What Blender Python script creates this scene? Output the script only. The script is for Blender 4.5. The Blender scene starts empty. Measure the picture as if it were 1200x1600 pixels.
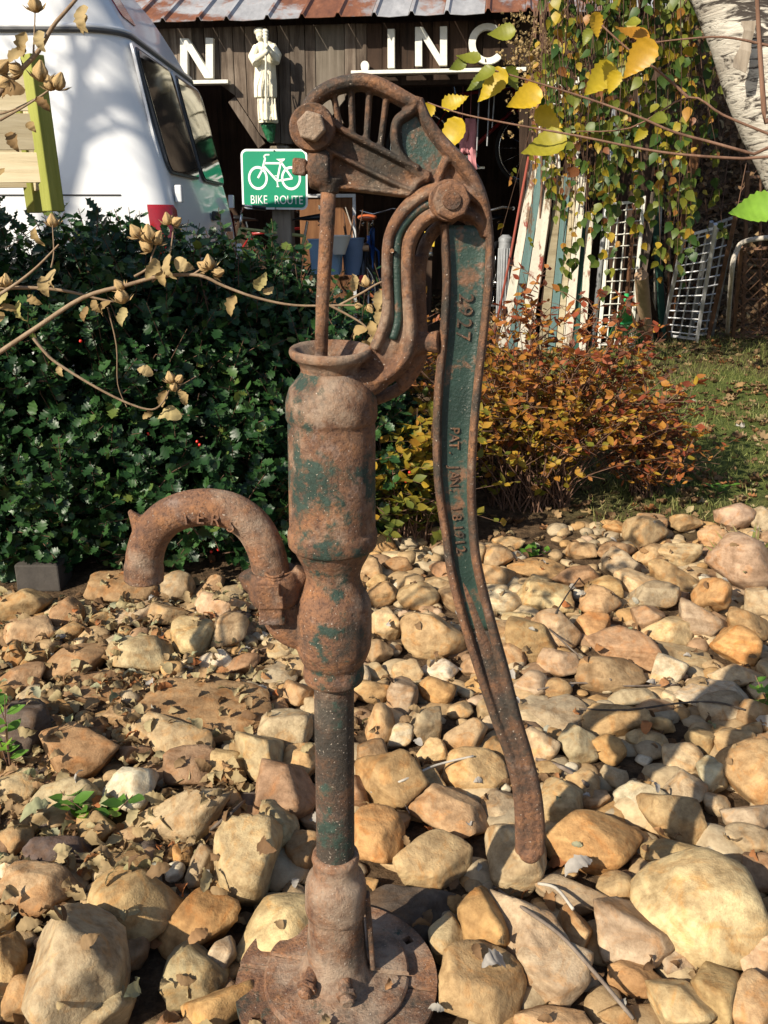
import bpy, bmesh, math, random
import numpy as np
from mathutils import Vector, Matrix, Quaternion, noise as mnoise

random.seed(11)
RNG = np.random.default_rng(11)
SC = bpy.context.scene
COL = SC.collection

# ------------------------------------------------------------------ camera
FPX = 1383.0                      # focal length in pixels of the 1200 x 1600 picture
PITCH = math.radians(18.0)
CAM = Vector((0.0, 0.0, 1.35))
cam_data = bpy.data.cameras.new('camera')
cam_data.sensor_fit = 'VERTICAL'
cam_data.sensor_height = 24.0
cam_data.lens = 24.0 * FPX / 1600.0
cam_data.clip_start = 0.05
cam_data.clip_end = 400.0
cam = bpy.data.objects.new('camera', cam_data)
COL.objects.link(cam)
cam.location = CAM
cam.rotation_euler = (math.radians(90) - PITCH, 0, 0)
SC.camera = cam

# ------------------------------------------------------------------ sky and sun
SUN_EL = math.radians(33.0)
SUN_AZ = math.radians(226.0)      # clockwise from +Y: behind the camera, to its left
SUN_DIR = Vector((math.sin(SUN_AZ) * math.cos(SUN_EL), math.cos(SUN_AZ) * math.cos(SUN_EL), math.sin(SUN_EL)))
world = bpy.data.worlds.new('World')
SC.world = world
world.use_nodes = True
wn = world.node_tree
wn.nodes.clear()
w_out = wn.nodes.new('ShaderNodeOutputWorld')
w_bg = wn.nodes.new('ShaderNodeBackground')
w_sky = wn.nodes.new('ShaderNodeTexSky')
w_sky.sky_type = 'NISHITA'
w_sky.sun_disc = False
w_sky.sun_elevation = SUN_EL
w_sky.sun_rotation = SUN_AZ
w_bg.inputs['Strength'].default_value = 0.088
wn.links.new(w_sky.outputs[0], w_bg.inputs['Color'])
wn.links.new(w_bg.outputs[0], w_out.inputs['Surface'])
sun_data = bpy.data.lights.new('sun', 'SUN')
sun_data.energy = 4.8
sun_data.angle = math.radians(0.53)
sun_data.color = (1.0, 0.90, 0.74)
sun = bpy.data.objects.new('sun', sun_data)
COL.objects.link(sun)
sun.location = (-5, -5, 8)
sun.rotation_euler = (-SUN_DIR).to_track_quat('-Z', 'Y').to_euler()
SC.view_settings.view_transform = 'Standard'
SC.view_settings.look = 'None'
SC.view_settings.gamma = 1.0
SC.view_settings.use_curve_mapping = False
SC.view_settings.exposure = 0.72
SC.cycles.use_denoising = True
SC.cycles.max_bounces = 6
SC.cycles.diffuse_bounces = 3
SC.cycles.transparent_max_bounces = 8

# ------------------------------------------------------------------ pixel rays
FWD = Vector((0, math.cos(PITCH), -math.sin(PITCH)))
UPV = Vector((0, math.sin(PITCH), math.cos(PITCH)))
RIGHT = Vector((1, 0, 0))

def ray(px, py):
    return RIGHT * ((px - 600) / FPX) + UPV * ((800 - py) / FPX) + FWD

def atY(px, py, Y):
    d = ray(px, py)
    return CAM + d * (Y / d.y)

def atZ(px, py, z):
    d = ray(px, py)
    return CAM + d * ((z - CAM.z) / d.z)

def depth(p):
    return (Vector(p) - CAM).dot(FWD)

def mpp(p):                       # metres for one picture pixel at p
    return depth(p) / FPX

def smooth(t):
    t = min(1.0, max(0.0, t))
    return t * t * (3 - 2 * t)

def terrain(x, y):
    z = -0.02
    z += 0.085 * max(0.0, y - 2.6) * smooth((y - 2.0) / 2.5) if y < 8.2 else 0.085 * 5.6
    if y > 8.2:
        z += 0.02 * min(y - 8.2, 6)
    bank = smooth((x - 2.0) / 2.5) * smooth((y - 8.4) / 1.5)
    z += bank * min(6.0, max(0.0, (y - 8.4) * 0.75))
    far = smooth((y - 16) / 14)
    z += far * 7
    z += 0.03 * mnoise.noise(Vector((x * 0.9, y * 0.9, 3.1))) * smooth((y - 2.5) / 2)
    return z

def ground(px, py):
    d = ray(px, py)
    t0, t1 = 0.3, 40.0
    n = 400
    prev = t0
    for i in range(1, n + 1):
        t = t0 * (t1 / t0) ** (i / n)
        p = CAM + d * t
        if p.z < terrain(p.x, p.y):
            a, b = prev, t
            for _ in range(20):
                m = (a + b) / 2
                q = CAM + d * m
                if q.z < terrain(q.x, q.y):
                    b = m
                else:
                    a = m
            return CAM + d * b
        prev = t
    return CAM + d * t1

# ------------------------------------------------------------------ building helpers
def frames(pts):
    pts = [Vector(p) for p in pts]
    n = len(pts)
    tans = []
    for i in range(n):
        a = pts[max(0, i - 1)]
        b = pts[min(n - 1, i + 1)]
        t = (b - a)
        tans.append(t.normalized() if t.length > 1e-9 else Vector((0, 0, 1)))
    up = Vector((0, 1, 0)) if abs(tans[0].y) < 0.9 else Vector((1, 0, 0))
    u = (up - tans[0] * up.dot(tans[0])).normalized()
    out = []
    for i in range(n):
        t = tans[i]
        u = (u - t * u.dot(t))
        u = u.normalized() if u.length > 1e-6 else t.orthogonal().normalized()
        out.append((pts[i], t, u, t.cross(u)))
    return out

def spline(pts, k=6):
    """Catmull-Rom through tuples of any length"""
    P = [np.array(p, float) for p in pts]
    if len(P) < 3:
        return [Vector(p) if len(p) == 3 else tuple(p) for p in P]
    out = []
    for i in range(len(P) - 1):
        p0 = P[max(0, i - 1)]; p1 = P[i]; p2 = P[i + 1]; p3 = P[min(len(P) - 1, i + 2)]
        for j in range(k):
            t = j / k
            q = 0.5 * ((2 * p1) + (-p0 + p2) * t + (2 * p0 - 5 * p1 + 4 * p2 - p3) * t * t + (-p0 + 3 * p1 - 3 * p2 + p3) * t ** 3)
            out.append(q)
    out.append(P[-1])
    return [tuple(q) for q in out]

class MB:
    def __init__(self):
        self.v = []
        self.f = []
    def add(self, vs, fs):
        o = len(self.v)
        self.v.extend([Vector(a) for a in vs])
        self.f.extend([tuple(i + o for i in q) for q in fs])
        return self
    def box(self, c, s, rot=None):
        c = Vector(c)
        vs = []
        for x in (-.5, .5):
            for y in (-.5, .5):
                for z in (-.5, .5):
                    p = Vector((x * s[0], y * s[1], z * s[2]))
                    if rot is not None:
                        p = rot @ p
                    vs.append(c + p)
        return self.add(vs, [(0, 1, 3, 2), (4, 6, 7, 5), (0, 4, 5, 1), (2, 3, 7, 6), (0, 2, 6, 4), (1, 5, 7, 3)])
    def bar(self, a, b, w, d, up=(0, 1, 0)):
        """rectangular bar from a to b, w wide, d deep along up"""
        a, b = Vector(a), Vector(b)
        t = (b - a).normalized()
        u = Vector(up)
        u = (u - t * u.dot(t)).normalized()
        s = t.cross(u)
        vs = []
        for p in (a, b):
            for i, j in ((-1, -1), (1, -1), (1, 1), (-1, 1)):
                vs.append(p + s * (i * w / 2) + u * (j * d / 2))
        return self.add(vs, [(3, 2, 1, 0), (4, 5, 6, 7), (0, 1, 5, 4), (1, 2, 6, 5), (2, 3, 7, 6), (3, 0, 4, 7)])
    def prism(self, poly, off):
        """polygon of 3D points extruded by off"""
        off = Vector(off)
        n = len(poly)
        vs = [Vector(p) for p in poly] + [Vector(p) + off for p in poly]
        fs = [tuple(range(n)), tuple(range(2 * n - 1, n - 1, -1))]
        fs += [(i, n + i, n + (i + 1) % n, (i + 1) % n) for i in range(n)]
        return self.add(vs, fs)
    def tube(self, pts, r, n=8, caps=True, sy=1.0, fixed=None):
        """sweep; r number or list; sy scales the section along `fixed` (a world axis) or the frame's u"""
        fr = frames(pts)
        m = len(fr)
        rs = r if isinstance(r, (list, tuple)) else [r] * m
        vs = []
        for k, (p, t, u, w) in enumerate(fr):
            if fixed is not None:
                u = Vector(fixed)
                u = (u - t * u.dot(t)).normalized()
                w = t.cross(u)
            s = sy[k] if isinstance(sy, (list, tuple)) else sy
            for i in range(n):
                a = 2 * math.pi * i / n
                vs.append(p + u * (math.cos(a) * rs[k] * s) + w * (math.sin(a) * rs[k]))
        fs = []
        for k in range(m - 1):
            for i in range(n):
                j = (i + 1) % n
                fs.append((k * n + i, k * n + j, (k + 1) * n + j, (k + 1) * n + i))
        if caps:
            fs.append(tuple(range(n - 1, -1, -1)))
            fs.append(tuple((m - 1) * n + i for i in range(n)))
        return self.add(vs, fs)
    def lathe(self, prof, n=32, close=False):
        """prof: list of (center Vector, radius, axis Vector)"""
        vs = []
        for c, r, ax in prof:
            u = Vector(ax).orthogonal().normalized() if abs(Vector(ax).z) < 0.9 else (Vector((1, 0, 0)) - Vector(ax) * Vector(ax).x).normalized()
            w = Vector(ax).cross(u)
            for i in range(n):
                a = 2 * math.pi * i / n
                vs.append(Vector(c) + u * (r * math.cos(a)) + w * (r * math.sin(a)))
        fs = []
        m = len(prof)
        for k in range(m - 1):
            for i in range(n):
                j = (i + 1) % n
                fs.append((k * n + i, k * n + j, (k + 1) * n + j, (k + 1) * n + i))
        if close:
            for i in range(n):
                j = (i + 1) % n
                fs.append(((m - 1) * n + i, (m - 1) * n + j, j, i))
        else:
            fs.append(tuple(range(n - 1, -1, -1)))
            fs.append(tuple((m - 1) * n + i for i in range(n)))
        return self.add(vs, fs)
    def sphere(self, c, r, n=12, m=8, scale=(1, 1, 1), rot=None):
        c = Vector(c)
        vs = [ ]
        for k in range(m + 1):
            th = math.pi * k / m
            for i in range(n):
                ph = 2 * math.pi * i / n
                p = Vector((math.sin(th) * math.cos(ph) * scale[0], math.sin(th) * math.sin(ph) * scale[1], math.cos(th) * scale[2])) * r
                if rot is not None:
                    p = rot @ p
                vs.append(c + p)
        fs = []
        for k in range(m):
            for i in range(n):
                j = (i + 1) % n
                fs.append((k * n + i, (k + 1) * n + i, (k + 1) * n + j, k * n + j))
        return self.add(vs, fs)
    def disc_ring(self, c, r0, r1, z0, z1, a0=0, a1=2 * math.pi, n=48, rot=None):
        """flat annular sector with thickness (z0..z1), about +Z through c"""
        c = Vector(c)
        full = abs(a1 - a0 - 2 * math.pi) < 1e-6
        vs = []
        for i in range(n + 1):
            a = a0 + (a1 - a0) * i / n
            for r, z in ((r0, z0), (r1, z0), (r1, z1), (r0, z1)):
                vs.append(c + Vector((r * math.cos(a), r * math.sin(a), z)))
        fs = []
        for i in range(n):
            for q in range(4):
                a_, b_ = i * 4 + q, i * 4 + (q + 1) % 4
                fs.append((a_, b_, b_ + 4, a_ + 4))
        if not full:
            fs.append((3, 2, 1, 0))
            fs.append((n * 4, n * 4 + 1, n * 4 + 2, n * 4 + 3))
        return self.add(vs, fs)
    def mesh(self, name, origin=(0, 0, 0)):
        o = Vector(origin)
        me = bpy.data.meshes.new(name)
        me.from_pydata([tuple(p - o) for p in self.v], [], self.f)
        me.validate()
        bm = bmesh.new()
        bm.from_mesh(me)
        bmesh.ops.remove_doubles(bm, verts=bm.verts, dist=1e-6)
        bmesh.ops.recalc_face_normals(bm, faces=bm.faces)
        bm.to_mesh(me)
        bm.free()
        return me
    def build(self, name, mat, parent=None, smooth=False, bevel=0.0, voxel=0.0, relax=0, origin=None, auto=False):
        if parent is not None:
            origin = world_loc(parent)
        elif origin is None:
            c = Vector((0, 0, 0))
            for p in self.v:
                c += p
            c /= max(1, len(self.v))
            c.z = min(p.z for p in self.v)
            origin = c
        me = self.mesh(name, origin)
        if mat is not None:
            me.materials.append(mat)
        o = bpy.data.objects.new(name, me)
        COL.objects.link(o)
        if parent is None:
            o.location = origin
        else:
            o.parent = parent
        WLOC[o.name] = Vector(origin)
        if smooth:
            me.polygons.foreach_set('use_smooth', [True] * len(me.polygons))
        if auto:
            me.polygons.foreach_set('use_smooth', [True] * len(me.polygons))
            me.set_sharp_from_angle(angle=math.radians(auto if auto is not True else 38))
        if bevel > 0:
            b = o.modifiers.new('bevel', 'BEVEL')
            b.width = bevel
            b.segments = 2
            b.limit_method = 'ANGLE'
            b.angle_limit = math.radians(35)
        if voxel > 0:
            m = o.modifiers.new('remesh', 'REMESH')
            m.mode = 'VOXEL'
            m.voxel_size = voxel
            m.use_smooth_shade = True
            if relax:
                s = o.modifiers.new('relax', 'SMOOTH')
                s.factor = 0.5
                s.iterations = relax
        return o

WLOC = {}
def world_loc(o):
    return WLOC.get(o.name, o.location).copy()

def thing(name, label, cat, loc, group=None):
    o = bpy.data.objects.new(name, None)
    COL.objects.link(o)
    o.empty_display_size = 0.1
    o.location = loc
    WLOC[o.name] = Vector(loc)
    return tag(o, label, cat, group)

def tag(o, label=None, cat=None, group=None, kind=None):
    if label: o['label'] = label
    if cat: o['category'] = cat
    if group: o['group'] = group
    if kind: o['kind'] = kind
    return o

def text_mesh(s, size, extrude):
    cu = bpy.data.curves.new('glyph', 'FONT')
    cu.body = s
    cu.size = size
    cu.extrude = extrude
    cu.align_x = 'CENTER'
    cu.align_y = 'CENTER'
    ob = bpy.data.objects.new('glyph', cu)
    COL.objects.link(ob)
    dg = bpy.context.evaluated_depsgraph_get()
    me = bpy.data.meshes.new_from_object(ob.evaluated_get(dg))
    vs = [v.co.copy() for v in me.vertices]
    fs = [tuple(p.vertices) for p in me.polygons]
    bpy.data.objects.remove(ob)
    bpy.data.curves.remove(cu)
    bpy.data.meshes.remove(me)
    return vs, fs

def put_text(mb, s, size, extrude, origin, ux, uy, squeeze=1.0):
    vs, fs = text_mesh(s, size, extrude)
    ux = Vector(ux).normalized(); uy = Vector(uy)
    uy = (uy - ux * uy.dot(ux)).normalized()
    uz = ux.cross(uy)
    mb.add([Vector(origin) + ux * v.x * squeeze + uy * v.y + uz * v.z for v in vs], fs)

# ------------------------------------------------------------------ leaf clouds
def leaf_template(stations, fold=0.25, curl=0.0, wave=0.0):
    """stations [(t, halfwidth)], first and last have zero width; returns verts (k,3), tris (m,3)"""
    v = []
    rows = []
    for i, (t, w) in enumerate(stations):
        z = curl * (t * t - t)
        if w == 0:
            rows.append((len(v),) * 3)
            v.append((t, 0, z))
        else:
            s = wave * (1 if i % 2 else -1)
            rows.append((len(v), len(v) + 1, len(v) + 2))
            v += [(t, w, z + fold * w + s), (t, 0, z), (t, -w, z + fold * w - s)]
    tri = []
    for a, b in zip(rows[:-1], rows[1:]):
        for q in ((a[0], a[1], b[1]), (a[0], b[1], b[0]), (a[1], a[2], b[2]), (a[1], b[2], b[1])):
            if len(set(q)) == 3:
                tri.append(q)
    return np.array(v, float), np.array(tri, int)

T_OVATE = leaf_template([(0, 0), (.12, .13), (.35, .30), (.62, .25), (.85, .1), (1, 0)], 0.3, 0.25)
T_LANCE = leaf_template([(0, 0), (.3, .2), (.65, .17), (1, 0)], 0.25, 0.3)
T_HOLLY = leaf_template([(0, 0), (.12, .2), (.22, .36), (.34, .24), (.47, .40), (.58, .25), (.7, .35), (.82, .15), (1, 0)], 0.22, 0.3, 0.03)
T_BIRCH = leaf_template([(0, 0), (.08, .2), (.25, .38), (.5, .32), (.75, .16), (1, 0)], 0.15, 0.3)
T_CURL = leaf_template([(0, 0), (.1, .12), (.25, .32), (.4, .24), (.55, .36), (.72, .2), (.87, .15), (1, 0)], 0.85, 1.1, 0.08)
def crisp_template(seed, n=13):
    """a dried leaf: ragged edge, rolled and twisted"""
    r = np.random.default_rng(seed)
    v, rows = [], []
    roll = r.uniform(1.2, 2.2)
    for i in range(n + 1):
        t = i / n
        w = .34 * math.sin(math.pi * t ** .75) ** .8 if 0 < i < n else 0
        w *= r.uniform(.72, 1.12)
        z = .35 * math.sin(2.6 * t) + r.normal() * .02
        y = .08 * math.sin(4 * t + seed)
        tw = .9 * t - .3
        if w == 0:
            rows.append((len(v),) * 5); v.append((t, y, z))
        else:
            rows.append(tuple(len(v) + j for j in range(5)))
            for f in (-1, -.5, 0, .5, 1):
                a = f * roll * .5
                yy, zz = w * math.sin(a) / max(.4, roll * .5), w * (1 - math.cos(a)) * .9 + r.normal() * .012
                v.append((t + r.normal() * .01, y + yy * math.cos(tw) - zz * math.sin(tw), z + yy * math.sin(tw) + zz * math.cos(tw)))
    tri = []
    for a, b in zip(rows[:-1], rows[1:]):
        for j in range(4):
            for q in ((a[j], a[j + 1], b[j + 1]), (a[j], b[j + 1], b[j])):
                if len(set(q)) == 3: tri.append(q)
    return np.array(v, float), np.array(tri, int)
T_CRISP = [crisp_template(s) for s in (1, 2, 3, 4)]
T_BLADE = leaf_template([(0, 0), (.02, .04), (.5, .035), (1, 0)], 0.3, 0.35)

def leaf_cloud(name, tpl, P, D, N, size, tint, mat, parent=None, origin=None):
    """P positions, D length directions, N approximate normals (n,3); size, tint (n,)"""
    tv, tf = tpl
    P = np.asarray(P, float); D = np.asarray(D, float); N = np.asarray(N, float)
    size = np.asarray(size, float); tint = np.asarray(tint, float)
    n, k = len(P), len(tv)
    D = D / (np.linalg.norm(D, axis=1, keepdims=True) + 1e-9)
    S = np.cross(N, D)
    ln = np.linalg.norm(S, axis=1, keepdims=True)
    S = np.where(ln > 1e-4, S / (ln + 1e-9), np.cross(D, np.array([0.3, 0.5, 0.8])))
    S = S / (np.linalg.norm(S, axis=1, keepdims=True) + 1e-9)
    U = np.cross(D, S)
    if parent is not None:
        origin = world_loc(parent)
    if origin is None:
        origin = Vector((float(P[:, 0].mean()), float(P[:, 1].mean()), float(P[:, 2].min())))
    O = np.array(tuple(origin))
    V = (P[:, None, :] - O + size[:, None, None] * (tv[None, :, 0:1] * D[:, None, :] + tv[None, :, 1:2] * S[:, None, :] + tv[None, :, 2:3] * U[:, None, :]))
    F = (tf[None] + (np.arange(n) * k)[:, None, None]).reshape(-1, 3)
    me = bpy.data.meshes.new(name)
    me.vertices.add(n * k)
    me.vertices.foreach_set('co', V.reshape(-1).astype(np.float32))
    nf = len(F)
    me.loops.add(nf * 3)
    me.loops.foreach_set('vertex_index', F.reshape(-1).astype(np.int32))
    me.polygons.add(nf)
    me.polygons.foreach_set('loop_start', (np.arange(nf) * 3).astype(np.int32))
    me.polygons.foreach_set('loop_total', np.full(nf, 3, np.int32))
    me.polygons.foreach_set('use_smooth', np.ones(nf, bool))
    at = me.attributes.new('tint', 'FLOAT', 'POINT')
    at.data.foreach_set('value', np.repeat(tint, k).astype(np.float32))
    me.update(calc_edges=True)
    me.materials.append(mat)
    o = bpy.data.objects.new(name, me)
    COL.objects.link(o)
    if parent is not None:
        o.parent = parent
    else:
        o.location = origin
    WLOC[o.name] = Vector(origin)
    return o

def rand_dirs(n, zbias=0.0):
    d = RNG.normal(size=(n, 3))
    d[:, 2] += zbias
    return d / np.linalg.norm(d, axis=1, keepdims=True)

# ------------------------------------------------------------------ materials
class NT:
    def __init__(self, name):
        self.m = bpy.data.materials.new(name)
        self.m.use_nodes = True
        self.t = self.m.node_tree
        self.t.nodes.clear()
        self.out = self.n('ShaderNodeOutputMaterial')
        self.tc = self.n('ShaderNodeTexCoord')
    def n(self, typ, **kw):
        nd = self.t.nodes.new(typ)
        for k, v in kw.items():
            setattr(nd, k, v)
        return nd
    def link(self, a, b):
        self.t.links.new(a, b)
    def noise(self, scale, detail=6, rough=0.6, vec=None, stretch=None, dist=0.0):
        nd = self.n('ShaderNodeTexNoise')
        nd.inputs['Scale'].default_value = scale
        nd.inputs['Detail'].default_value = detail
        nd.inputs['Roughness'].default_value = rough
        nd.inputs['Distortion'].default_value = dist
        v = vec or self.tc.outputs['Object']
        if stretch:
            mp = self.n('ShaderNodeMapping')
            mp.inputs['Scale'].default_value = stretch
            self.link(v, mp.inputs['Vector'])
            v = mp.outputs[0]
        self.link(v, nd.inputs['Vector'])
        return nd.outputs['Fac']
    def ramp(self, fac, stops, interp='LINEAR'):
        nd = self.n('ShaderNodeValToRGB')
        nd.color_ramp.interpolation = interp
        els = nd.color_ramp.elements
        while len(els) < len(stops):
            els.new(0.5)
        for e, (p, c) in zip(els, stops):
            e.position = p
            e.color = (c, c, c, 1) if isinstance(c, (int, float)) else (*c, 1)
        self.link(fac, nd.inputs['Fac'])
        return nd.outputs['Color']
    def mix(self, fac, a, b, mode='MIX'):
        nd = self.n('ShaderNodeMix', data_type='RGBA', blend_type=mode)
        for sock, v in ((nd.inputs['Factor'], fac), (nd.inputs['A'], a), (nd.inputs['B'], b)):
            if isinstance(v, (int, float)):
                sock.default_value = v
            elif isinstance(v, tuple):
                sock.default_value = (*v, 1)
            else:
                self.link(v, sock)
        return nd.outputs['Result']
    def math(self, op, a, b=0.0):
        nd = self.n('ShaderNodeMath', operation=op)
        for i, v in enumerate((a, b)):
            if isinstance(v, (int, float)):
                nd.inputs[i].default_value = v
            else:
                self.link(v, nd.inputs[i])
        return nd.outputs[0]
    def bump(self, h, strength=0.4, dist=0.01, prev=None):
        nd = self.n('ShaderNodeBump')
        nd.inputs['Strength'].default_value = strength
        nd.inputs['Distance'].default_value = dist
        self.link(h, nd.inputs['Height'])
        if prev is not None:
            self.link(prev, nd.inputs['Normal'])
        return nd.outputs[0]
    def surf(self, color, rough=0.6, normal=None, metallic=0.0, spec=0.5, translucent=0.0, coat=0.0):
        b = self.n('ShaderNodeBsdfPrincipled')
        for sock, v in (('Base Color', color), ('Roughness', rough), ('Metallic', metallic), ('Specular IOR Level', spec), ('Coat Weight', coat)):
            s = b.inputs[sock]
            if isinstance(v, (int, float)):
                s.default_value = v
            elif isinstance(v, tuple):
                s.default_value = (*v, 1)
            else:
                self.link(v, s)
        if coat:
            b.inputs['Coat Roughness'].default_value = 0.08
        if normal is not None:
            self.link(normal, b.inputs['Normal'])
        res = b.outputs[0]
        if translucent:
            tr = self.n('ShaderNodeBsdfTranslucent')
            if isinstance(color, tuple):
                tr.inputs['Color'].default_value = (*color, 1)
            else:
                self.link(color, tr.inputs['Color'])
            mx = self.n('ShaderNodeMixShader')
            mx.inputs[0].default_value = translucent
            self.link(res, mx.inputs[1])
            self.link(tr.outputs[0], mx.inputs[2])
            res = mx.outputs[0]
        self.link(res, self.out.inputs['Surface'])
        return self.m

MAT = {}
def plain(name, col, rough=0.6, vary=0.15, scale=12, metallic=0.0, bump=0.1, spec=0.5, coat=0.0):
    t = NT(name)
    n = t.noise(scale, 5)
    dark = tuple(c * (1 - vary) for c in col)
    lite = tuple(min(1, c * (1 + vary)) for c in col)
    c = t.ramp(n, [(0.3, dark), (0.7, lite)])
    nm = t.bump(t.noise(scale * 8, 3), bump, 0.003) if bump else None
    MAT[name] = t.surf(c, rough, nm, metallic, spec, coat=coat)
    return MAT[name]

def leaf_mat(name, stops, rough=0.5, translucent=0.3, spec=0.4):
    t = NT(name)
    a = t.n('ShaderNodeAttribute', attribute_name='tint')
    c = t.ramp(a.outputs['Fac'], stops)
    n = t.noise(60, 3)
    c = t.mix(0.35, c, t.ramp(n, [(0.3, 0.35), (0.7, 1.0)]), 'MULTIPLY')
    MAT[name] = t.surf(c, rough, None, 0.0, spec, translucent)
    return MAT[name]

def rust_mat(name, paint=0.0, pale=0.0, dark=0.0, fleck=0.0, seed=0.0):
    t = NT(name)
    mp = t.n('ShaderNodeMapping')
    mp.inputs['Location'].default_value = (seed, seed * 1.7, seed * 0.6)
    t.link(t.tc.outputs['Object'], mp.inputs['Vector'])
    v = mp.outputs[0]
    n1 = t.noise(11, 9, 0.68, v)
    n2 = t.noise(42, 8, 0.7, v)
    n3 = t.noise(170, 6, 0.7, v)
    base = t.ramp(n1, [(0.25, (.062, .036, .027)), (0.45, (.155, .080, .047)), (0.6, (.222, .120, .070)), (0.8, (.37, .235, .145))])
    orange = t.ramp(n2, [(0.35, (.070, .042, .033)), (0.5, (.20, .100, .055)), (0.68, (.38, .175, .070))])
    c = t.mix(0.5, base, orange)
    c = t.mix(1.0, c, t.ramp(t.noise(3.6, 6, 0.6, v), [(0.3, (.62, .60, .60)), (0.5, (1.0, .98, .96)), (0.7, (1.35, 1.28, 1.2))]), 'MULTIPLY')
    gm = t.ramp(t.noise(16, 8, 0.72, v), [(0.56, 0.0), (0.68, 0.55)])
    c = t.mix(gm, c, (.27, .215, .185))
    om = t.ramp(t.noise(8.5, 8, 0.7, v, dist=0.8), [(0.58, 0.0), (0.70, 0.5)])
    c = t.mix(om, c, (.40, .19, .08))
    c = t.mix(t.math('MULTIPLY', t.ramp(n3, [(0.36, 1.0), (0.5, 0.0)]), 0.7), c, (.055, .031, .024))
    if pale:
        pm = t.ramp(t.noise(7, 8, 0.7, v), [(0.62 - 0.25 * pale, 0.0), (0.74 - 0.2 * pale, 1.0)])
        c = t.mix(t.math('MULTIPLY', pm, 0.8), c, (.34, .26, .19))
    if dark:
        dm = t.ramp(t.noise(9, 9, 0.72, v), [(0.6 - 0.3 * dark, 0.0), (0.7 - 0.2 * dark, 1.0)])
        c = t.mix(t.math('MULTIPLY', dm, 0.85), c, (.030, .032, .028))
    if paint:
        pn = t.math('ADD', t.math('MULTIPLY', t.noise(6.5, 9, 0.66, v), 0.7), t.math('MULTIPLY', n2, 0.3))
        pm = t.ramp(pn, [(0.60 - 0.22 * paint, 0.0), (0.64 - 0.20 * paint, 1.0)])
        gcol = t.ramp(n2, [(0.3, (.014, .024, .019)), (0.5, (.024, .044, .034)), (0.75, (.055, .085, .067))])
        c = t.mix(pm, c, gcol)
    if fleck:
        fm = t.ramp(t.noise(260, 3, 0.5, v), [(0.70 - 0.06 * fleck, 0.0), (0.74, 1.0)])
        c = t.mix(fm, c, (.45, .38, .31))
    nm = t.bump(n3, 0.8, 0.0045)
    nm = t.bump(n2, 0.55, 0.010, nm)
    rough = t.ramp(n2, [(0.3, 0.62), (0.7, 0.88)])
    MAT[name] = t.surf(c, rough, nm, 0.0, 0.32)
    return MAT[name]
# ------------------------------------------------------------------ material library
rust_mat('rust', 0.05, 0.3, 0.25, 0.3, 0.0)
rust_mat('rust_head', 0.0, 0.1, 0.5, 0.3, 3.1)
rust_mat('rust_cylinder', 0.46, 0.30, 0.22, 0.3, 7.3)
rust_mat('rust_spout', 0.0, 0.5, 0.2, 0.4, 1.9)
rust_mat('rust_lower', 0.22, 0.35, 0.35, 0.4, 5.5)
rust_mat('rust_base', 0.26, 0.62, 0.3, 0.6, 9.2)
rust_mat('rust_pipe', 0.22, 0.15, 0.8, 0.9, 4.4)
rust_mat('rust_rail', 0.0, 0.1, 0.55, 0.5, 6.2)
rust_mat('bolt_tan', 0.0, 1.0, 0.0, 0.2, 2.2)

def painted_iron():
    t = NT('green_paint')
    n1 = t.noise(9, 9, 0.68)
    n2 = t.noise(45, 8, 0.7)
    n3 = t.noise(240, 4, 0.6)
    c = t.ramp(n1, [(0.3, (.011, .024, .019)), (0.5, (.019, .042, .033)), (0.72, (.040, .074, .058))])
    rm = t.ramp(t.math('ADD', t.math('MULTIPLY', n1, 0.45), t.math('MULTIPLY', n2, 0.55)), [(0.53, 0.0), (0.60, 1.0)])
    c = t.mix(t.math('MULTIPLY', rm, 0.8), c, t.ramp(n2, [(0.3, (.06, .03, .02)), (0.7, (.2, .095, .05))]))
    fm = t.ramp(n3, [(0.66, 0.0), (0.72, 1.0)])
    c = t.mix(t.math('MULTIPLY', fm, 0.6), c, (.30, .27, .22))
    nm = t.bump(n3, 0.4, 0.003)
    nm = t.bump(n2, 0.2, 0.006, nm)
    MAT['green_paint'] = t.surf(c, 0.42, nm, 0.0, 0.5)
painted_iron()

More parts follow.
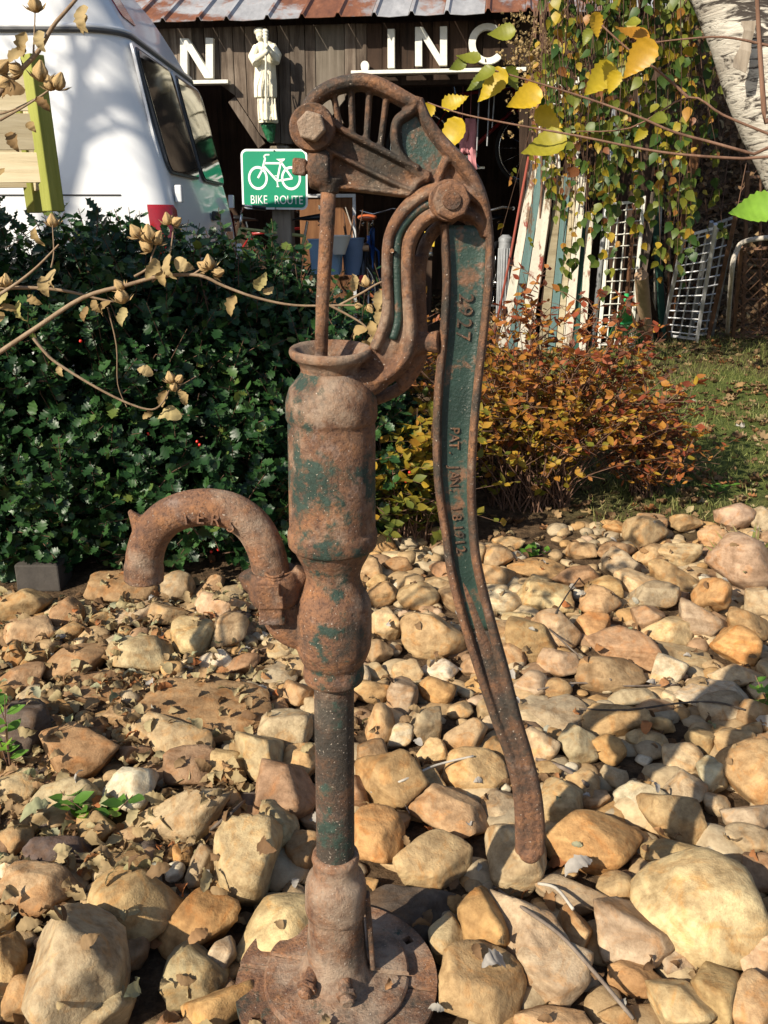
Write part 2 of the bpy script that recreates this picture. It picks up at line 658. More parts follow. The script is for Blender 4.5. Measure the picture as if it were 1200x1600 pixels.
def stone_mat():
    t = NT('stone')
    info = t.n('ShaderNodeObjectInfo')
    # every stone shifts the texture by its own random number
    add = t.n('ShaderNodeVectorMath', operation='ADD')
    sc = t.n('ShaderNodeVectorMath', operation='SCALE')
    comb = t.n('ShaderNodeCombineXYZ')
    t.link(info.outputs['Random'], comb.inputs[0]); t.link(info.outputs['Random'], comb.inputs[1])
    comb.inputs[2].default_value = 0.4
    t.link(comb.outputs[0], sc.inputs[0]); sc.inputs['Scale'].default_value = 37.0
    geo = t.n('ShaderNodeNewGeometry')
    t.link(geo.outputs['Position'], add.inputs[0]); t.link(sc.outputs[0], add.inputs[1])
    v = add.outputs[0]
    n1 = t.noise(9, 7, 0.6, v, dist=0.6)
    n2 = t.noise(38, 8, 0.66, v)
    n3 = t.noise(230, 5, 0.7, v)
    col = info.outputs['Color']
    c = t.mix(1.0, col, t.ramp(n1, [(0.28, (.50, .43, .36)), (0.46, (.92, .88, .84)), (0.72, (1.2, 1.19, 1.14))]), 'MULTIPLY')
    ochre = t.ramp(t.noise(14, 6, 0.6, v, dist=1.5), [(0.5, 0.0), (0.68, 0.75)])
    c = t.mix(ochre, c, t.mix(1.0, col, (1.0, .70, .42), 'MULTIPLY'))
    c = t.mix(0.75, c, t.ramp(n2, [(0.32, (.50, .45, .40)), (0.55, (1.0, 1.0, 1.0)), (0.75, (1.22, 1.2, 1.14))]), 'MULTIPLY')
    c = t.mix(t.ramp(t.noise(5.5, 8, 0.7, v, dist=1.0), [(0.57, 0.0), (0.66, 0.5)]), c, t.mix(1.0, col, (.55, .45, .38), 'MULTIPLY'))
    c = t.mix(t.ramp(n3, [(0.62, 0.0), (0.72, 0.45)]), c, (.10, .07, .045))
    band = t.ramp(t.noise(11, 2, 0.5, v, stretch=(.35, .35, 3.2), dist=0.7), [(0.42, (.74, .68, .62)), (0.55, (1.06, 1.05, 1.03))])
    c = t.mix(t.math('MULTIPLY', t.ramp(info.outputs['Random'], [(0.45, 0.0), (0.75, 1.0)]), 0.8), c, t.mix(1.0, c, band, 'MULTIPLY'))
    crack = t.ramp(t.noise(20, 3, 0.5, v, stretch=(1, 0.6, 1.6), dist=0.8), [(0.485, 0.0), (0.5, 1.0), (0.515, 0.0)])
    c = t.mix(t.math('MULTIPLY', crack, 0.16), c, (.12, .075, .04))
    nm = t.bump(n3, 0.45, 0.004)
    nm = t.bump(n2, 0.5, 0.010, nm)
    nm = t.bump(n1, 0.30, 0.02, nm)
    MAT['stone'] = t.surf(c, 0.78, nm, 0.0, 0.25)
stone_mat()

def soil_mat():
    t = NT('soil')
    geo = t.n('ShaderNodeNewGeometry')
    v = geo.outputs['Position']
    sx = t.n('ShaderNodeSeparateXYZ')
    t.link(v, sx.inputs[0])
    n1 = t.noise(1.3, 6, 0.6, v)
    n2 = t.noise(26, 8, 0.7, v)
    brown = t.ramp(n2, [(0.3, (.035, .024, .015)), (0.5, (.10, .065, .038)), (0.7, (.20, .13, .075))])
    green = t.ramp(n2, [(0.3, (.04, .05, .014)), (0.5, (.09, .115, .03)), (0.7, (.16, .17, .05))])
    # lawn lies on the far side of the stones, to the right of the shrub
    ly = t.ramp(t.math('MULTIPLY', sx.outputs['Y'], 0.1), [(0.36, 0.0), (0.42, 1.0), (0.70, 1.0), (0.76, 0.0)])
    lx = t.ramp(t.math('MULTIPLY', sx.outputs['X'], 0.1), [(0.06, 0.0), (0.12, 1.0)])
    patch = t.ramp(n1, [(0.36, 0.0), (0.52, 1.0)])
    m = t.math('MULTIPLY', t.math('MULTIPLY', ly, lx), patch)
    c = t.mix(m, brown, green)
    nm = t.bump(n2, 0.9, 0.04)
    MAT['soil'] = t.surf(c, 0.95, nm, 0.0, 0.1)
soil_mat()

def wood_mat(name, stops, scale=1.0, rough=0.85, axis='z'):
    t = NT(name)
    info = t.n('ShaderNodeObjectInfo')
    st = {'z': (14 * scale, 14 * scale, 0.9 * scale), 'x': (0.9 * scale, 14 * scale, 14 * scale)}[axis]
    comb = t.n('ShaderNodeCombineXYZ')
    for i in range(3):
        t.link(info.outputs['Random'], comb.inputs[i])
    sc = t.n('ShaderNodeVectorMath', operation='SCALE')
    t.link(comb.outputs[0], sc.inputs[0]); sc.inputs['Scale'].default_value = 23.0
    add = t.n('ShaderNodeVectorMath', operation='ADD')
    t.link(t.tc.outputs['Object'], add.inputs[0]); t.link(sc.outputs[0], add.inputs[1])
    v = add.outputs[0]
    g = t.noise(1.6, 9, 0.7, v, stretch=st, dist=0.3)
    b = t.noise(2.2, 5, 0.6, v)
    c = t.ramp(t.math('ADD', t.math('MULTIPLY', g, 0.6), t.math('MULTIPLY', b, 0.4)), stops)
    tone = t.ramp(info.outputs['Random'], [(0.0, 0.55), (1.0, 1.25)])
    c = t.mix(1.0, c, tone, 'MULTIPLY')
    nm = t.bump(g, 0.6, 0.008)
    MAT[name] = t.surf(c, rough, nm, 0.0, 0.2)
    return MAT[name]
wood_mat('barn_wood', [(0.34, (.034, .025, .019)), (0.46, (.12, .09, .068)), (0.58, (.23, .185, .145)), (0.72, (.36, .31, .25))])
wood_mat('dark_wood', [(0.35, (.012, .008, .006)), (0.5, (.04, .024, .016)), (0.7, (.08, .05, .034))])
wood_mat('brown_wood', [(0.35, (.06, .028, .013)), (0.5, (.13, .06, .028)), (0.7, (.22, .11, .05))])
wood_mat('grey_wood', [(0.35, (.12, .095, .07)), (0.5, (.24, .20, .155)), (0.7, (.36, .31, .25))])
wood_mat('pale_wood', [(0.32, (.22, .17, .10)), (0.5, (.44, .37, .24)), (0.7, (.60, .53, .38))], 1.0, 0.85, 'x')
wood_mat('olive_wood', [(0.32, (.12, .13, .025)), (0.5, (.22, .235, .05)), (0.7, (.33, .34, .09))])
wood_mat('bark', [(0.35, (.05, .038, .028)), (0.5, (.13, .10, .078)), (0.7, (.24, .20, .16))])
wood_mat('twig', [(0.35, (.13, .085, .05)), (0.5, (.26, .18, .115)), (0.7, (.38, .29, .20))])
wood_mat('red_twig', [(0.35, (.07, .038, .025)), (0.5, (.16, .09, .06)), (0.7, (.26, .16, .11))])

def birch_mat():
    t = NT('birch_bark')
    g = t.noise(3.0, 8, 0.65, stretch=(1.0, 1.0, 3.0))
    s = t.noise(7, 8, 0.7, stretch=(0.8, 0.8, 4.0), dist=1.0)
    c = t.ramp(g, [(0.35, (.34, .30, .25)), (0.6, (.60, .56, .48))])
    d = t.ramp(t.math('ADD', t.math('MULTIPLY', s, .55), t.math('MULTIPLY', t.noise(1.6, 5, .6), .45)), [(0.455, 1.0), (0.505, 0.0)])
    c = t.mix(d, c, (.05, .04, .033))
    MAT['birch_bark'] = t.surf(c, 0.7, t.bump(s, 0.6, 0.02), 0.0, 0.3)
birch_mat()

def roof_mat():
    t = NT('roof_metal')
    info = t.n('ShaderNodeObjectInfo')
    v = t.n('ShaderNodeNewGeometry').outputs['Position']
    n1 = t.noise(1.7, 8, 0.65, v, dist=0.5)
    n2 = t.noise(14, 7, 0.7, v, stretch=(1, 0.35, 0.35))
    zinc = t.ramp(n2, [(0.3, (.26, .26, .27)), (0.7, (.44, .44, .45))])
    rust = t.ramp(n2, [(0.3, (.10, .040, .022)), (0.6, (.24, .095, .045)), (0.8, (.36, .21, .14))])
    m = t.math('ADD', t.math('ADD', t.math('MULTIPLY', n1, 0.75), t.math('MULTIPLY', n2, 0.35)), t.math('MULTIPLY', info.outputs['Random'], 0.24))
    c = t.mix(t.ramp(m, [(0.60, 0.0), (0.70, 1.0)]), zinc, rust)
    MAT['roof_metal'] = t.surf(c, 0.55, t.bump(n2, 0.3, 0.01), 0.25, 0.4)
roof_mat()

def peeled_paint(name, col, wood=(.25, .19, .13), keep=0.55, red=False):
    t = NT(name)
    n = t.noise(9, 8, 0.7, stretch=(1, 1, 0.35))
    n2 = t.noise(40, 5, 0.6)
    m = t.ramp(n, [(keep, 0.0), (keep + 0.05, 1.0)])
    c = t.mix(0.35, col, t.ramp(n2, [(0.3, tuple(x * .7 for x in col)), (0.7, tuple(min(1, x * 1.15) for x in col))]))
    under = t.ramp(n2, [(0.3, tuple(x * .5 for x in wood)), (0.7, wood)])
    if red:
        under = t.mix(t.ramp(t.noise(4, 3), [(0.45, 0.0), (0.55, 1.0)]), under, (.23, .055, .04))
    MAT[name] = t.surf(t.mix(m, c, under), 0.75, t.bump(n, 0.3, 0.004), 0.0, 0.3)
peeled_paint('peeled_white', (.56, .52, .43), (.26, .18, .115), 0.515, True)
peeled_paint('peeled_teal', (.10, .17, .165), (.16, .12, .08), 0.55)
peeled_paint('peeled_red', (.25, .06, .04), (.18, .12, .08), 0.58)
peeled_paint('peeled_green', (.03, .085, .065), (.10, .08, .05), 0.60)
peeled_paint('sign_white', (.68, .67, .60), (.38, .33, .25), 0.62)

plain('van_white', (.70, .71, .725), 0.42, 0.02, 3, 0.0, 0.0, 0.5, coat=0.5)
plain('van_trim', (.06, .06, .062), 0.5, 0.2, 12)
plain('rubber', (.018, .018, .018), 0.7, 0.3, 12)
plain('black_plastic', (.02, .02, .021), 0.45, 0.2, 12)
plain('tail_red', (.26, .010, .013), 0.2, 0.15, 30, coat=0.6)
plain('reflector_red', (.55, .03, .04), 0.35, 0.1, 30)
plain('chrome', (.62, .62, .62), 0.22, 0.08, 20, 0.95)
plain('aluminium', (.60, .61, .63), 0.42, 0.12, 20, 0.35)
plain('galvanised', (.30, .31, .32), 0.5, 0.25, 14, 0.4)
plain('rusty_wire', (.16, .085, .05), 0.8, 0.4, 20)
plain('sign_green', (.004, .24, .125), 0.42, 0.08, 6, spec=0.4)
plain('sign_print', (.80, .83, .80), 0.5, 0.04, 10)
plain('statue_stone', (.70, .66, .52), 0.75, 0.16, 14, bump=0.3)
plain('corbel_green', (.015, .11, .045), 0.45, 0.5, 40, bump=0.5)
plain('bin_blue', (.20, .32, .46), 0.5, 0.08, 6)
plain('bucket_blue', (.13, .20, .33), 0.5, 0.1, 6)
plain('bowl_white', (.66, .64, .58), 0.5, 0.06, 6)
plain('saddle_orange', (.50, .13, .05), 0.3, 0.15, 9, coat=0.6)
plain('saddle_black', (.018, .018, .02), 0.35, 0.2, 9)
plain('bike_blue', (.03, .12, .42), 0.3, 0.1, 9, coat=0.4)
plain('bike_lime', (.42, .43, .17), 0.4, 0.1, 9)
plain('bike_red', (.30, .02, .02), 0.3, 0.1, 9, coat=0.4)
plain('bike_black', (.015, .015, .017), 0.3, 0.2, 9, coat=0.3)
plain('tan_leather', (.42, .25, .13), 0.6, 0.15, 14)
plain('plate_yellow', (.62, .42, .03), 0.5, 0.08, 10)
plain('plate_print', (.25, .03, .03), 0.5, 0.1, 10)
plain('pink_cloth', (.52, .22, .24), 0.9, 0.2, 12)
plain('rake_green', (.03, .33, .10), 0.45, 0.15, 12)
plain('log_tan', (.34, .22, .13), 0.85, 0.3, 9, bump=0.4)
plain('berry_red', (.55, .02, .012), 0.25, 0.15, 60, bump=0.0, coat=0.5)
plain('seed_pod', (.40, .27, .12), 0.8, 0.35, 60, bump=0.5)
plain('block_grey', (.055, .047, .04), 0.9, 0.3, 12, bump=0.5)
plain('concrete', (.30, .28, .25), 0.9, 0.2, 8, bump=0.4)
plain('pale_stick', (.42, .38, .32), 0.85, 0.25, 14, bump=0.3)

def glass_mat():
    t = NT('van_glass')
    MAT['van_glass'] = t.surf((.010, .011, .012), 0.06, None, 0.0, 0.35)
glass_mat()

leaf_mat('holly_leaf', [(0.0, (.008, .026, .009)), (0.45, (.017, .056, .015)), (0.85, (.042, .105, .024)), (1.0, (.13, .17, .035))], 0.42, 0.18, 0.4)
leaf_mat('shrub_leaf', [(0.0, (.055, .085, .018)), (0.18, (.13, .15, .022)), (0.36, (.38, .26, .025)), (0.55, (.42, .19, .03)), (0.75, (.36, .12, .04)), (0.9, (.30, .062, .028)), (1.0, (.11, .05, .028))], 0.55, 0.35, 0.3)
leaf_mat('birch_leaf', [(0.0, (.035, .085, .018)), (0.35, (.085, .14, .025)), (0.55, (.20, .22, .03)), (0.75, (.46, .34, .03)), (0.9, (.45, .22, .04)), (1.0, (.26, .10, .04))], 0.45, 0.4, 0.4)
leaf_mat('dead_leaf', [(0.0, (.10, .058, .03)), (0.25, (.19, .11, .055)), (0.5, (.33, .23, .12)), (0.68, (.42, .35, .19)), (0.82, (.36, .13, .045)), (0.92, (.30, .31, .16)), (1.0, (.40, .37, .33))], 0.75, 0.25, 0.2)
leaf_mat('dry_leaf', [(0.0, (.22, .13, .055)), (0.5, (.38, .27, .12)), (0.8, (.48, .37, .19)), (1.0, (.34, .33, .10))], 0.7, 0.3, 0.2)
leaf_mat('yellow_leaf', [(0.0, (.10, .15, .02)), (0.3, (.26, .27, .03)), (0.6, (.52, .40, .025)), (0.85, (.62, .42, .02)), (1.0, (.50, .22, .03))], 0.45, 0.4, 0.4)
leaf_mat('green_leaf', [(0.0, (.04, .11, .02)), (0.6, (.12, .26, .035)), (1.0, (.26, .48, .05))], 0.45, 0.4, 0.4)
leaf_mat('grass_blade', [(0.0, (.09, .115, .028)), (0.5, (.20, .225, .06)), (0.8, (.31, .30, .10)), (1.0, (.48, .40, .19))], 0.6, 0.3, 0.3)

# ------------------------------------------------------------------ ground
def build_ground():
    xs = np.unique(np.concatenate([np.linspace(-60, -8, 14), np.linspace(-8, 10, 73), np.linspace(10, 60, 14)]))
    ys = np.unique(np.concatenate([np.linspace(-40, -2, 10), np.linspace(-2, 13, 76), np.linspace(13, 90, 22)]))
    vs = [(x, y, terrain(x, y)) for y in ys for x in xs]
    nx = len(xs)
    fs = [(j * nx + i, j * nx + i + 1, (j + 1) * nx + i + 1, (j + 1) * nx + i) for j in range(len(ys) - 1) for i in range(nx - 1)]
    mb = MB().add(vs, fs)
    o = mb.build('ground', MAT['soil'], smooth=True, origin=Vector((0, 0, 0)))
    tag(o, 'brown leaf strewn earth with a patchy lawn', None, None, 'structure')
build_ground()
# ------------------------------------------------------------------ barn
YAW = math.radians(-7.0)
FU = Vector((math.cos(YAW), math.sin(YAW), 0))            # along the facade, to the right
FN = Vector((math.sin(YAW), -math.cos(YAW), 0))           # out of the facade, to the camera
FO = Vector((0, 7.75, 0))
def FB(px, py, off=0.0):
    d = ray(px, py)
    t = (FO + FN * off - CAM).dot(FN) / d.dot(FN)
    return CAM + d * t
def fu(p):
    return (Vector(p) - FO).dot(FU)
def FP(u, z, off=0.0):
    p = FO + FU * u + FN * off
    return Vector((p.x, p.y, z))

GZ = terrain(0, 7.75)
EAVE = FB(600, 42).z
barn = thing('old_barn', 'weathered plank barn with open front and rusty ribbed metal roof', 'barn', Vector((FO.x, FO.y, GZ)))

def plank(u0, u1, z0a, z0b, z1, off=0.0, mat='barn_wood', parent=None, th=0.03):
    poly = [FP(u0, z0a, off), FP(u1, z0b, off), FP(u1, z1, off), FP(u0, z1, off)]
    MB().prism(poly, -FN * th).build('plank', MAT[mat], parent or barn, bevel=0.003)

def wall_bottom(px):
    pts = [(300, 130), (355, 134), (363, 150), (408, 223), (470, 226), (532, 182), (545, 120), (560, 114), (825, 100), (832, 480), (1100, 480)]
    for (a, ya), (b, yb) in zip(pts[:-1], pts[1:]):
        if a <= px <= b:
            return ya + (yb - ya) * (px - a) / (b - a)
    return 130 if px < 300 else 480
edges = [200, 226, 250, 275, 300, 318, 341, 363, 382, 400, 417, 433, 452, 476, 492, 538, 556, 573, 597, 625, 648, 676, 702, 731, 755, 783, 812, 832, 856, 880, 907, 930, 958, 985, 1012, 1040]
for k, (a, b) in enumerate(zip(edges[:-1], edges[1:])):
    ga, gb = FB(a + 0.4, 60), FB(b - 0.4, 60)
    za = FB(a + .4, wall_bottom(a + .4)).z
    zb = FB(b - .4, wall_bottom(b - .4)).z
    if a >= 832:
        za = zb = GZ - 0.02
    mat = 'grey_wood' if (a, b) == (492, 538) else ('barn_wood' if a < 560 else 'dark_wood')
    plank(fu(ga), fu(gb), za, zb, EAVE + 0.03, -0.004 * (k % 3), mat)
# inner posts, side walls, back wall, floor of the dark interior
U0, U1 = -4.6, fu(FB(1040, 60))
DEP = 4.2
shell = MB()
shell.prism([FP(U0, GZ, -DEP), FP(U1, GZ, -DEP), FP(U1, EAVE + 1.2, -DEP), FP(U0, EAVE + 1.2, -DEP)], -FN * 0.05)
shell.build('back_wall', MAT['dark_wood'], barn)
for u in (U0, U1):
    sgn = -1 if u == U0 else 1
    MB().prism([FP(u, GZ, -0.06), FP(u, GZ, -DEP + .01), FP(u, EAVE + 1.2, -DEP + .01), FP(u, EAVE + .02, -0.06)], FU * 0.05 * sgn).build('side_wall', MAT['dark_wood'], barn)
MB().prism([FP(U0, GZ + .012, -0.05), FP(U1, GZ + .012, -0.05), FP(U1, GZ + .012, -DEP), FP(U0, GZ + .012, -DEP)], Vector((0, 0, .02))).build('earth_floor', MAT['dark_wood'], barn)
# post under the pointed boards
pa, pb = FB(421, 228, -0.02), FB(452, 228, -0.02)
MB().prism([FP(fu(pa), GZ, -.005), FP(fu(pb), GZ, -.005), FP(fu(pb) - .004, pa.z, -.005), FP(fu(pa) + .004, pa.z, -.005)], -FN * 0.15).build('post', MAT['grey_wood'], barn, bevel=0.012)
MB().prism([FP(fu(pa) + .055, EAVE, -.045), FP(fu(pb) - .045, EAVE, -.045), FP(fu(pb) - .045, pa.z - .02, -.045), FP(fu(pa) + .055, pa.z - .02, -.045)], -FN * 0.08).build('post', MAT['grey_wood'], barn, bevel=0.004)
# header beam over the wide opening
ha, hb = FB(545, 112), FB(835, 100)
MB().prism([FP(fu(ha), ha.z - .10, -.045), FP(fu(hb), ha.z - .10, -.045), FP(fu(hb), ha.z + .12, -.045), FP(fu(ha), ha.z + .12, -.045)], -FN * 0.12).build('beam', MAT['dark_wood'], barn)
# brace boards along the pointed corner
for (x0, y0), (x1, y1) in (((363, 156), (410, 228)), ((534, 186), (468, 229))):
    a, b = FB(x0, y0, -.05), FB(x1, y1, -.05)
    MB().bar(a, b, 0.07, 0.05, FN).build('brace', MAT['barn_wood'], barn)

# roof panels, each its own sheet with a standing rib
roofpx = [60, 110, 160, 205, 250, 305, 350, 413, 467, 523, 580, 638, 693, 757, 820, 880, 940, 1000, 1060]
PITCHR = math.radians(27)
def RP(u, s, lift=0.0, over=0.22):
    """point on the roof: u along the eave, s metres up the slope from the eave edge"""
    return FP(u, EAVE + 0.0 + s * math.sin(PITCHR) + lift, over - s * math.cos(PITCHR))
EAVE_OV = 0.22
for k, (a, b) in enumerate(zip(roofpx[:-1], roofpx[1:])):
    ua, ub = fu(FB(a, 45, EAVE_OV)), fu(FB(b, 45, EAVE_OV))
    mb = MB()
    j = random.uniform(-.012, .012)
    prof = [(0, .0), (.02, .028), (.045, .028), (.065, .0), (.5, -.006), (.935, .0)]
    prof = [(ua + (ub - ua) * x if x not in (.02, .045) else ua + x, h) for x, h in prof]
    prof = [(ua, 0), (ua + .012, .026), (ua + .034, .026), (ua + .05, .0), ((ua + ub) / 2, -.004 + j * .4), (ub - .003, 0)]
    n = len(prof)
    ss = [0 + j, .6, 1.4, 2.6, 4.6]
    vs, fs = [], []
    for s in ss:
        for u, h in prof:
            vs.append(RP(u, s, h + .035))
    for i in range(len(ss) - 1):
        for q in range(n - 1):
            fs.append((i * n + q, i * n + q + 1, (i + 1) * n + q + 1, (i + 1) * n + q))
    o = mb.add(vs, fs).build('roof_panel', MAT['roof_metal'], barn)
    sd = o.modifiers.new('sheet', 'SOLIDIFY'); sd.thickness = 0.003
# boards under the roof so that no light leaks in
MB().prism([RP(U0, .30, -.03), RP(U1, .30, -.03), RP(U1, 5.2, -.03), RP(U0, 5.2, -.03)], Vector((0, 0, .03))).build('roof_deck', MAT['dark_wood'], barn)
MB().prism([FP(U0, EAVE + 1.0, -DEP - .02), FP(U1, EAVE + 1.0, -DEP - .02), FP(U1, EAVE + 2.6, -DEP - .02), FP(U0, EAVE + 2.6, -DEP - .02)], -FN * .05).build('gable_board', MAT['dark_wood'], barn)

# letters with their shelves: each letter stands on its shelf as a thing
LTH = 0.05
def stroke(mb, p, q, w, off=0.06):
    a, b = FB(*p, off), FB(*q, off)
    t = (b - a).normalized()
    s = t.cross(FN).normalized() * (w / 2)
    mb.prism([a - s, a + s, b + s, b - s], -FN * LTH)
def letter_n(x0, x1, yt, yb, label, w=11):
    mb = MB()
    wm = w * mpp(FB(x0, yt))
    stroke(mb, (x0, yt), (x0, yb), wm)
    stroke(mb, (x1, yt - 1), (x1, yb - 1), wm)
    A = [FB(x0 - w * .45, yt, .064), FB(x0 + w * .62, yt, .064), FB(x1 + w * .45, yb - 1, .064), FB(x1 - w * .62, yb - 1, .064)]
    mb.prism(A, -FN * (LTH + .008))
    tag(mb.build('letter', MAT['sign_white'], bevel=0.002), label, 'letter', 'letters on the barn front')
letter_n(287, 327, 60, 123, 'white wooden letter N standing on the short shelf beside the van', 12)
mb = MB()
stroke(mb, (611, 45), (611, 106), 11 * mpp(FB(611, 60)))
tag(mb.build('letter', MAT['sign_white'], bevel=0.002), 'white wooden letter I standing alone on the long shelf', 'letter', 'letters on the barn front')
letter_n(654, 693, 42, 103, 'white wooden letter N standing between the I and the C', 11)
mb = MB()
outer, inner = [], []
for i in range(23):
    a = math.radians(42 + 276 * i / 22)
    outer.append(FB(762 + 30 * math.cos(a), 68 - 32 * math.sin(a), .06))
    inner.append(FB(762 + 19 * math.cos(a), 68 - 22 * math.sin(a), .06))
for i in range(22):
    mb.prism([outer[i], outer[i + 1], inner[i + 1], inner[i]], -FN * LTH)
tag(mb.build('letter', MAT['sign_white']), 'white wooden letter C on the long shelf, half hidden by leaves', 'letter', 'letters on the barn front')
mb = MB()
pts = []
for i in range(14):
    a = 2 * math.pi * i / 14
    pts.append(FB(570 + 6.5 * math.cos(a), 102 - (8 if math.sin(a) > 0 else 13) * math.sin(a) * .9, .07))
mb.prism(pts, -FN * 0.04)
tag(mb.build('comma', MAT['sign_white'], bevel=0.002), 'small white wooden comma at the end of the long shelf', 'letter', 'letters on the barn front')
for (xa, ya), (xb, yb), lab in (((302, 128), (361, 127), 'short white shelf board under the letter N beside the van'),
                                ((551, 113), (822, 104), 'long white shelf board under the letters I N C')):
    a, b = FB(xa, ya, .02), FB(xb, yb, .02)
    b.z = a.z
    m = MB().prism([a, b, b + Vector((0, 0, -.028)), a + Vector((0, 0, -.028))], FN * .09)
    tag(m.build('shelf', MAT['sign_white'], bevel=0.003), lab, 'shelf', 'letter shelves on the barn')

# ------------------------------------------------------------------ bike route sign on the post
def build_sign():
    c = FB(428.5, 280.5, 0.05)
    k = mpp(c)
    W, H = 107 * k, 88.5 * k
    yaw = math.radians(-3)
    ux = Vector((math.cos(yaw) * FU.x - math.sin(yaw) * FU.y, math.sin(yaw) * FU.x + math.cos(yaw) * FU.y, 0))
    roll = math.radians(-0.8)
    n = ux.cross(Vector((0, 0, 1))).normalized()
    uz = (Quaternion(n, roll) @ Vector((0, 0, 1))).normalized()
    ux = (Quaternion(n, roll) @ ux).normalized()
    def S(x, y, o=0.0):           # sign coordinates, -0.5..0.5 of width / height, y up
        return c + ux * (x * W) + uz * (y * H) + n * o
    root = thing('bike_route_sign', 'green and white BIKE ROUTE sign with bicycle symbol, fixed to the barn post', 'sign', S(0, -.5))
    def rr(w, h, r, o, seg=7):
        pts = []
        for cx, cy, a0 in ((w / 2 - r, h / 2 - r, 0), (-w / 2 + r, h / 2 - r, 90), (-w / 2 + r, -h / 2 + r, 180), (w / 2 - r, -h / 2 + r, 270)):
            for i in range(seg + 1):
                a = math.radians(a0 + 90 * i / seg)
                pts.append(c + ux * (cx + r * math.cos(a)) + uz * (cy + r * math.sin(a)) + n * o)
        return pts
    MB().prism(rr(W, H, .05, 0), -n * .004).build('border', MAT['sign_print'], root)
    MB().prism(rr(W - .034, H - .034, .038, .003), -n * .0026).build('panel', MAT['sign_green'], root)
    # bicycle symbol; coordinates read off a 1200 x 1029 enlargement of the sign
    def Z(x, y, o=.0048):
        return S((x - 590) / 930, (515 - y) / 745, o)
    mb = MB()
    def seg(p, q, w):
        a, b = Z(*p), Z(*q)
        t = (b - a).normalized(); s = t.cross(n) * (w / 930 * W / 2)
        mb.prism([a - s, a + s, b + s, b - s], -n * .0015)
    def circ(cx, cy, r, w, m=36):
        for i in range(m):
            a0, a1 = 2 * math.pi * i / m, 2 * math.pi * (i + 1) / m
            q = [Z(cx + rr_ * math.cos(a), cy + rr_ * 1.06 * math.sin(a)) for rr_, a in ((r - w / 2, a0), (r + w / 2, a0), (r + w / 2, a1), (r - w / 2, a1))]
            mb.prism(q, -n * .0015)
    circ(362, 498, 124, 30)
    circ(828, 498, 124, 30)
    for p, q, w in (((362, 498), (425, 400), 27), ((425, 400), (472, 255), 27), ((472, 262), (455, 230), 22), ((455, 232), (480, 212), 20), ((478, 212), (532, 212), 18),
                    ((450, 316), (690, 316), 26), ((442, 345), (630, 530), 28), ((690, 300), (632, 530), 27), ((690, 300), (845, 500), 27), ((632, 532), (850, 500), 24),
                    ((632, 530), (640, 600), 18), ((622, 602), (658, 602), 12), ((598, 470), (640, 470), 10), ((690, 310), (690, 275), 34)):
        seg(p, q, w)
    mb.prism([Z(622, 264), Z(752, 258), Z(735, 285), Z(700, 300), Z(660, 285)], -n * .0015)
    mb.build('bicycle_symbol', MAT['sign_print'], root)
    tx = MB()
    put_text(tx, 'BIKE', H * .205, .0012, Z(368, 772), ux, uz, .80)
    tx.build('lettering', MAT['sign_print'], root)
    tx = MB()
    put_text(tx, 'ROUTE', H * .205, .0012, Z(788, 772), ux, uz, .80)
    tx.build('lettering', MAT['sign_print'], root)
    for yy in (160, 872):
        MB().lathe([(Z(600, yy, .004), .008, n), (Z(600, yy, .010), .006, n)], 8).build('bolt', MAT['chrome'], root)
build_sign()

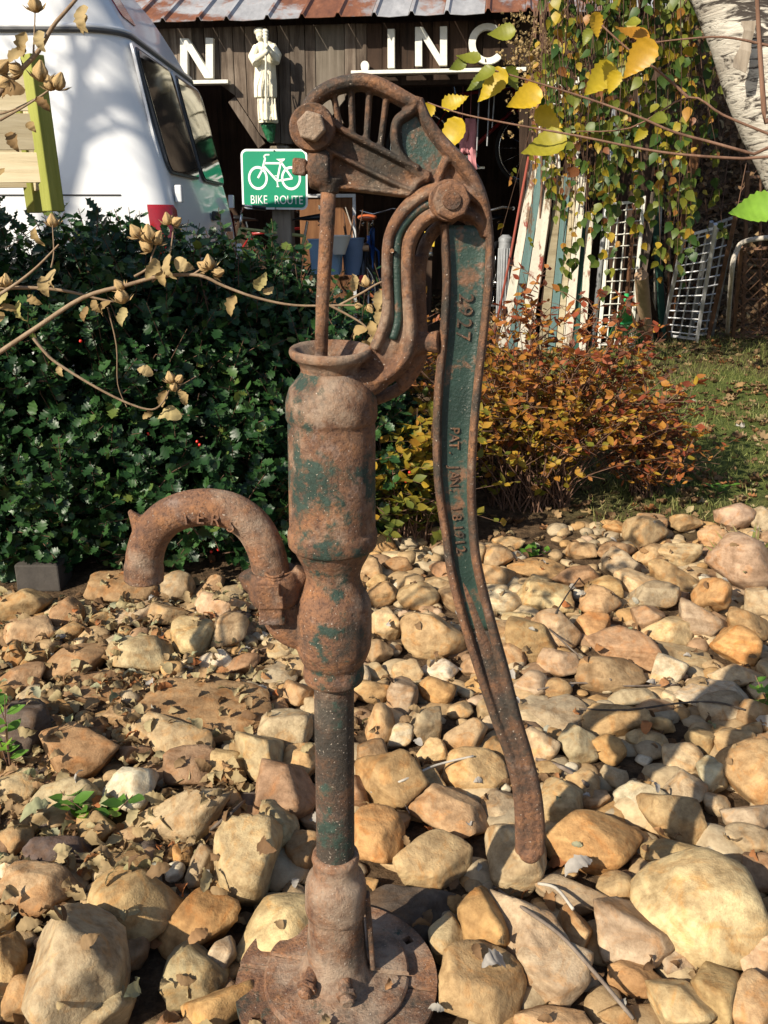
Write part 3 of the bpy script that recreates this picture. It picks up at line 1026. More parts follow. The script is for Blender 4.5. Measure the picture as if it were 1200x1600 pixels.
# ------------------------------------------------------------------ statue on its corbel
def build_statue():
    off = 0.10
    def Q(x, y, o=0.0):           # enlargement of (380,30)-(460,240), scale 7.62
        return FB(380 + x / 7.62, 30 + y / 7.62, off + o)
    k = mpp(Q(300, 800)) / 7.62
    root = thing('robed_statue', 'cream robed statue holding a staff, on the barn boards above the sign', 'statue', Q(300, 1240))
    mb = MB()
    def stack(rows, n=22, dr=.75):
        ring = []
        for x, y, w, o in rows:
            p = Q(x, y, o)
            ring.append((p, w * k))
        vs, fs = [], []
        for p, w in ring:
            for i in range(n):
                a = 2 * math.pi * i / n
                f = 1 + .05 * math.cos(7 * a)
                vs.append(p + FU * (w * f * math.cos(a)) + FN * (w * dr * f * math.sin(a)))
        for r in range(len(ring) - 1):
            for i in range(n):
                j = (i + 1) % n
                fs.append((r * n + i, r * n + j, (r + 1) * n + j, (r + 1) * n + i))
        fs.append(tuple(range(n))); fs.append(tuple((len(ring) - 1) * n + i for i in range(n - 1, -1, -1)))
        mb.add(vs, fs)
    stack([(262, 262, 50, 0), (262, 300, 110, 0), (262, 360, 120, 0), (262, 480, 118, 0), (262, 600, 124, 0), (262, 760, 135, 0), (265, 900, 136, 0), (265, 938, 134, 0)])
    stack([(270, 900, 104, 0), (280, 1050, 108, 0), (288, 1180, 108, .0), (290, 1215, 112, .0)])
    stack([(300, 1195, 116, .01), (300, 1240, 118, .01)])
    for x in (182, 225, 262, 310, 350, 385):   # folds of the gown
        mb.tube([Q(x * .98, 945, .10), Q(x, 1080, .105), Q(x + 12, 1205, .11)], [10 * k, 14 * k, 17 * k], 6)
    for x in (165, 215, 300, 345):
        mb.tube([Q(x * .4 + 160, 600, .09), Q(x, 800, .112), Q(x, 930, .105)], [6 * k, 11 * k, 13 * k], 6)
    # head, cap of hair, neck
    mb.sphere(Q(205, 195, .03), 62 * k, 16, 12, (.85, .95, 1.15))
    mb.sphere(Q(200, 150, .02), 72 * k, 16, 10, (1.05, 1.05, .62))
    mb.sphere(Q(180, 205, .085), 14 * k, 8, 6)
    mb.tube([Q(225, 235, .02), Q(245, 290, 0)], [40 * k, 46 * k], 10)
    # arms with wide sleeves meeting at the staff
    mb.tube([Q(165, 330, .02), Q(120, 450, .06), Q(160, 530, .10)], [48 * k, 62 * k, 52 * k], 10)
    mb.tube([Q(160, 470, .10), Q(225, 430, .14), Q(275, 395, .16)], [45 * k, 36 * k, 30 * k], 10)
    mb.tube([Q(345, 320, .02), Q(400, 430, .05), Q(385, 520, .08)], [50 * k, 60 * k, 46 * k], 10)
    mb.tube([Q(390, 470, .08), Q(330, 390, .13), Q(285, 325, .16)], [42 * k, 32 * k, 26 * k], 10)
    mb.sphere(Q(272, 395, .165), 32 * k, 10, 8)
    mb.sphere(Q(278, 325, .165), 28 * k, 10, 8)
    mb.tube([Q(262, 120, .15), Q(268, 240, .155), Q(272, 420, .16), Q(272, 900, .135), Q(282, 1200, .12)], [30 * k, 26 * k, 13 * k, 15 * k, 24 * k], 8)
    for y in (140, 175, 215):
        mb.tube([Q(265, y, .15), Q(266, y + 14, .15)], [36 * k, 36 * k], 10)
    mb.build('figure', MAT['statue_stone'], root, voxel=0.0042, relax=1)
    cb = thing('leafy_corbel', 'green painted leafy bracket under the cream statue', 'bracket', Q(330, 1475))
    m2 = MB()
    stack_rows = [(300, 1250, 92), (305, 1300, 82), (315, 1360, 68), (325, 1420, 50), (335, 1475, 22)]
    prof = [(Q(x, y, -.02), w * k, Vector((0, 0, 1))) for x, y, w in stack_rows]
    m2.lathe(prof, 16)
    rr = random.Random(4)
    for i in range(46):
        f = rr.random()
        y = 1255 + 205 * f
        w = 92 - 62 * f
        a = rr.uniform(-.1, math.pi + .1)
        p = Q(302 + 30 * f, y, -.02) + FU * (w * k * math.cos(a)) + FN * (w * k * math.sin(a))
        m2.sphere(p, rr.uniform(10, 18) * k, 6, 5)
    m2.build('carving', MAT['corbel_green'], cb, voxel=0.006, relax=1)
build_statue()
# ------------------------------------------------------------------ hand pump
BASE_Z = 0.035
BP = atZ(526, 1528, BASE_Z)          # centre of the base plate
YP = BP.y
def PP(px, py, dy=0.0):
    return atY(px, py, YP + dy)
CP = PP(517, 548)                    # centre of the cap rim
AX = (CP - BP).normalized()
pump = thing('hand_water_pump', 'tall rusty cast iron hand water pump with traces of green paint, standing among stones', 'pump', BP)

def axis_at(py):
    """point of the pump axis seen at picture height py"""
    lo, hi = -0.2, 1.6
    for _ in range(40):
        m = (lo + hi) / 2
        p = BP + AX * m
        d = p - CAM
        y = 800 - FPX * d.dot(UPV) / d.dot(FWD)
        if y > py:
            lo = m
        else:
            hi = m
    return BP + AX * ((lo + hi) / 2)
def prof(rows):
    out = []
    for py, half in rows:
        c = axis_at(py)
        out.append((c, half * mpp(c), AX))
    return out

# base: outer split ring, inner split disc, socket, clamp bolts
K = mpp(BP)
R_OUT, R_IN = 157 * K, 113 * K
gap = 0.012
rot0 = math.radians(-9)
for name, a0, a1, dz in (('base_ring', rot0 + gap, rot0 + math.pi - gap, 0.004), ('base_ring', rot0 + math.pi + gap, rot0 + 2 * math.pi - gap, -0.002)):
    mb = MB()
    # ring with two bolt holes: sectors around each hole
    holes = [a0 + .72, a1 - .72]
    hr = 0.0085
    rm = R_OUT * .86
    da = (hr * 1.0) / rm
    cuts = [a0, holes[0] - da, holes[0] + da, holes[1] - da, holes[1] + da, a1]
    for i in range(5):
        z0, z1 = -.012 + dz, .0 + dz
        if i in (1, 3):
            mb.disc_ring(BP, R_IN * .9, rm - hr, z0, z1, cuts[i], cuts[i + 1], 3)
            mb.disc_ring(BP, rm + hr, R_OUT, z0, z1, cuts[i], cuts[i + 1], 3)
        else:
            mb.disc_ring(BP, R_IN * .9, R_OUT, z0, z1, cuts[i], cuts[i + 1], 18)
    mb.build(name, MAT['rust_base'], pump, auto=True)
for a0, a1, z in ((rot0 + .10, rot0 + math.pi - .16, .023), (rot0 + math.pi - .14, rot0 + 2 * math.pi + .08, .013)):
    mb = MB()
    n = 40
    vs, fs = [], []
    rows = [(44 * K, .0, z + .012), (60 * K, .0, z + .006), (R_IN * .80, 0, z + .0015), (R_IN * .97, 0, z), (R_IN, 0, z - .004), (R_IN, 0, z - .010), (44 * K, 0, z - .010)]
    for i in range(n + 1):
        a = a0 + (a1 - a0) * i / n
        for r, _, zz in rows:
            vs.append(BP + Vector((r * math.cos(a), r * math.sin(a), zz)))
    m = len(rows)
    for i in range(n):
        for q in range(m):
            q2 = (q + 1) % m
            fs.append((i * m + q, i * m + q2, (i + 1) * m + q2, (i + 1) * m + q))
    fs.append(tuple(range(m))); fs.append(tuple(n * m + q for q in range(m - 1, -1, -1)))
    mb.add(vs, fs).build('base_disc', MAT['rust_base'], pump, auto=True)
socket = MB()
sp = prof([(1332, 33), (1334, 36), (1340, 37.5), (1344, 35.5), (1358, 35.5), (1364, 37), (1370, 44), (1378, 47), (1386, 48), (1414, 48.5), (1420, 47), (1423, 43), (1432, 43), (1470, 45.5), (1490, 47), (1500, 49)])
sp.append((BP + AX * .030, 53 * K, AX)); sp.append((BP + AX * .020, 58 * K, AX)); sp.append((BP, 60 * K, AX))
sp = sorted(sp, key=lambda q: -(q[0] - BP).dot(AX))
socket.lathe(sp, 40)
so = socket.build('socket', MAT['rust_base'], pump, auto=42)
# a vertical flange seam on the socket's right side
seam = MB()
s0, s1 = axis_at(1395), axis_at(1500)
seam.bar(s0 + Vector((47.5 * K * .98, -.002, 0)), s1 + Vector((56 * K, -.006, -.01)), .010, .02, (0, 1, 0))
seam.build('flange_seam', MAT['rust_base'], pump, bevel=.003)
for (px, py, ang) in ((481, 1505, -28), (543, 1520, 12)):
    c = BP + (Vector((-.046, -.050, .040)) if px < 500 else Vector((.020, -.064, .038)))
    d = Vector((math.sin(math.radians(ang)) * .6, -.85, -.22)).normalized()
    mb = MB()
    mb.lathe([(c - d * .03, .0125, d), (c + d * .004, .0125, d), (c + d * .005, .009, d), (c + d * .013, .0095, d), (c + d * .014, .0125, d), (c + d * .022, .0128, d), (c + d * .026, .009, d)], 12)
    bo = mb.build('clamp_bolt', MAT['rust'], pump, auto=True)
    MB().lathe([(c + d * .0055, .019, d), (c + d * .013, .019, d)], 6).build('nut', MAT['rust'], bo, bevel=.001)

# pipe
MB().lathe(prof([(1350, 29.5), (1060, 31.5), (1050, 31.5)]), 40).build('pipe', MAT['rust_pipe'], pump, auto=60)
# lower body (check valve bulge)
low = MB()
low.lathe(prof([(1063, 36), (1060, 46), (1050, 48), (1040, 47), (1034, 46), (1029, 50), (1018, 55), (1008, 58.5), (992, 60), (950, 60), (938, 58), (928, 54), (918, 48), (906, 43.5), (897, 42.5), (884, 46), (866, 56), (852, 63), (846, 62)]), 48)
# stub that carries the spout
def SPT(px, py):
    return PP(px, py)
stub = spline([SPT(500, 982), SPT(470, 983), SPT(450, 973), SPT(437, 952), SPT(431, 930), SPT(429, 912)], 5)
low.tube([Vector(p) for p in stub], [32 * mpp(BP) * .86] * len(stub), 22)
low.build('valve_body', MAT['rust_lower'], pump, voxel=0.0024, relax=1)
# cylinder with its two bands
MB().lathe(prof([(856, 58), (853, 66), (849, 69), (840, 70.2), (831, 70.2), (827, 69), (825, 67), (820, 67.3), (664, 68.6), (660, 67.6), (656, 70), (651, 71.8), (630, 71.8), (622, 70.5), (606, 66), (596, 58), (586, 50), (580, 47)]), 64).build('cylinder', MAT['rust_cylinder'], pump, auto=50)
# cap funnel: neck, rolled lip and inner cone
cap = MB()
AXC = (AX + Vector((.0, -.085, 0))).normalized()   # the worn cap tips a little forward
ring = prof([(588, 49), (578, 47), (568, 50), (560, 58), (557, 63), (550, 66), (545, 65), (542, 61), (545, 55), (560, 44), (575, 36), (590, 30), (600, 30), (600, 40)])
cap.lathe([(c, r, AXC) for c, r, _ in ring], 64, close=True)
cap.build('cap_lip', MAT['rust_spout'], pump, voxel=0.0022, relax=2)
MB().lathe([(axis_at(577), 41 * mpp(CP), AX), (axis_at(585), 41 * mpp(CP), AX)], 32).build('cap_floor', MAT['rust_head'], pump)
# pump rod
MB().tube([PP(513, 295), PP(512, 340), PP(504, 470), PP(501, 590)], [.0105, .0105, .0095, .0095], 14).build('pump_rod', MAT['rust'], pump, smooth=True)

# spout: goose neck with a pip
sl = [(225, 907), (225, 885), (228, 860), (238, 834), (258, 811), (288, 797), (325, 792), (362, 799), (392, 819), (411, 848), (421, 880), (426, 912)]
sl = spline([tuple(SPT(*p)) for p in sl], 5)
m_ = len(sl)
r0 = 30.5 * mpp(SPT(325, 792))
srad = [r0 * (1.03 if i < 6 else .99 - .03 * math.sin(math.pi * i / m_)) for i in range(m_)]
sp_ = MB()
sp_.tube([Vector(p) for p in sl], srad, 28)
spike = [SPT(222, 826), SPT(212, 810), SPT(205, 802), SPT(202, 797)]
sp_.tube(spike, [.016, .010, .0055, .0035], 10)
spout = sp_.build('spout', MAT['rust_spout'], pump, voxel=0.0026, relax=2)
mouth_d = (Vector(sl[0]) - Vector(sl[3])).normalized()
MB().lathe([(Vector(sl[0]) + mouth_d * .001, r0 * .80, mouth_d), (Vector(sl[0]) + mouth_d * .0016, r0 * .80, mouth_d)], 24).build('mouth', MAT['black_plastic'], spout)  # black disc over the closed end paints the shade inside the spout
tx = MB()
for ch, px, py, ang in (('I', 297, 804, 10), ('E', 319, 803, -3), ('R', 342, 806, -12), ('S', 366, 816, -25)):
    c = SPT(px, py) - Vector((0, r0 * .93, -.002))
    a = math.radians(ang)
    put_text(tx, ch, .026, .0035, c, (math.cos(a), 0, math.sin(a)), (-math.sin(a) * .9, 0.25, math.cos(a) * .9))
tx.build('lettering', MAT['rust_spout'], spout)
# clamp that joins the spout to the stub: two jaws with a hinge block and threads
cl = MB()
cx = SPT(430, 915)
tdir = (SPT(428, 880) - SPT(432, 950)).normalized()
rings = [(SPT(431, 940), .037), (SPT(431, 930), .042), (SPT(430, 918), .0425), (SPT(430, 908), .043), (SPT(429, 898), .041), (SPT(428, 890), .037)]
cl.lathe([(p, r, tdir) for p, r in rings], 30)
cl.tube([SPT(388, 893), SPT(395, 907), SPT(408, 918)], [.018, .020, .02], 10)
cl.tube([SPT(448, 922), SPT(462, 908), SPT(474, 890)], [.018, .018, .014], 10)
for px, py, s in ((425, 905, .030), (430, 922, .032)):
    cl.box(SPT(px, py) - Vector((0, .040, 0)), (s * 1.15, .022, s * .62))
cl.box(SPT(420, 940) - Vector((0, .036, 0)), (.018, .024, .034))
cl.box(SPT(438, 942) - Vector((0, .036, 0)), (.016, .024, .034))
cl.box(SPT(430, 952) - Vector((0, .035, 0)), (.040, .022, .012))
cl.build('clamp', MAT['rust'], pump, voxel=0.0018, relax=1)
th = MB()
for i in range(4):
    th.tube([SPT(432 + 14 * math.cos(t), 884 + i * 5 + 3 * math.sin(t)) - Vector((0, .026 + .012 * math.sin(t), 0)) for t in (0, .5, 1., 1.57, 2.1, 2.6, 3.14)], .0022, 6)
th.build('screw_thread', MAT['rust'], pump)

# bracket arm from the cap to the pivot
def Z5(x, y, dy=0.0):             # enlargement of (420,100)-(800,420), scale 3.158
    return PP(420 + x / 3.158, 100 + y / 3.158, dy)
arm = MB()
front = spline([(552, 604, 17), (585, 596, 18), (612, 581, 19), (634, 556, 18), (638, 525, 16.5), (637, 480, 15.5), (634, 430, 15), (636, 392, 15), (648, 360, 15), (670, 334, 15), (696, 316, 15)], 5)
# thick C-shaped plate between left and right edges
left = [(545, 585), (560, 560), (578, 545), (590, 525), (597, 500), (599, 470), (598, 430), (597, 395), (600, 368), (611, 340), (634, 310), (664, 290), (695, 282)]
right = [(716, 330), (690, 341), (668, 350), (656, 364), (647, 388), (646, 420), (648, 470), (650, 520), (648, 552), (634, 580), (610, 600), (580, 612), (550, 620)]
L3 = spline([tuple(PP(*p)) for p in left], 4)
R3 = spline([tuple(PP(*p)) for p in right], 4)
arm.prism([Vector(p) + Vector((0, -.004, 0)) for p in L3 + R3], (0, .018, 0))
def rail(mb, pts, r, sy, k=5, n=10, dy=0.0):
    """bar of half width r (m) along picture points, sy times as deep in Y"""
    P = spline([tuple(PP(*p[:2]) + Vector((0, dy, 0))) for p in pts], k)
    mb.tube([Vector(p) for p in P], r, n, sy=sy, fixed=(0, 1, 0))
rail(arm, [(700, 300), (668, 303), (640, 322), (618, 350), (607, 378), (605, 430), (606, 480), (598, 515), (585, 545)], .0085, 1.9)
rail(arm, [(700, 328), (672, 338), (652, 356), (639, 386), (637, 430), (640, 480), (642, 525), (634, 555), (612, 580), (580, 598), (550, 605)], .0098, 2.2)
back_rail = [(712, 336), (690, 352), (672, 372), (661, 400), (657, 440), (658, 490), (660, 535), (655, 572), (632, 606), (606, 622), (580, 632)]
rail(arm, back_rail, .0095, 1.5, dy=.030)
arm.prism([PP(640, 400, .012), PP(664, 400, .012), PP(664, 560, .012), PP(628, 606, .012), PP(612, 590, .012), PP(640, 545, .012)], (0, .012, 0))
# stop lug to the handle
arm.tube([PP(650, 535, .014), PP(668, 535, .010), PP(687, 534, .004)], [.020, .014, .017], 12)
# blend into the shoulder
arm.tube([PP(520, 600), PP(560, 602), PP(600, 590)], [.030, .028, .016], 12)
arm_o = arm.build('bracket_arm', MAT['rust_spout'], pump, voxel=0.0024, relax=3)
gr = MB()
gpts = spline([(690, 314), (662, 322), (640, 340), (623, 366), (620, 400), (621, 450), (622, 500), (614, 530)], 5)
gr.tube([PP(p[0], p[1], -.006) for p in gpts], .0062, 8, sy=.6, fixed=(0, 1, 0))
gr.build('paint_groove', MAT['green_paint'], arm_o, smooth=True)
MB().lathe([(PP(612.5, 392, -.012), .0035, Vector((0, 1, 0))), (PP(612.5, 392, -.0175), .003, Vector((0, 1, 0)))], 8).build('rivet', MAT['rust_rail'], arm_o)

# pivot boss, nut and pin
pv = PP(700, 314)
yy = Vector((0, -1, 0))
pb = MB().lathe([(pv + yy * -.03, .027, yy), (pv + yy * .020, .0275, yy), (pv + yy * .024, .0255, yy)], 30).build('pivot_boss', MAT['rust_head'], pump, auto=True)
MB().lathe([(pv + yy * .0235 + Vector((.003, 0, 0)), .0265, yy), (pv + yy * .031 + Vector((.003, 0, 0)), .024, yy)], 8).build('nut', MAT['rust_spout'], pb, bevel=.0025)
MB().lathe([(pv + yy * .031 + Vector((.003, 0, 0)), .0125, yy), (pv + yy * .0345 + Vector((.003, 0, 0)), .0118, yy)], 20).build('pin', MAT['rust_rail'], pb, auto=True)

# lever head and handle: one casting
lev = MB()
DY = 0.012                          # the lever lies a little behind the bracket's face
def rz(mb, pts, r, sy, k=4, n=10, dy=DY):
    P = spline([tuple(Z5(*p[:2]) + Vector((0, dy, 0))) for p in pts], k)
    rr = r if not isinstance(r, (list, tuple)) else [np.interp(i / (len(P) - 1), np.linspace(0, 1, len(r)), r) for i in range(len(P))]
    if isinstance(rr, np.ndarray):
        rr = list(rr)
    mb.tube([Vector(p) for p in P], rr, n, sy=sy, fixed=(0, 1, 0))
# fan rim
rz(lev, [(190, 300), (200, 215), (235, 160), (300, 118), (370, 94), (450, 84), (520, 96), (600, 132), (670, 170), (715, 192)], [.012, .0115, .011, .011, .0115, .0115, .011, .010], 2.0)
rz(lev, [(722, 178), (715, 215), (680, 245), (642, 272), (626, 310), (624, 370), (640, 430), (680, 490), (740, 540), (790, 565)], [.0095, .0085, .0075, .007, .007, .008, .009], 2.3)
rz(lev, [(735, 160), (722, 215)], .0075, 2.4)
for p, q in (((316, 140), (348, 305)), ((405, 110), (412, 350)), ((497, 110), (480, 395)), ((583, 140), (548, 425))):
    rz(lev, [p, ((p[0] + q[0]) / 2, (p[1] + q[1]) / 2), q], .0046, 1.9)
# arm plate and its ridges
plate = [(150, 330), (205, 385), (300, 425), (310, 598), (420, 606), (560, 622), (690, 640), (760, 620), (820, 560), (730, 515), (600, 448), (500, 398), (400, 348), (310, 292), (250, 235), (190, 240)]
lev.prism([Z5(*p, DY - .007) for p in plate], (0, .022, 0))
rz(lev, [(245, 240), (320, 300), (420, 358), (520, 408), (620, 460), (740, 520)], .0056, 4.0)
rz(lev, [(205, 392), (300, 430), (420, 490), (540, 550), (640, 598), (710, 625)], .0046, 4.6)
rz(lev, [(300, 604), (420, 612), (560, 628), (695, 645)], .0050, 4.0)
rz(lev, [(304, 440), (302, 520), (300, 604)], .0046, 4.4)
rz(lev, [(700, 640), (740, 580), (790, 560)], .007, 2.7)
# web of the head behind the green recess
webh = [(640, 300), (680, 260), (740, 230), (800, 300), (870, 400), (950, 480), (1020, 575), (1060, 660), (1090, 760), (1100, 860), (1000, 800), (900, 760), (860, 800), (840, 700), (760, 600), (690, 500), (650, 400)]
lev.prism([Z5(*p, DY - .001) for p in webh], (0, .010, 0))
rz(lev, [(735, 170), (775, 270), (835, 360), (900, 435), (965, 505), (1020, 590), (1058, 680), (1082, 780), (1092, 880), (1094, 1000)], [.008, .0085, .0095, .0105, .011, .0105, .009, .0075, .0065, .0065], 2.2)
rz(lev, [(880, 470), (858, 520), (840, 565), (825, 600)], .0065, 2.2)
rz(lev, [(880, 760), (940, 735), (1000, 745), (1050, 790), (1075, 850)], .008, 1.8)
rz(lev, [(905, 660), (960, 640), (1030, 660), (1060, 700)], .010, 1.5)
# handle rails and web
HL = [(694, 350), (697, 400), (698, 450), (694, 520), (686, 600), (683, 680), (686, 760), (698, 840), (705, 890), (722, 960), (747, 1040), (774, 1120), (797, 1180), (812, 1240), (816, 1300), (817, 1330)]
HR = [(764, 400), (762, 450), (755, 520), (746, 600), (739, 680), (736, 760), (740, 840), (747, 890), (764, 960), (786, 1040), (806, 1120), (823, 1180), (836, 1240), (841, 1300), (838, 1330)]
def hrail(pts, r, sy):
    P = spline([tuple(PP(p[0], p[1], DY)) for p in pts], 5)
    rr = [float(np.interp(i / (len(P) - 1), np.linspace(0, 1, len(r)), r)) for i in range(len(P))]
    ss = [float(np.interp(i / (len(P) - 1), np.linspace(0, 1, len(sy)), sy)) for i in range(len(P))]
    lev.tube([Vector(p) for p in P], rr, 12, sy=ss, fixed=(0, 1, 0))
hrail(HL, [.0062, .0065, .0068, .007, .0075, .008, .009, .012, .014], [2.5, 2.5, 2.4, 2.3, 2.1, 1.8, 1.4, 1.1, 1.0])
hrail([(765, 370)] + HR, [.0062, .0068, .007, .0072, .0078, .0082, .0095, .012, .014], [2.5, 2.5, 2.4, 2.3, 2.1, 1.8, 1.4, 1.1, 1.0])
LW = spline(HL, 4); RW = spline([(765, 360)] + HR, 4)
lev.prism([PP(p[0], p[1], DY) for p in LW] + [PP(p[0], p[1], DY) for p in reversed(RW)], (0, .009, 0))
mid_ = spline([(720, 900), (745, 970), (767, 1040), (790, 1120), (810, 1180), (824, 1240), (828.5, 1300), (828, 1330)], 5)
lev.tube([PP(p[0], p[1], DY) for p in mid_], [float(np.interp(i / (len(mid_) - 1), [0, .3, .6, 1], [.004, .012, .0165, .019])) for i in range(len(mid_))], 14, sy=[float(np.interp(i / (len(mid_) - 1), [0, .3, .6, 1], [.5, .55, .7, .9])) for i in range(len(mid_))], fixed=(0, 1, 0))
lev.sphere(PP(828, 1330, DY), .021, 14, 10)
lever = lev.build('lever_handle', MAT['rust_rail'], pump, voxel=0.0019, relax=2)
# green painted faces inside the channels: thin coats on the web
coat = MB()
def inset(A, B, f0, f1):
    n = 60
    a = np.array(spline(A, 8)); b = np.array(spline(B, 8))
    ys = np.linspace(f0, f1, n)
    la = [(float(np.interp(y, a[:, 1], a[:, 0])), y) for y in ys]
    lb = [(float(np.interp(y, b[:, 1], b[:, 0])), y) for y in ys]
    return la, lb
for y0_, y1_, pm_ in ((352, 985, 'green_paint'), (985, 1120, 'rust_pipe')):
  la, lb = inset(HL, [(765, 360)] + HR, y0_, y1_)
  cv = MB()
  vs, fs = [], []
  cn = 9
  for i, (p, q) in enumerate(zip(la, lb)):
      for j in range(cn):
          f = .04 + .92 * j / (cn - 1)
          e = abs(f - .5) * 2
          lift = .007 * max(0, e - .45) ** 2 / .3
          vs.append(PP(p[0] + (q[0] - p[0]) * f, p[1], DY - .0012 - lift))
  for i in range(len(la) - 1):
      for j in range(cn - 1):
          fs.append((i * cn + j, i * cn + j + 1, (i + 1) * cn + j + 1, (i + 1) * cn + j))
  o = cv.add(vs, fs).build('web_paint', MAT[pm_], lever, smooth=True)
  sd = o.modifiers.new('coat', 'SOLIDIFY'); sd.thickness = .001
hw = [(655, 300), (690, 268), (735, 240), (790, 310), (850, 410), (855, 470), (838, 545), (800, 556), (730, 510), (690, 470), (660, 400)]
MB().prism([Z5(*p, DY - .0022) for p in hw], (0, .0006, 0)).build('web_paint', MAT['green_paint'], lever)
# raised numbers and patent date running down the web
tx = MB()
def web_mid(py):
    a = np.array(spline(HL, 8)); b = np.array(spline(HR, 8))
    return (float(np.interp(py, a[:, 1], a[:, 0])) + float(np.interp(py, b[:, 1], b[:, 0]))) / 2
def run(s, y0, y1, size, dx=0):
    n = len(s)
    for i, ch in enumerate(s):
        if ch == ' ':
            continue
        y = y0 + (y1 - y0) * i / (n - 1)
        a, b = PP(web_mid(y - 12) + dx, y - 12, DY), PP(web_mid(y + 12) + dx, y + 12, DY)
        t = (b - a).normalized()
        up = Vector((0, -1, 0)).cross(t)
        if up.x < 0:
            up = -up
        put_text(tx, ch, size, .0034, PP(web_mid(y) + dx, y, DY - .0022), t, up, .95)
for w_, ya, yb, sz in (('2927', 466, 524, .030), ('PAT.', 672, 707, .021), ('JAN.', 730, 765, .021), ('18', 794, 808, .021), ('1912', 824, 858, .021)):
    tx = MB()
    run(w_, ya, yb, sz, -2)
    tx.build('lettering', MAT['rust_rail'], lever)

# bolt through the fan boss, rod head with its set screw
bc = Z5(215, 315, -.012)
MB().lathe([(bc + yy * -.05, .030, yy), (bc + yy * .004, .0305, yy), (bc + yy * .008, .028, yy)], 28).build('lever_boss', MAT['rust_head'], pump, auto=True)
hexb = MB()
hexb.lathe([(bc + yy * .008, .0195, yy), (bc + yy * .024, .0195, yy), (bc + yy * .027, .0170, yy)], 6)
hexb.build('hex_bolt', MAT['bolt_tan'], pump, bevel=.002)
rh = MB()
xx = Vector((1, 0, 0))
rh.lathe([(Z5(197, 515, .004), .021, xx), (Z5(203, 515, .004), .026, xx), (Z5(250, 520, .004), .028, xx), (Z5(296, 525, .004), .0275, xx), (Z5(304, 526, .004), .022, xx)], 22)
rh.tube([Z5(300, 560, .002), Z5(296, 640, .002)], [.020, .013], 16)
rh.build('rod_head', MAT['rust_head'], pump, voxel=0.0026, relax=2)
ss = MB().box(Z5(152, 508, .002), (.0185, .020, .0215), Matrix.Rotation(math.radians(5), 3, 'Y')).tube([Z5(170, 510, .002), Z5(205, 513, .002)], .0085, 12)
ss.build('set_screw', MAT['rust'], pump, bevel=.003)
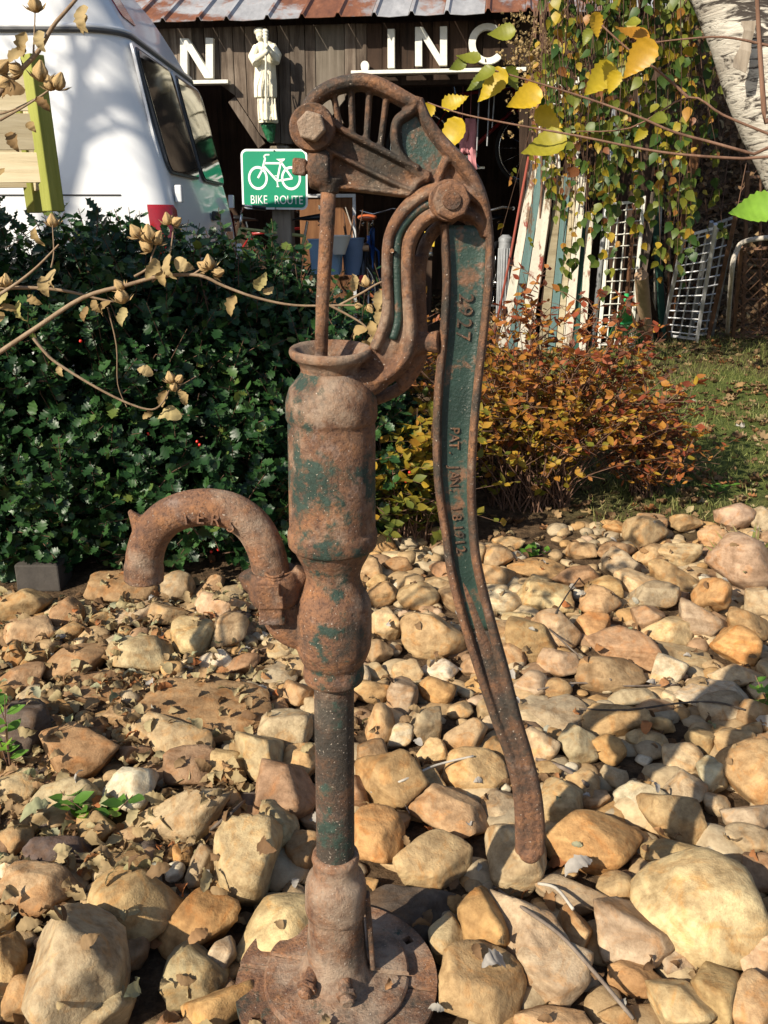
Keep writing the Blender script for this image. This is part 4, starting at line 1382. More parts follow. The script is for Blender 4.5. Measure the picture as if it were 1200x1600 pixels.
# ------------------------------------------------------------------ high-roof van
def build_van():
    zg = terrain(-2.5, 5.6)
    Y0, Y1 = 4.70, 6.62
    XF = -6.6                       # nose, far out of the picture
    rear = [(zg + .30, -1.04), (1.2, -1.045), (1.36, -1.06), (1.50, -1.085), (1.70, -1.13), (1.95, -1.185), (2.16, -1.235), (2.235, -1.265)]
    top = [(2.25, -1.275), (2.32, -1.315), (2.45, -1.39), (2.6, -1.49), (2.74, -1.61), (2.83, -1.78), (2.88, -2.05), (2.895, -2.5)]
    def rx(z, tab):
        zs = [a for a, _ in tab]; xs = [b for _, b in tab]
        return float(np.interp(z, zs, xs))
    def loop(z, xr, ins, r, nose):
        """rounded rectangle footprint at height z"""
        pts = []
        y0, y1 = Y0 + ins, Y1 - ins
        for cx, cy, a0 in ((xr - r, y1 - r, 0), (nose + r, y1 - r, 90), (nose + r, y0 + r, 180), (xr - r, y0 + r, 270)):
            for i in range(9):
                a = math.radians(a0 + 90 * i / 8)
                pts.append(Vector((cx + r * math.cos(a), cy + r * math.sin(a), z)))
        return pts
    def loft(loops, capt=True, capb=True):
        n = len(loops[0])
        mb = MB()
        vs = [p for l in loops for p in l]
        fs = [(k * n + i, k * n + (i + 1) % n, (k + 1) * n + (i + 1) % n, (k + 1) * n + i) for k in range(len(loops) - 1) for i in range(n)]
        if capb: fs.append(tuple(range(n - 1, -1, -1)))
        if capt: fs.append(tuple((len(loops) - 1) * n + i for i in range(n)))
        return mb.add(vs, fs)
    root = thing('parked_van', 'white high roof van with tinted rear windows parked beside the barn', 'van', Vector((-3.8, 5.65, zg)))
    def nose_x(z):
        return XF + max(0, z - 1.35) * .9
    zs = [zg + .30, zg + .42, 1.0, 1.2, 1.36, 1.50, 1.6, 1.70, 1.82, 1.95, 2.06, 2.16, 2.235]
    ins = lambda z: .005 + .05 * max(0, (z - 1.3)) ** 1.3 + .02 * max(0, 1.0 - z)
    loft([loop(z, rx(z, rear), ins(z), .10 + .10 * smooth((z - 1.2) / .9), nose_x(z)) for z in zs]).build('body', MAT['van_white'], root, auto=30)
    # gutter
    g = loop(2.238, -1.262, ins(2.23) - .012, .20, nose_x(2.24))
    MB().tube(g + [g[0]], .011, 8, caps=False).build('gutter', MAT['van_trim'], root, smooth=True)
    g2 = loop(2.255, -1.268, ins(2.23) - .004, .20, nose_x(2.24))
    MB().tube(g2 + [g2[0]], .012, 8, caps=False).build('drip_rail', MAT['van_white'], root, smooth=True)
    loft([loop(z, rx(z, top), .045 + (.02 + .14 * max(0, z - 2.5)) * smooth((z - 2.25) / .5) + .25 * smooth((z - 2.72) / .2), .22, -5.6 + 1.2 * max(0, z - 2.25)) for z in [2.26, 2.32, 2.40, 2.5, 2.6, 2.68, 2.74, 2.79, 2.83, 2.86, 2.88]]).build('high_roof', MAT['van_white'], root, auto=30)
    # panels on the rear face: y across, z up
    def patch(y0, y1, z0, z1, off, th, mat, name, parent, tab=rear, corner=.05, skew=0.0, n=8):
        mb = MB()
        # outline with rounded corners, then draped on the leaning rear face
        pts = []
        for cy, cz, a0 in ((y1 - corner, z1 - corner, 0), (y0 + corner, z1 - corner, 90), (y0 + corner, z0 + corner, 180), (y1 - corner, z0 + corner, 270)):
            for i in range(n + 1):
                a = math.radians(a0 + 90 * i / n)
                y = cy + corner * math.cos(a); z = cz + corner * math.sin(a)
                y += skew * (z - z0)
                pts.append(Vector((rx(z, tab) + off, y, z)))
        mb.prism(pts, Vector((-th, 0, 0)))
        return mb.build(name, MAT[mat], parent)
    YM = (Y0 + Y1) / 2 + .02
    for k, (a, b) in enumerate(((Y0 + .11, YM - .012), (YM + .012, Y1 - .11))):
        d = patch(a, b, 1.02, 2.205, .012, .012, 'van_white', 'rear_door', root, corner=.07)
        w = patch(a + .03, b - .05, 1.60, 2.19, .017, .012, 'van_trim', 'window_frame', d, corner=.07)
        patch(a + .045, b - .065, 1.615, 2.175, .0225, .010, 'van_glass', 'window_pane', d, corner=.06)
        hy = a + .03 if k == 0 else b - .03
        for hz in (1.50, 1.18):
            MB().box((rx(hz, rear) + .03, hy, hz), (.035, .045, .085)).build('hinge', MAT['van_white'], d, bevel=.006)
    h = MB().box((rx(1.42, rear) + .03, YM + .12, 1.40), (.03, .16, .055)).build('door_handle', MAT['black_plastic'], root, bevel=.008)
    patch(YM + .32, YM + .62, 1.16, 1.33, .016, .012, 'van_trim', 'plate_recess', root, corner=.02)
    MB().box((rx(1.25, rear) + .022, YM + .47, 1.245), (.012, .26, .12), Matrix.Rotation(0, 3, 'Y')).build('licence_plate', MAT['chrome'], root)
    # tail lamps wrap the corner
    for s, yy in ((-1, Y0 + .075), (1, Y1 - .075)):
        mb = MB()
        pts = []
        for z in (1.20, 1.48):
            x = rx(z, rear)
            pts += []
        prof_ = []
        for i in range(7):
            a = math.radians(-95 + 75 * i / 6) if s < 0 else math.radians(95 - 75 * i / 6)
            prof_.append((-.105 + .125 * math.cos(a), (.125 * math.sin(a))))
        vs, fs = [], []
        for z in (1.12, 1.15, 1.42, 1.445):
            e = .0 if z in (1.15, 1.42) else -.012
            for (dx, dy) in prof_:
                cx, cy = rx(z, rear), (Y0 + ins(z) if s < 0 else Y1 - ins(z))
                l = math.hypot(dx + .105, dy)
                q = (l + e) / l
                vs.append(Vector((cx + (-.105 + (dx + .105) * q), cy - s * .108 + dy * q, z)))
        n = len(prof_)
        fs = [(k * n + i, k * n + i + 1, (k + 1) * n + i + 1, (k + 1) * n + i) for k in range(3) for i in range(n - 1)]
        tl = mb.add(vs, fs).build('tail_lamp', MAT['tail_red'], root, auto=40)
    # high red lamp in the fibreglass roof
    patch(YM - .62, YM - .34, 2.36, 2.50, .008, .012, 'tail_red', 'roof_lamp', root, tab=top, corner=.03)
    # bumper and seam lines on the flank
    bl = loop(1.02, -.93, -.02, .12, -3.0)
    MB().prism([Vector((-.985, Y0 - .01, .80)), Vector((-.985, Y1 + .01, .80)), Vector((-.90, Y1 - .02, .80)), Vector((-.90, Y0 + .02, .80))], (0, 0, .16)).build('rear_bumper', MAT['chrome'], root, bevel=.02)
    for z in (1.49, 1.73):
        if z == 1.49:
            pts = [Vector((x, Y0 + ins(z) - .001, z)) for x in np.linspace(-4.0, -1.32, 10)]
            MB().tube(pts, .0045, 6).build('body_seam', MAT['van_trim'], root)
    # wheels
    for x in (-2.35, -5.4):
        for y in (Y0 + .14, Y1 - .14):
            yax = Vector((0, 1, 0))
            c = Vector((x, y, zg + .36))
            w = MB().lathe([(c - yax * .12, .27, yax), (c - yax * .12, .34, yax), (c - yax * .06, .365, yax), (c + yax * .06, .365, yax), (c + yax * .12, .34, yax), (c + yax * .12, .27, yax)], 32).build('wheel', MAT['rubber'], root, auto=True)
            MB().lathe([(c - yax * .125, .21, yax), (c - yax * .10, .23, yax), (c + yax * .10, .23, yax), (c + yax * .125, .21, yax)], 24).build('rim', MAT['chrome'], w, auto=True)
    MB().prism([Vector((XF + .75, Y0 + .02, 1.55)), Vector((XF + 1.7, Y0 + .02, 1.55)), Vector((XF + 1.7, Y0 + .045, 2.1)), Vector((XF + 1.25, Y0 + .045, 2.1))], (0, -.012, 0)).build('cab_window', MAT['van_glass'], root)
build_van()

# ------------------------------------------------------------------ plank box on legs (garden ornament) at the picture's edge
def build_box():
    Y = 2.95
    pz = terrain(-1.75, Y)
    root = thing('plank_box_on_pole', 'pale weathered plank box with olive green corner legs, raised on a pole beside the holly', 'box', Vector((-1.62, Y + .22, pz)))
    TR, BR = atY(50, 86, Y), atY(84, 330, Y)        # right corner leg, top and bottom
    BL = Vector((-2.25, Y, BR.z)); TL = Vector((-2.02, Y, TR.z))
    k = mpp(TR)
    # corner legs, two lit faces each
    for a, b, s in ((TR, BR, 1), (TL, BL, -1)):
        for dy in (0, .42):
            MB().bar(a + Vector((-.5 * dy, dy, 0)), b + Vector((-.5 * dy, dy, 0)), .050, .050, Vector((.72, 1, 0))).build('leg', MAT['olive_wood'], root, bevel=.003)
    # horizontal planks of the front, slightly overlapping
    f = lambda t, side: (TL.lerp(BL, t) if side < 0 else TR.lerp(BR, t))
    cuts = [0.10, .36, .61, .84]
    for i in range(3):
        t0, t1 = cuts[i] + .004, cuts[i + 1] - .004
        for dy, nm in ((-.006 - .004 * i, 'plank'), (.40, 'plank')):
            q = [f(t0, -1), f(t0, 1), f(t1, 1) + Vector((-.004, 0, (.004 if i < 2 else .012))), f(t1, -1)]
            MB().prism([p + Vector((-.5 * max(0, dy), dy, 0)) for p in q], (0, .012, 0)).build(nm, MAT['pale_wood'], root, bevel=.002)
        for side in (-1, 1):
            q = [f(t0, side), f(t1, side), f(t1, side) + Vector((-.19, .38, 0)), f(t0, side) + Vector((-.19, .38, 0))]
            MB().prism([p + Vector((side * .001, .02, 0)) for p in q], (-side * .012, 0, 0)).build('plank', MAT['pale_wood'], root, bevel=.002)
    c = Vector((-1.85, Y + .21, 0))
    MB().bar(Vector((c.x, c.y, pz - .05)), Vector((c.x, c.y, f(.84, 1).z + .01)), .09, .09, (0, 1, 0)).build('pole', MAT['grey_wood'], root, bevel=.006)
    MB().box((c.x, c.y, f(.84, 1).z), (.50, .34, .02)).build('floor_board', MAT['pale_wood'], root)
build_box()
# ------------------------------------------------------------------ stones
def stone_mesh(seed, kind):
    r = random.Random(seed)
    bm = bmesh.new()
    bmesh.ops.create_icosphere(bm, subdivisions=4, radius=1.0)
    planes = []
    npl = {'round': 12, 'angular': 18, 'slab': 14}[kind]
    for _ in range(npl):
        d = Vector((r.gauss(0, 1), r.gauss(0, 1), r.gauss(0, 1))).normalized()
        planes.append((d, r.uniform(.48, .84) if kind != 'round' else r.uniform(.58, .9)))
    if kind == 'slab':
        planes += [(Vector((r.uniform(-.12, .12), r.uniform(-.12, .12), 1)).normalized(), .52), (Vector((r.uniform(-.1, .1), r.uniform(-.1, .1), -1)).normalized(), .5)]
    soft = {'round': .036, 'angular': .010, 'slab': .012}[kind]
    off = Vector((r.uniform(-50, 50), r.uniform(-50, 50), r.uniform(-50, 50)))
    for v in bm.verts:
        d = v.co.normalized()
        rad = 1.0
        # smooth minimum over the cutting planes
        acc = math.exp(-1.0 / soft)
        for pd, ph in planes:
            c = d.dot(pd)
            if c > 0.05:
                acc += math.exp(-(ph / c) / soft)
        rad = -soft * math.log(acc)
        rad *= 1 + .05 * mnoise.noise(d * 1.7 + off) + (.030 if kind != 'round' else .018) * mnoise.noise(d * 4.5 + off) + .012 * mnoise.noise(d * 11 + off)
        v.co = d * rad
    # normalise to unit half extents
    mx = [max(abs(v.co[i]) for v in bm.verts) for i in range(3)]
    for v in bm.verts:
        v.co = Vector([v.co[i] / mx[i] for i in range(3)])
    me = bpy.data.meshes.new('stone_' + kind)
    bm.to_mesh(me)
    bm.free()
    me.polygons.foreach_set('use_smooth', [True] * len(me.polygons))
    me.materials.append(MAT['stone'])
    return me
STONES = {'round': [stone_mesh(100 + i, 'round') for i in range(14)],
          'angular': [stone_mesh(200 + i, 'angular') for i in range(18)],
          'slab': [stone_mesh(300 + i, 'slab') for i in range(6)]}
TONE = {'c': (.47, .36, .215), 't': (.40, .28, .15), 'o': (.43, .265, .115), 'b': (.33, .21, .12), 'g': (.37, .295, .19), 'w': (.54, .475, .35), 'p': (.45, .32, .21), 'd': (.115, .09, .075)}
TONE_WORD = {'c': 'cream', 't': 'tan', 'o': 'ochre', 'b': 'brown', 'g': 'greyish', 'w': 'whitish', 'p': 'pinkish', 'd': 'dark slate'}
SHAPE_WORD = {'round': 'rounded stone', 'angular': 'angular stone', 'slab': 'flat stone'}

# x, y, w, h (picture pixels), tilt in degrees (counter-clockwise), tone, shape, optional own label
HAND = [
 (130, 1503, 170, 210, 32, 'c', 'angular', 'big cream wedge shaped stone lying apart from the base plate'),
 (215, 1418, 155, 125, -25, 't', 'round'), (315, 1437, 128, 108, 8, 'o', 'angular', 'ochre block stone between the base plate and the big cream wedge'),
 (380, 1345, 100, 128, -8, 'c', 'angular', 'upright cream block stone beside the pump pipe foot'),
 (295, 1525, 102, 98, -15, 'g', 'round'), (342, 1503, 45, 72, -20, 'g', 'angular'), (283, 1275, 212, 78, 20, 'g', 'round', 'long pale greyish stone sloping below the white quartz lump'),
 (92, 1255, 130, 68, 14, 'g', 'round'), (212, 1228, 80, 88, 10, 'w', 'angular', 'white rough quartz lump among brown stones'),
 (57, 1387, 118, 84, -10, 't', 'round'), (88, 1332, 102, 52, -10, 'd', 'angular'), (12, 1515, 48, 95, 10, 't', 'round'), (36, 1565, 70, 70, 20, 't', 'round'),
 (165, 1580, 108, 84, 20, 'g', 'angular'), (84, 1600, 65, 30, 0, 't', 'round'), (313, 1355, 44, 68, -20, 'g', 'round'), (430, 1298, 62, 90, -25, 'g', 'angular'),
 (432, 1240, 108, 100, -30, 'b', 'angular'), (338, 1578, 118, 75, 10, 'o', 'round'), (440, 1452, 160, 120, 20, 'c', 'round', 'smooth cream stone under the split base plate'), (25, 1310, 62, 46, 12, 't', 'round'),
 (15, 1357, 42, 46, 0, 'w', 'round'), (205, 1485, 46, 60, -30, 'b', 'angular'), (180, 925, 112, 52, 6, 'b', 'round'), (207, 960, 84, 44, 15, 'g', 'slab'),
 (260, 960, 60, 36, 8, 't', 'angular'), (276, 917, 64, 44, 0, 'g', 'round'), (333, 914, 52, 46, 38, 't', 'slab'), (349, 948, 78, 44, -5, 'p', 'angular'),
 (297, 998, 70, 62, -15, 'c', 'angular'), (360, 990, 62, 60, 0, 'c', 'angular'), (216, 1026, 100, 60, 8, 'g', 'round'), (123, 1033, 108, 56, 18, 'b', 'round'),
 (103, 960, 50, 46, 0, 'b', 'round'), (38, 990, 84, 52, 10, 't', 'round'), (35, 944, 104, 46, 10, 't', 'round'), (341, 1033, 52, 30, 0, 'w', 'angular'),
 (383, 1038, 60, 34, 20, 'b', 'round'), (437, 1050, 74, 42, -5, 'g', 'slab'), (441, 1017, 46, 32, 0, 'c', 'round'), (146, 1078, 96, 48, -8, 'b', 'slab'),
 (330, 1105, 225, 112, -8, 'b', 'slab', 'broad flat reddish brown slab stone below the spout'), (276, 1152, 158, 72, -6, 'g', 'angular', 'grey tan flat topped stone lapping the broad brown slab'),
 (122, 1178, 130, 92, -12, 'b', 'angular'), (42, 1140, 84, 88, 10, 'd', 'angular'), (355, 1192, 84, 62, 0, 't', 'angular'), (413, 1183, 62, 96, 20, 'g', 'angular'),
 (452, 1145, 84, 72, 10, 'c', 'round'), (295, 1205, 88, 62, 5, 'b', 'angular'), (580, 1082, 58, 44, -10, 't', 'round'), (583, 1052, 52, 28, -10, 'c', 'round'),
 (632, 1093, 46, 64, 0, 'g', 'angular'), (683, 1082, 54, 54, -10, 'o', 'round'), (594, 1133, 46, 62, -15, 't', 'round'), (669, 1133, 54, 58, -30, 'g', 'angular'),
 (730, 1154, 64, 62, -5, 't', 'round'), (578, 1182, 54, 54, 20, 'b', 'angular'), (629, 1152, 42, 44, 0, 'w', 'angular'), (615, 1217, 98, 108, 35, 't', 'angular'),
 (673, 1232, 54, 54, 0, 'c', 'angular'), (744, 1206, 92, 62, -5, 't', 'round'), (708, 1270, 128, 84, -28, 't', 'angular', 'sharp edged tan stone between the pipe and the handle tip'), (676, 1176, 44, 42, 0, 'c', 'round'),
 (588, 1316, 78, 88, 5, 'o', 'round'), (681, 1343, 134, 92, -4, 't', 'round'), (782, 1264, 84, 62, 0, 'g', 'slab'), (803, 1338, 98, 108, 15, 'c', 'round', 'cream stone right under the tip of the pump handle'),
 (857, 1115, 108, 58, 5, 'g', 'slab'), (875, 1250, 74, 70, -8, 'c', 'round'), (640, 1420, 150, 105, -6, 'd', 'slab', 'flat slab stone behind the base plate, pump shadow put into its dark colour'), (700, 1468, 68, 74, 0, 'c', 'round', 'small smooth cream cobble beside the base plate'),  # the slab's dark tone stands in for the pump's cast shadow
 (752, 1452, 78, 128, 10, 'o', 'angular', 'bright orange upright stone beside the smooth cream cobble'), (745, 1552, 155, 128, -12, 't', 'round'), (833, 1465, 92, 125, 20, 'g', 'angular'), (862, 1517, 100, 108, -8, 'g', 'angular'),
 (708, 1413, 32, 32, 0, 'o', 'round'), (1097, 1418, 205, 176, -10, 'c', 'round', 'largest boulder, pale cream and rounded, lying apart from the pump'), (930, 1315, 172, 98, -6, 'o', 'round', 'wide smooth orange stone beside the handle tip'),
 (985, 1460, 140, 106, -20, 'g', 'angular'), (1068, 1337, 128, 68, -8, 't', 'round'), (888, 1402, 104, 54, -4, 'g', 'angular'), (963, 1390, 56, 60, -35, 't', 'round'),
 (1004, 1250, 78, 58, -12, 'w', 'angular'), (1060, 1280, 114, 70, -30, 't', 'angular'), (1068, 1235, 64, 66, -20, 'c', 'angular'), (1115, 1210, 50, 66, -10, 'w', 'angular'),
 (1117, 1258, 48, 36, 0, 'c', 'round'), (1178, 1205, 100, 110, -15, 't', 'round'), (1170, 1280, 94, 56, -5, 'g', 'angular'), (1172, 1318, 80, 48, -5, 'c', 'round'),
 (1188, 1366, 54, 54, 0, 'b', 'round'), (1182, 1496, 84, 84, 10, 'c', 'angular'), (1178, 1568, 76, 90, 5, 't', 'round'), (1055, 1572, 124, 80, -12, 'c', 'round'),
 (1115, 1550, 78, 94, -15, 't', 'round'), (990, 1535, 94, 50, 5, 'o', 'angular'), (970, 1590, 66, 40, 0, 't', 'round'), (870, 1594, 134, 60, -10, 't', 'round'),
 (1065, 1505, 58, 38, -15, 'g', 'round'), (900, 1460, 52, 78, -15, 't', 'angular'), (962, 1215, 42, 38, 0, 'g', 'angular'), (847, 933, 88, 56, -8, 'c', 'angular'),
 (775, 868, 50, 40, 0, 't', 'round'), (778, 900, 58, 38, 0, 't', 'round'), (790, 940, 66, 40, -10, 'w', 'round'), (795, 852, 48, 28, 0, 't', 'angular'),
 (824, 1002, 98, 62, -45, 't', 'round'), (866, 985, 74, 58, -20, 'c', 'round'), (932, 945, 64, 54, -20, 't', 'angular'), (1008, 830, 64, 52, 0, 't', 'round'),
 (847, 887, 94, 44, -6, 'o', 'slab'), (905, 903, 78, 38, 10, 'b', 'round'), (974, 890, 62, 52, -30, 'g', 'angular'), (947, 922, 58, 40, -10, 't', 'round'),
 (992, 913, 64, 42, -25, 'c', 'angular'), (1027, 935, 74, 50, -10, 'g', 'angular'), (1047, 903, 88, 44, -22, 't', 'round'), (1115, 933, 54, 62, 10, 'o', 'angular'),
 (1158, 880, 100, 82, -8, 'p', 'round', 'large pinkish tan boulder at the lawn edge'), (1187, 940, 46, 54, 0, 'g', 'round'), (1115, 838, 58, 36, -12, 't', 'round'), (1146, 808, 58, 42, -10, 'p', 'round'),
 (1187, 812, 46, 36, 0, 'c', 'round'), (1092, 972, 74, 56, -30, 'g', 'angular'), (1047, 987, 82, 44, -6, 'c', 'round'), (974, 1014, 110, 60, -22, 'b', 'round'),
 (1008, 968, 54, 44, 5, 'b', 'angular'), (1062, 1022, 100, 34, -8, 'g', 'slab'), (1147, 1010, 68, 70, 0, 'o', 'round'), (1165, 978, 82, 50, -15, 't', 'round'),
 (1047, 1048, 54, 46, -15, 'w', 'angular'), (1154, 1056, 82, 36, -10, 'c', 'angular'), (876, 1037, 62, 50, 0, 'p', 'angular'), (955, 1056, 104, 48, -8, 't', 'round'),
 (797, 1025, 50, 44, -30, 't', 'round'), (832, 1071, 52, 42, 0, 'g', 'round'), (866, 1075, 48, 32, 0, 't', 'round'), (970, 1127, 124, 56, 8, 't', 'angular'),
 (990, 1088, 72, 38, 5, 'g', 'round'), (1115, 1087, 112, 50, 0, 'w', 'slab'), (1127, 1112, 82, 48, 12, 'g', 'angular'), (840, 1167, 60, 62, -20, 'c', 'angular'),
 (901, 1163, 62, 62, 20, 'g', 'round'), (947, 1170, 68, 52, -5, 'o', 'round'), (1016, 1156, 66, 42, -10, 'c', 'angular'), (1020, 1106, 58, 28, 0, 't', 'round'),
 (1096, 1156, 56, 48, -20, 't', 'round'), (1147, 1162, 74, 46, -5, 't', 'angular'), (1066, 1188, 64, 44, -5, 'c', 'round'), (575, 892, 42, 38, 0, 't', 'round'),
 (625, 885, 50, 30, 0, 'b', 'angular'), (600, 927, 54, 38, 0, 't', 'round'), (650, 932, 64, 40, 5, 't', 'round'), (712, 935, 50, 40, -5, 't', 'round'),
 (672, 998, 100, 76, 8, 't', 'angular'), (600, 977, 46, 58, -15, 'c', 'round'), (592, 1022, 42, 42, 0, 't', 'round'), (640, 1050, 50, 34, -10, 'c', 'round'),
 (740, 868, 48, 34, 0, 't', 'round'), (690, 890, 46, 30, 0, 'b', 'round'), (745, 1040, 44, 40, 0, 't', 'angular'), (720, 1110, 40, 30, 0, 'c', 'round'),
 (770, 1110, 44, 36, 10, 'g', 'round'), (780, 1180, 46, 50, -20, 't', 'angular'), (520, 1090, 70, 50, 0, 'b', 'round'), (470, 1085, 56, 40, 0, 't', 'round'),
 (470, 1190, 60, 64, 0, 't', 'angular'), (545, 1240, 60, 60, 0, 'b', 'angular'), (470, 1330, 60, 60, 0, 'b', 'angular'), (35, 1060, 80, 40, 10, 'b', 'round'),
 (60, 1110, 60, 36, -5, 't', 'angular'), (190, 1120, 70, 40, 8, 't', 'angular'), (205, 1180, 60, 40, 0, 'b', 'round'), (1035, 1135, 50, 30, 0, 't', 'angular'),
 (915, 1225, 56, 46, -10, 't', 'round'), (930, 1250, 50, 40, 0, 'p', 'angular'), (1180, 1120, 60, 50, 0, 't', 'round'), (1060, 868, 70, 38, 0, 'c', 'angular'),
 (1020, 868, 56, 34, 0, 't', 'round'), (960, 860, 60, 32, 0, 'b', 'round'), (1070, 820, 54, 30, 0, 't', 'angular'), (905, 860, 50, 30, 0, 't', 'round'),
]
PLACED = []          # (x, y, radius) of stones already down
def landmark(p):
    d = lambda q: (Vector((q[0], q[1])) - Vector((p.x, p.y))).length
    marks = [(d(BP), .42, 'by the base plate'), (d(atZ(828, 1345, 0)), .36, 'by the handle tip'), (d(atZ(1097, 1440, 0)), .42, 'by the largest boulder'),
             (d(atZ(212, 1245, 0)), .30, 'by the quartz lump'), (d(atZ(130, 1520, 0)), .30, 'by the cream wedge'), (d(atZ(330, 1115, 0)), .38, 'by the broad brown slab'), (d(atZ(225, 960, 0)), .50, 'under the spout mouth')]
    best = [(a / lim, w) for a, lim, w in marks if a < lim]
    if best:
        return min(best)[1]
    if p.y > 2.9:
        return 'at the orange shrub foot' if -.05 < p.x < 1.0 else ('at the lawn edge' if p.x >= 1.0 else 'at the holly foot')
    if p.x > .45:
        return 'before the lawn' if p.y > 1.75 else 'past the handle tip'
    if p.x < -.55:
        return 'in the leafy bed' if p.y > 1.7 else 'beyond the quartz lump'
    return 'between pipe and orange shrub'
def size_word(s):
    return 'small' if s < .065 else ('medium' if s < .115 else 'large')
NST = [0]
STN = []
def put_stone(center, half, tilt, tone, shape, label=None, yaw=None, solo=True):
    r = random
    k = NST[0]; NST[0] += 1
    if shape == 'round' and label is None and r.random() < .5:
        shape = 'angular'
    me = STONES[shape][r.randrange(len(STONES[shape]))]
    o = bpy.data.objects.new('stone', me)
    COL.objects.link(o)
    spin = Matrix.Rotation(yaw if yaw is not None else r.choice((0, math.pi)) + r.uniform(-.25, .25), 4, 'Z')
    lean = Matrix.Rotation(-math.radians(tilt) * .75, 4, 'Y') @ Matrix.Rotation(math.radians(tilt) * .4, 4, 'Z')
    o.matrix_world = Matrix.Translation(center) @ lean @ Matrix.Diagonal((*half, 1)) @ spin
    t = TONE[tone]
    j = r.uniform(.86, 1.14)
    o.color = (t[0] * j * r.uniform(.95, 1.05), t[1] * j, t[2] * j * r.uniform(.9, 1.1), 1)
    STN.append([o, Vector(center), max(half), tone, shape, label])
    tag(o, label or 'loose stone', 'stone', 'loose stones of the rock bed')
    PLACED.append((center[0], center[1], (half[0] + half[1]) / 2))
    return o
for row in HAND:
    px, py, w, h, tilt, tone, shape = row[:7]
    g = ground(px, py + h * .12)
    k = mpp(g)
    dep = math.atan2(CAM.z - g.z, math.hypot(g.x, g.y))
    big = 1.03 if w > 118 else 1.15
    W = w * k / 2 * big
    H = h * k / 2 * big
    c = H / math.sqrt((1.25 * math.sin(dep)) ** 2 + math.cos(dep) ** 2)
    b = 1.25 * c
    if shape == 'slab':
        b, c = H / math.sqrt(math.sin(dep) ** 2 + (.45 * math.cos(dep)) ** 2), .45 * H
        c = max(c, .02)
    if c > W * 1.5:
        c = W * 1.5
    zc = terrain(g.x, g.y) + c * .55
    p = atZ(px, py, zc)
    put_stone(p, (W, b, c), tilt, tone, shape, row[7] if len(row) > 7 else None)

# stones in between: those that show as single stones
def in_bed(x, y):
    if y < .55 or x < -1.9 or x > 3.0:
        return False
    far = 3.05 if x < -.25 else (3.6 if x < .3 else (3.55 if x < .75 else 3.85))
    return y < far + .08 * math.sin(x * 7)
rs = random.Random(5)
tones = 'ccctttttttoobgggwp'
count = len(HAND)
tries = 0
extra = []
while tries < 14000:
    tries += 1
    x, y = rs.uniform(-1.9, 3.0), .5 + 3.3 * rs.random()
    if not in_bed(x, y):
        continue
    if math.hypot(x - BP.x, y - BP.y) < R_OUT + .01:
        continue
    rad = rs.choice((.03, .035, .04, .05, .06, .075)) if tries < 5000 else rs.choice((.018, .024, .03, .036))
    if any((x - a) ** 2 + (y - b) ** 2 < (.78 * (rad + c)) ** 2 for a, b, c in PLACED):
        continue
    PLACED.append((x, y, rad))
    vis = abs(x) < .46 * depth((x, y, 0)) and y > 1.05
    extra.append((vis, rad / depth((x, y, 0)), x, y, rad))
extra.sort(key=lambda e: (not e[0], -e[1]))
singles = max(0, 296 - count)
nsolo = 0
del_from = len(PLACED)
small = MB()
STUFF = []
lo_res = {}
for i, (vis, _, x, y, rad) in enumerate(extra):
    half = (rad * rs.uniform(.95, 1.3), rad * rs.uniform(.8, 1.1), rad * rs.uniform(.5, .85))
    z = terrain(x, y) + half[2] * rs.uniform(.25, .6)
    tone = rs.choice(tones)
    shape = rs.choice(('round', 'round', 'angular', 'angular', 'slab'))
    if nsolo < singles and vis:
        put_stone(Vector((x, y, z)), half, rs.uniform(-20, 20), tone, shape, yaw=rs.uniform(0, 6.28))
        nsolo += 1
    else:
        STUFF.append((x, y, z, half, tone, rs.uniform(0, 6.28)))
# say which stone is which: by look and place, then by the stones it touches
def name_stones():
    from collections import Counter
    short = lambda q: ('%s %s' % (TONE_WORD[q[3]], {'round': 'rounded', 'angular': 'angular', 'slab': 'flat'}[q[4]]))
    base, near = {}, {}
    for i, q in enumerate(STN):
        if q[5]:
            continue
        base[i] = '%s %s %s %s' % (size_word(q[2] * 2), TONE_WORD[q[3]], SHAPE_WORD[q[4]], landmark(q[1]))
        order = sorted((j for j in range(len(STN)) if j != i), key=lambda j: (STN[j][1] - q[1]).length)
        near[i] = [short(STN[j]) for j in order[:3]]
    lab = dict(base)
    for step in (1, 2):
        cnt = Counter(lab.values())
        for i in lab:
            if cnt[lab[i]] > 1:
                if step == 1:
                    lab[i] = base[i] + ', next to a ' + near[i][0] + ' one'
                else:
                    lab[i] = base[i] + ', between ' + near[i][0].rsplit(' ', 1)[0] + ' and ' + near[i][1] + ' ones'
    for i, t in lab.items():
        STN[i][0]['label'] = t.replace('a ochre', 'an ochre')
name_stones()
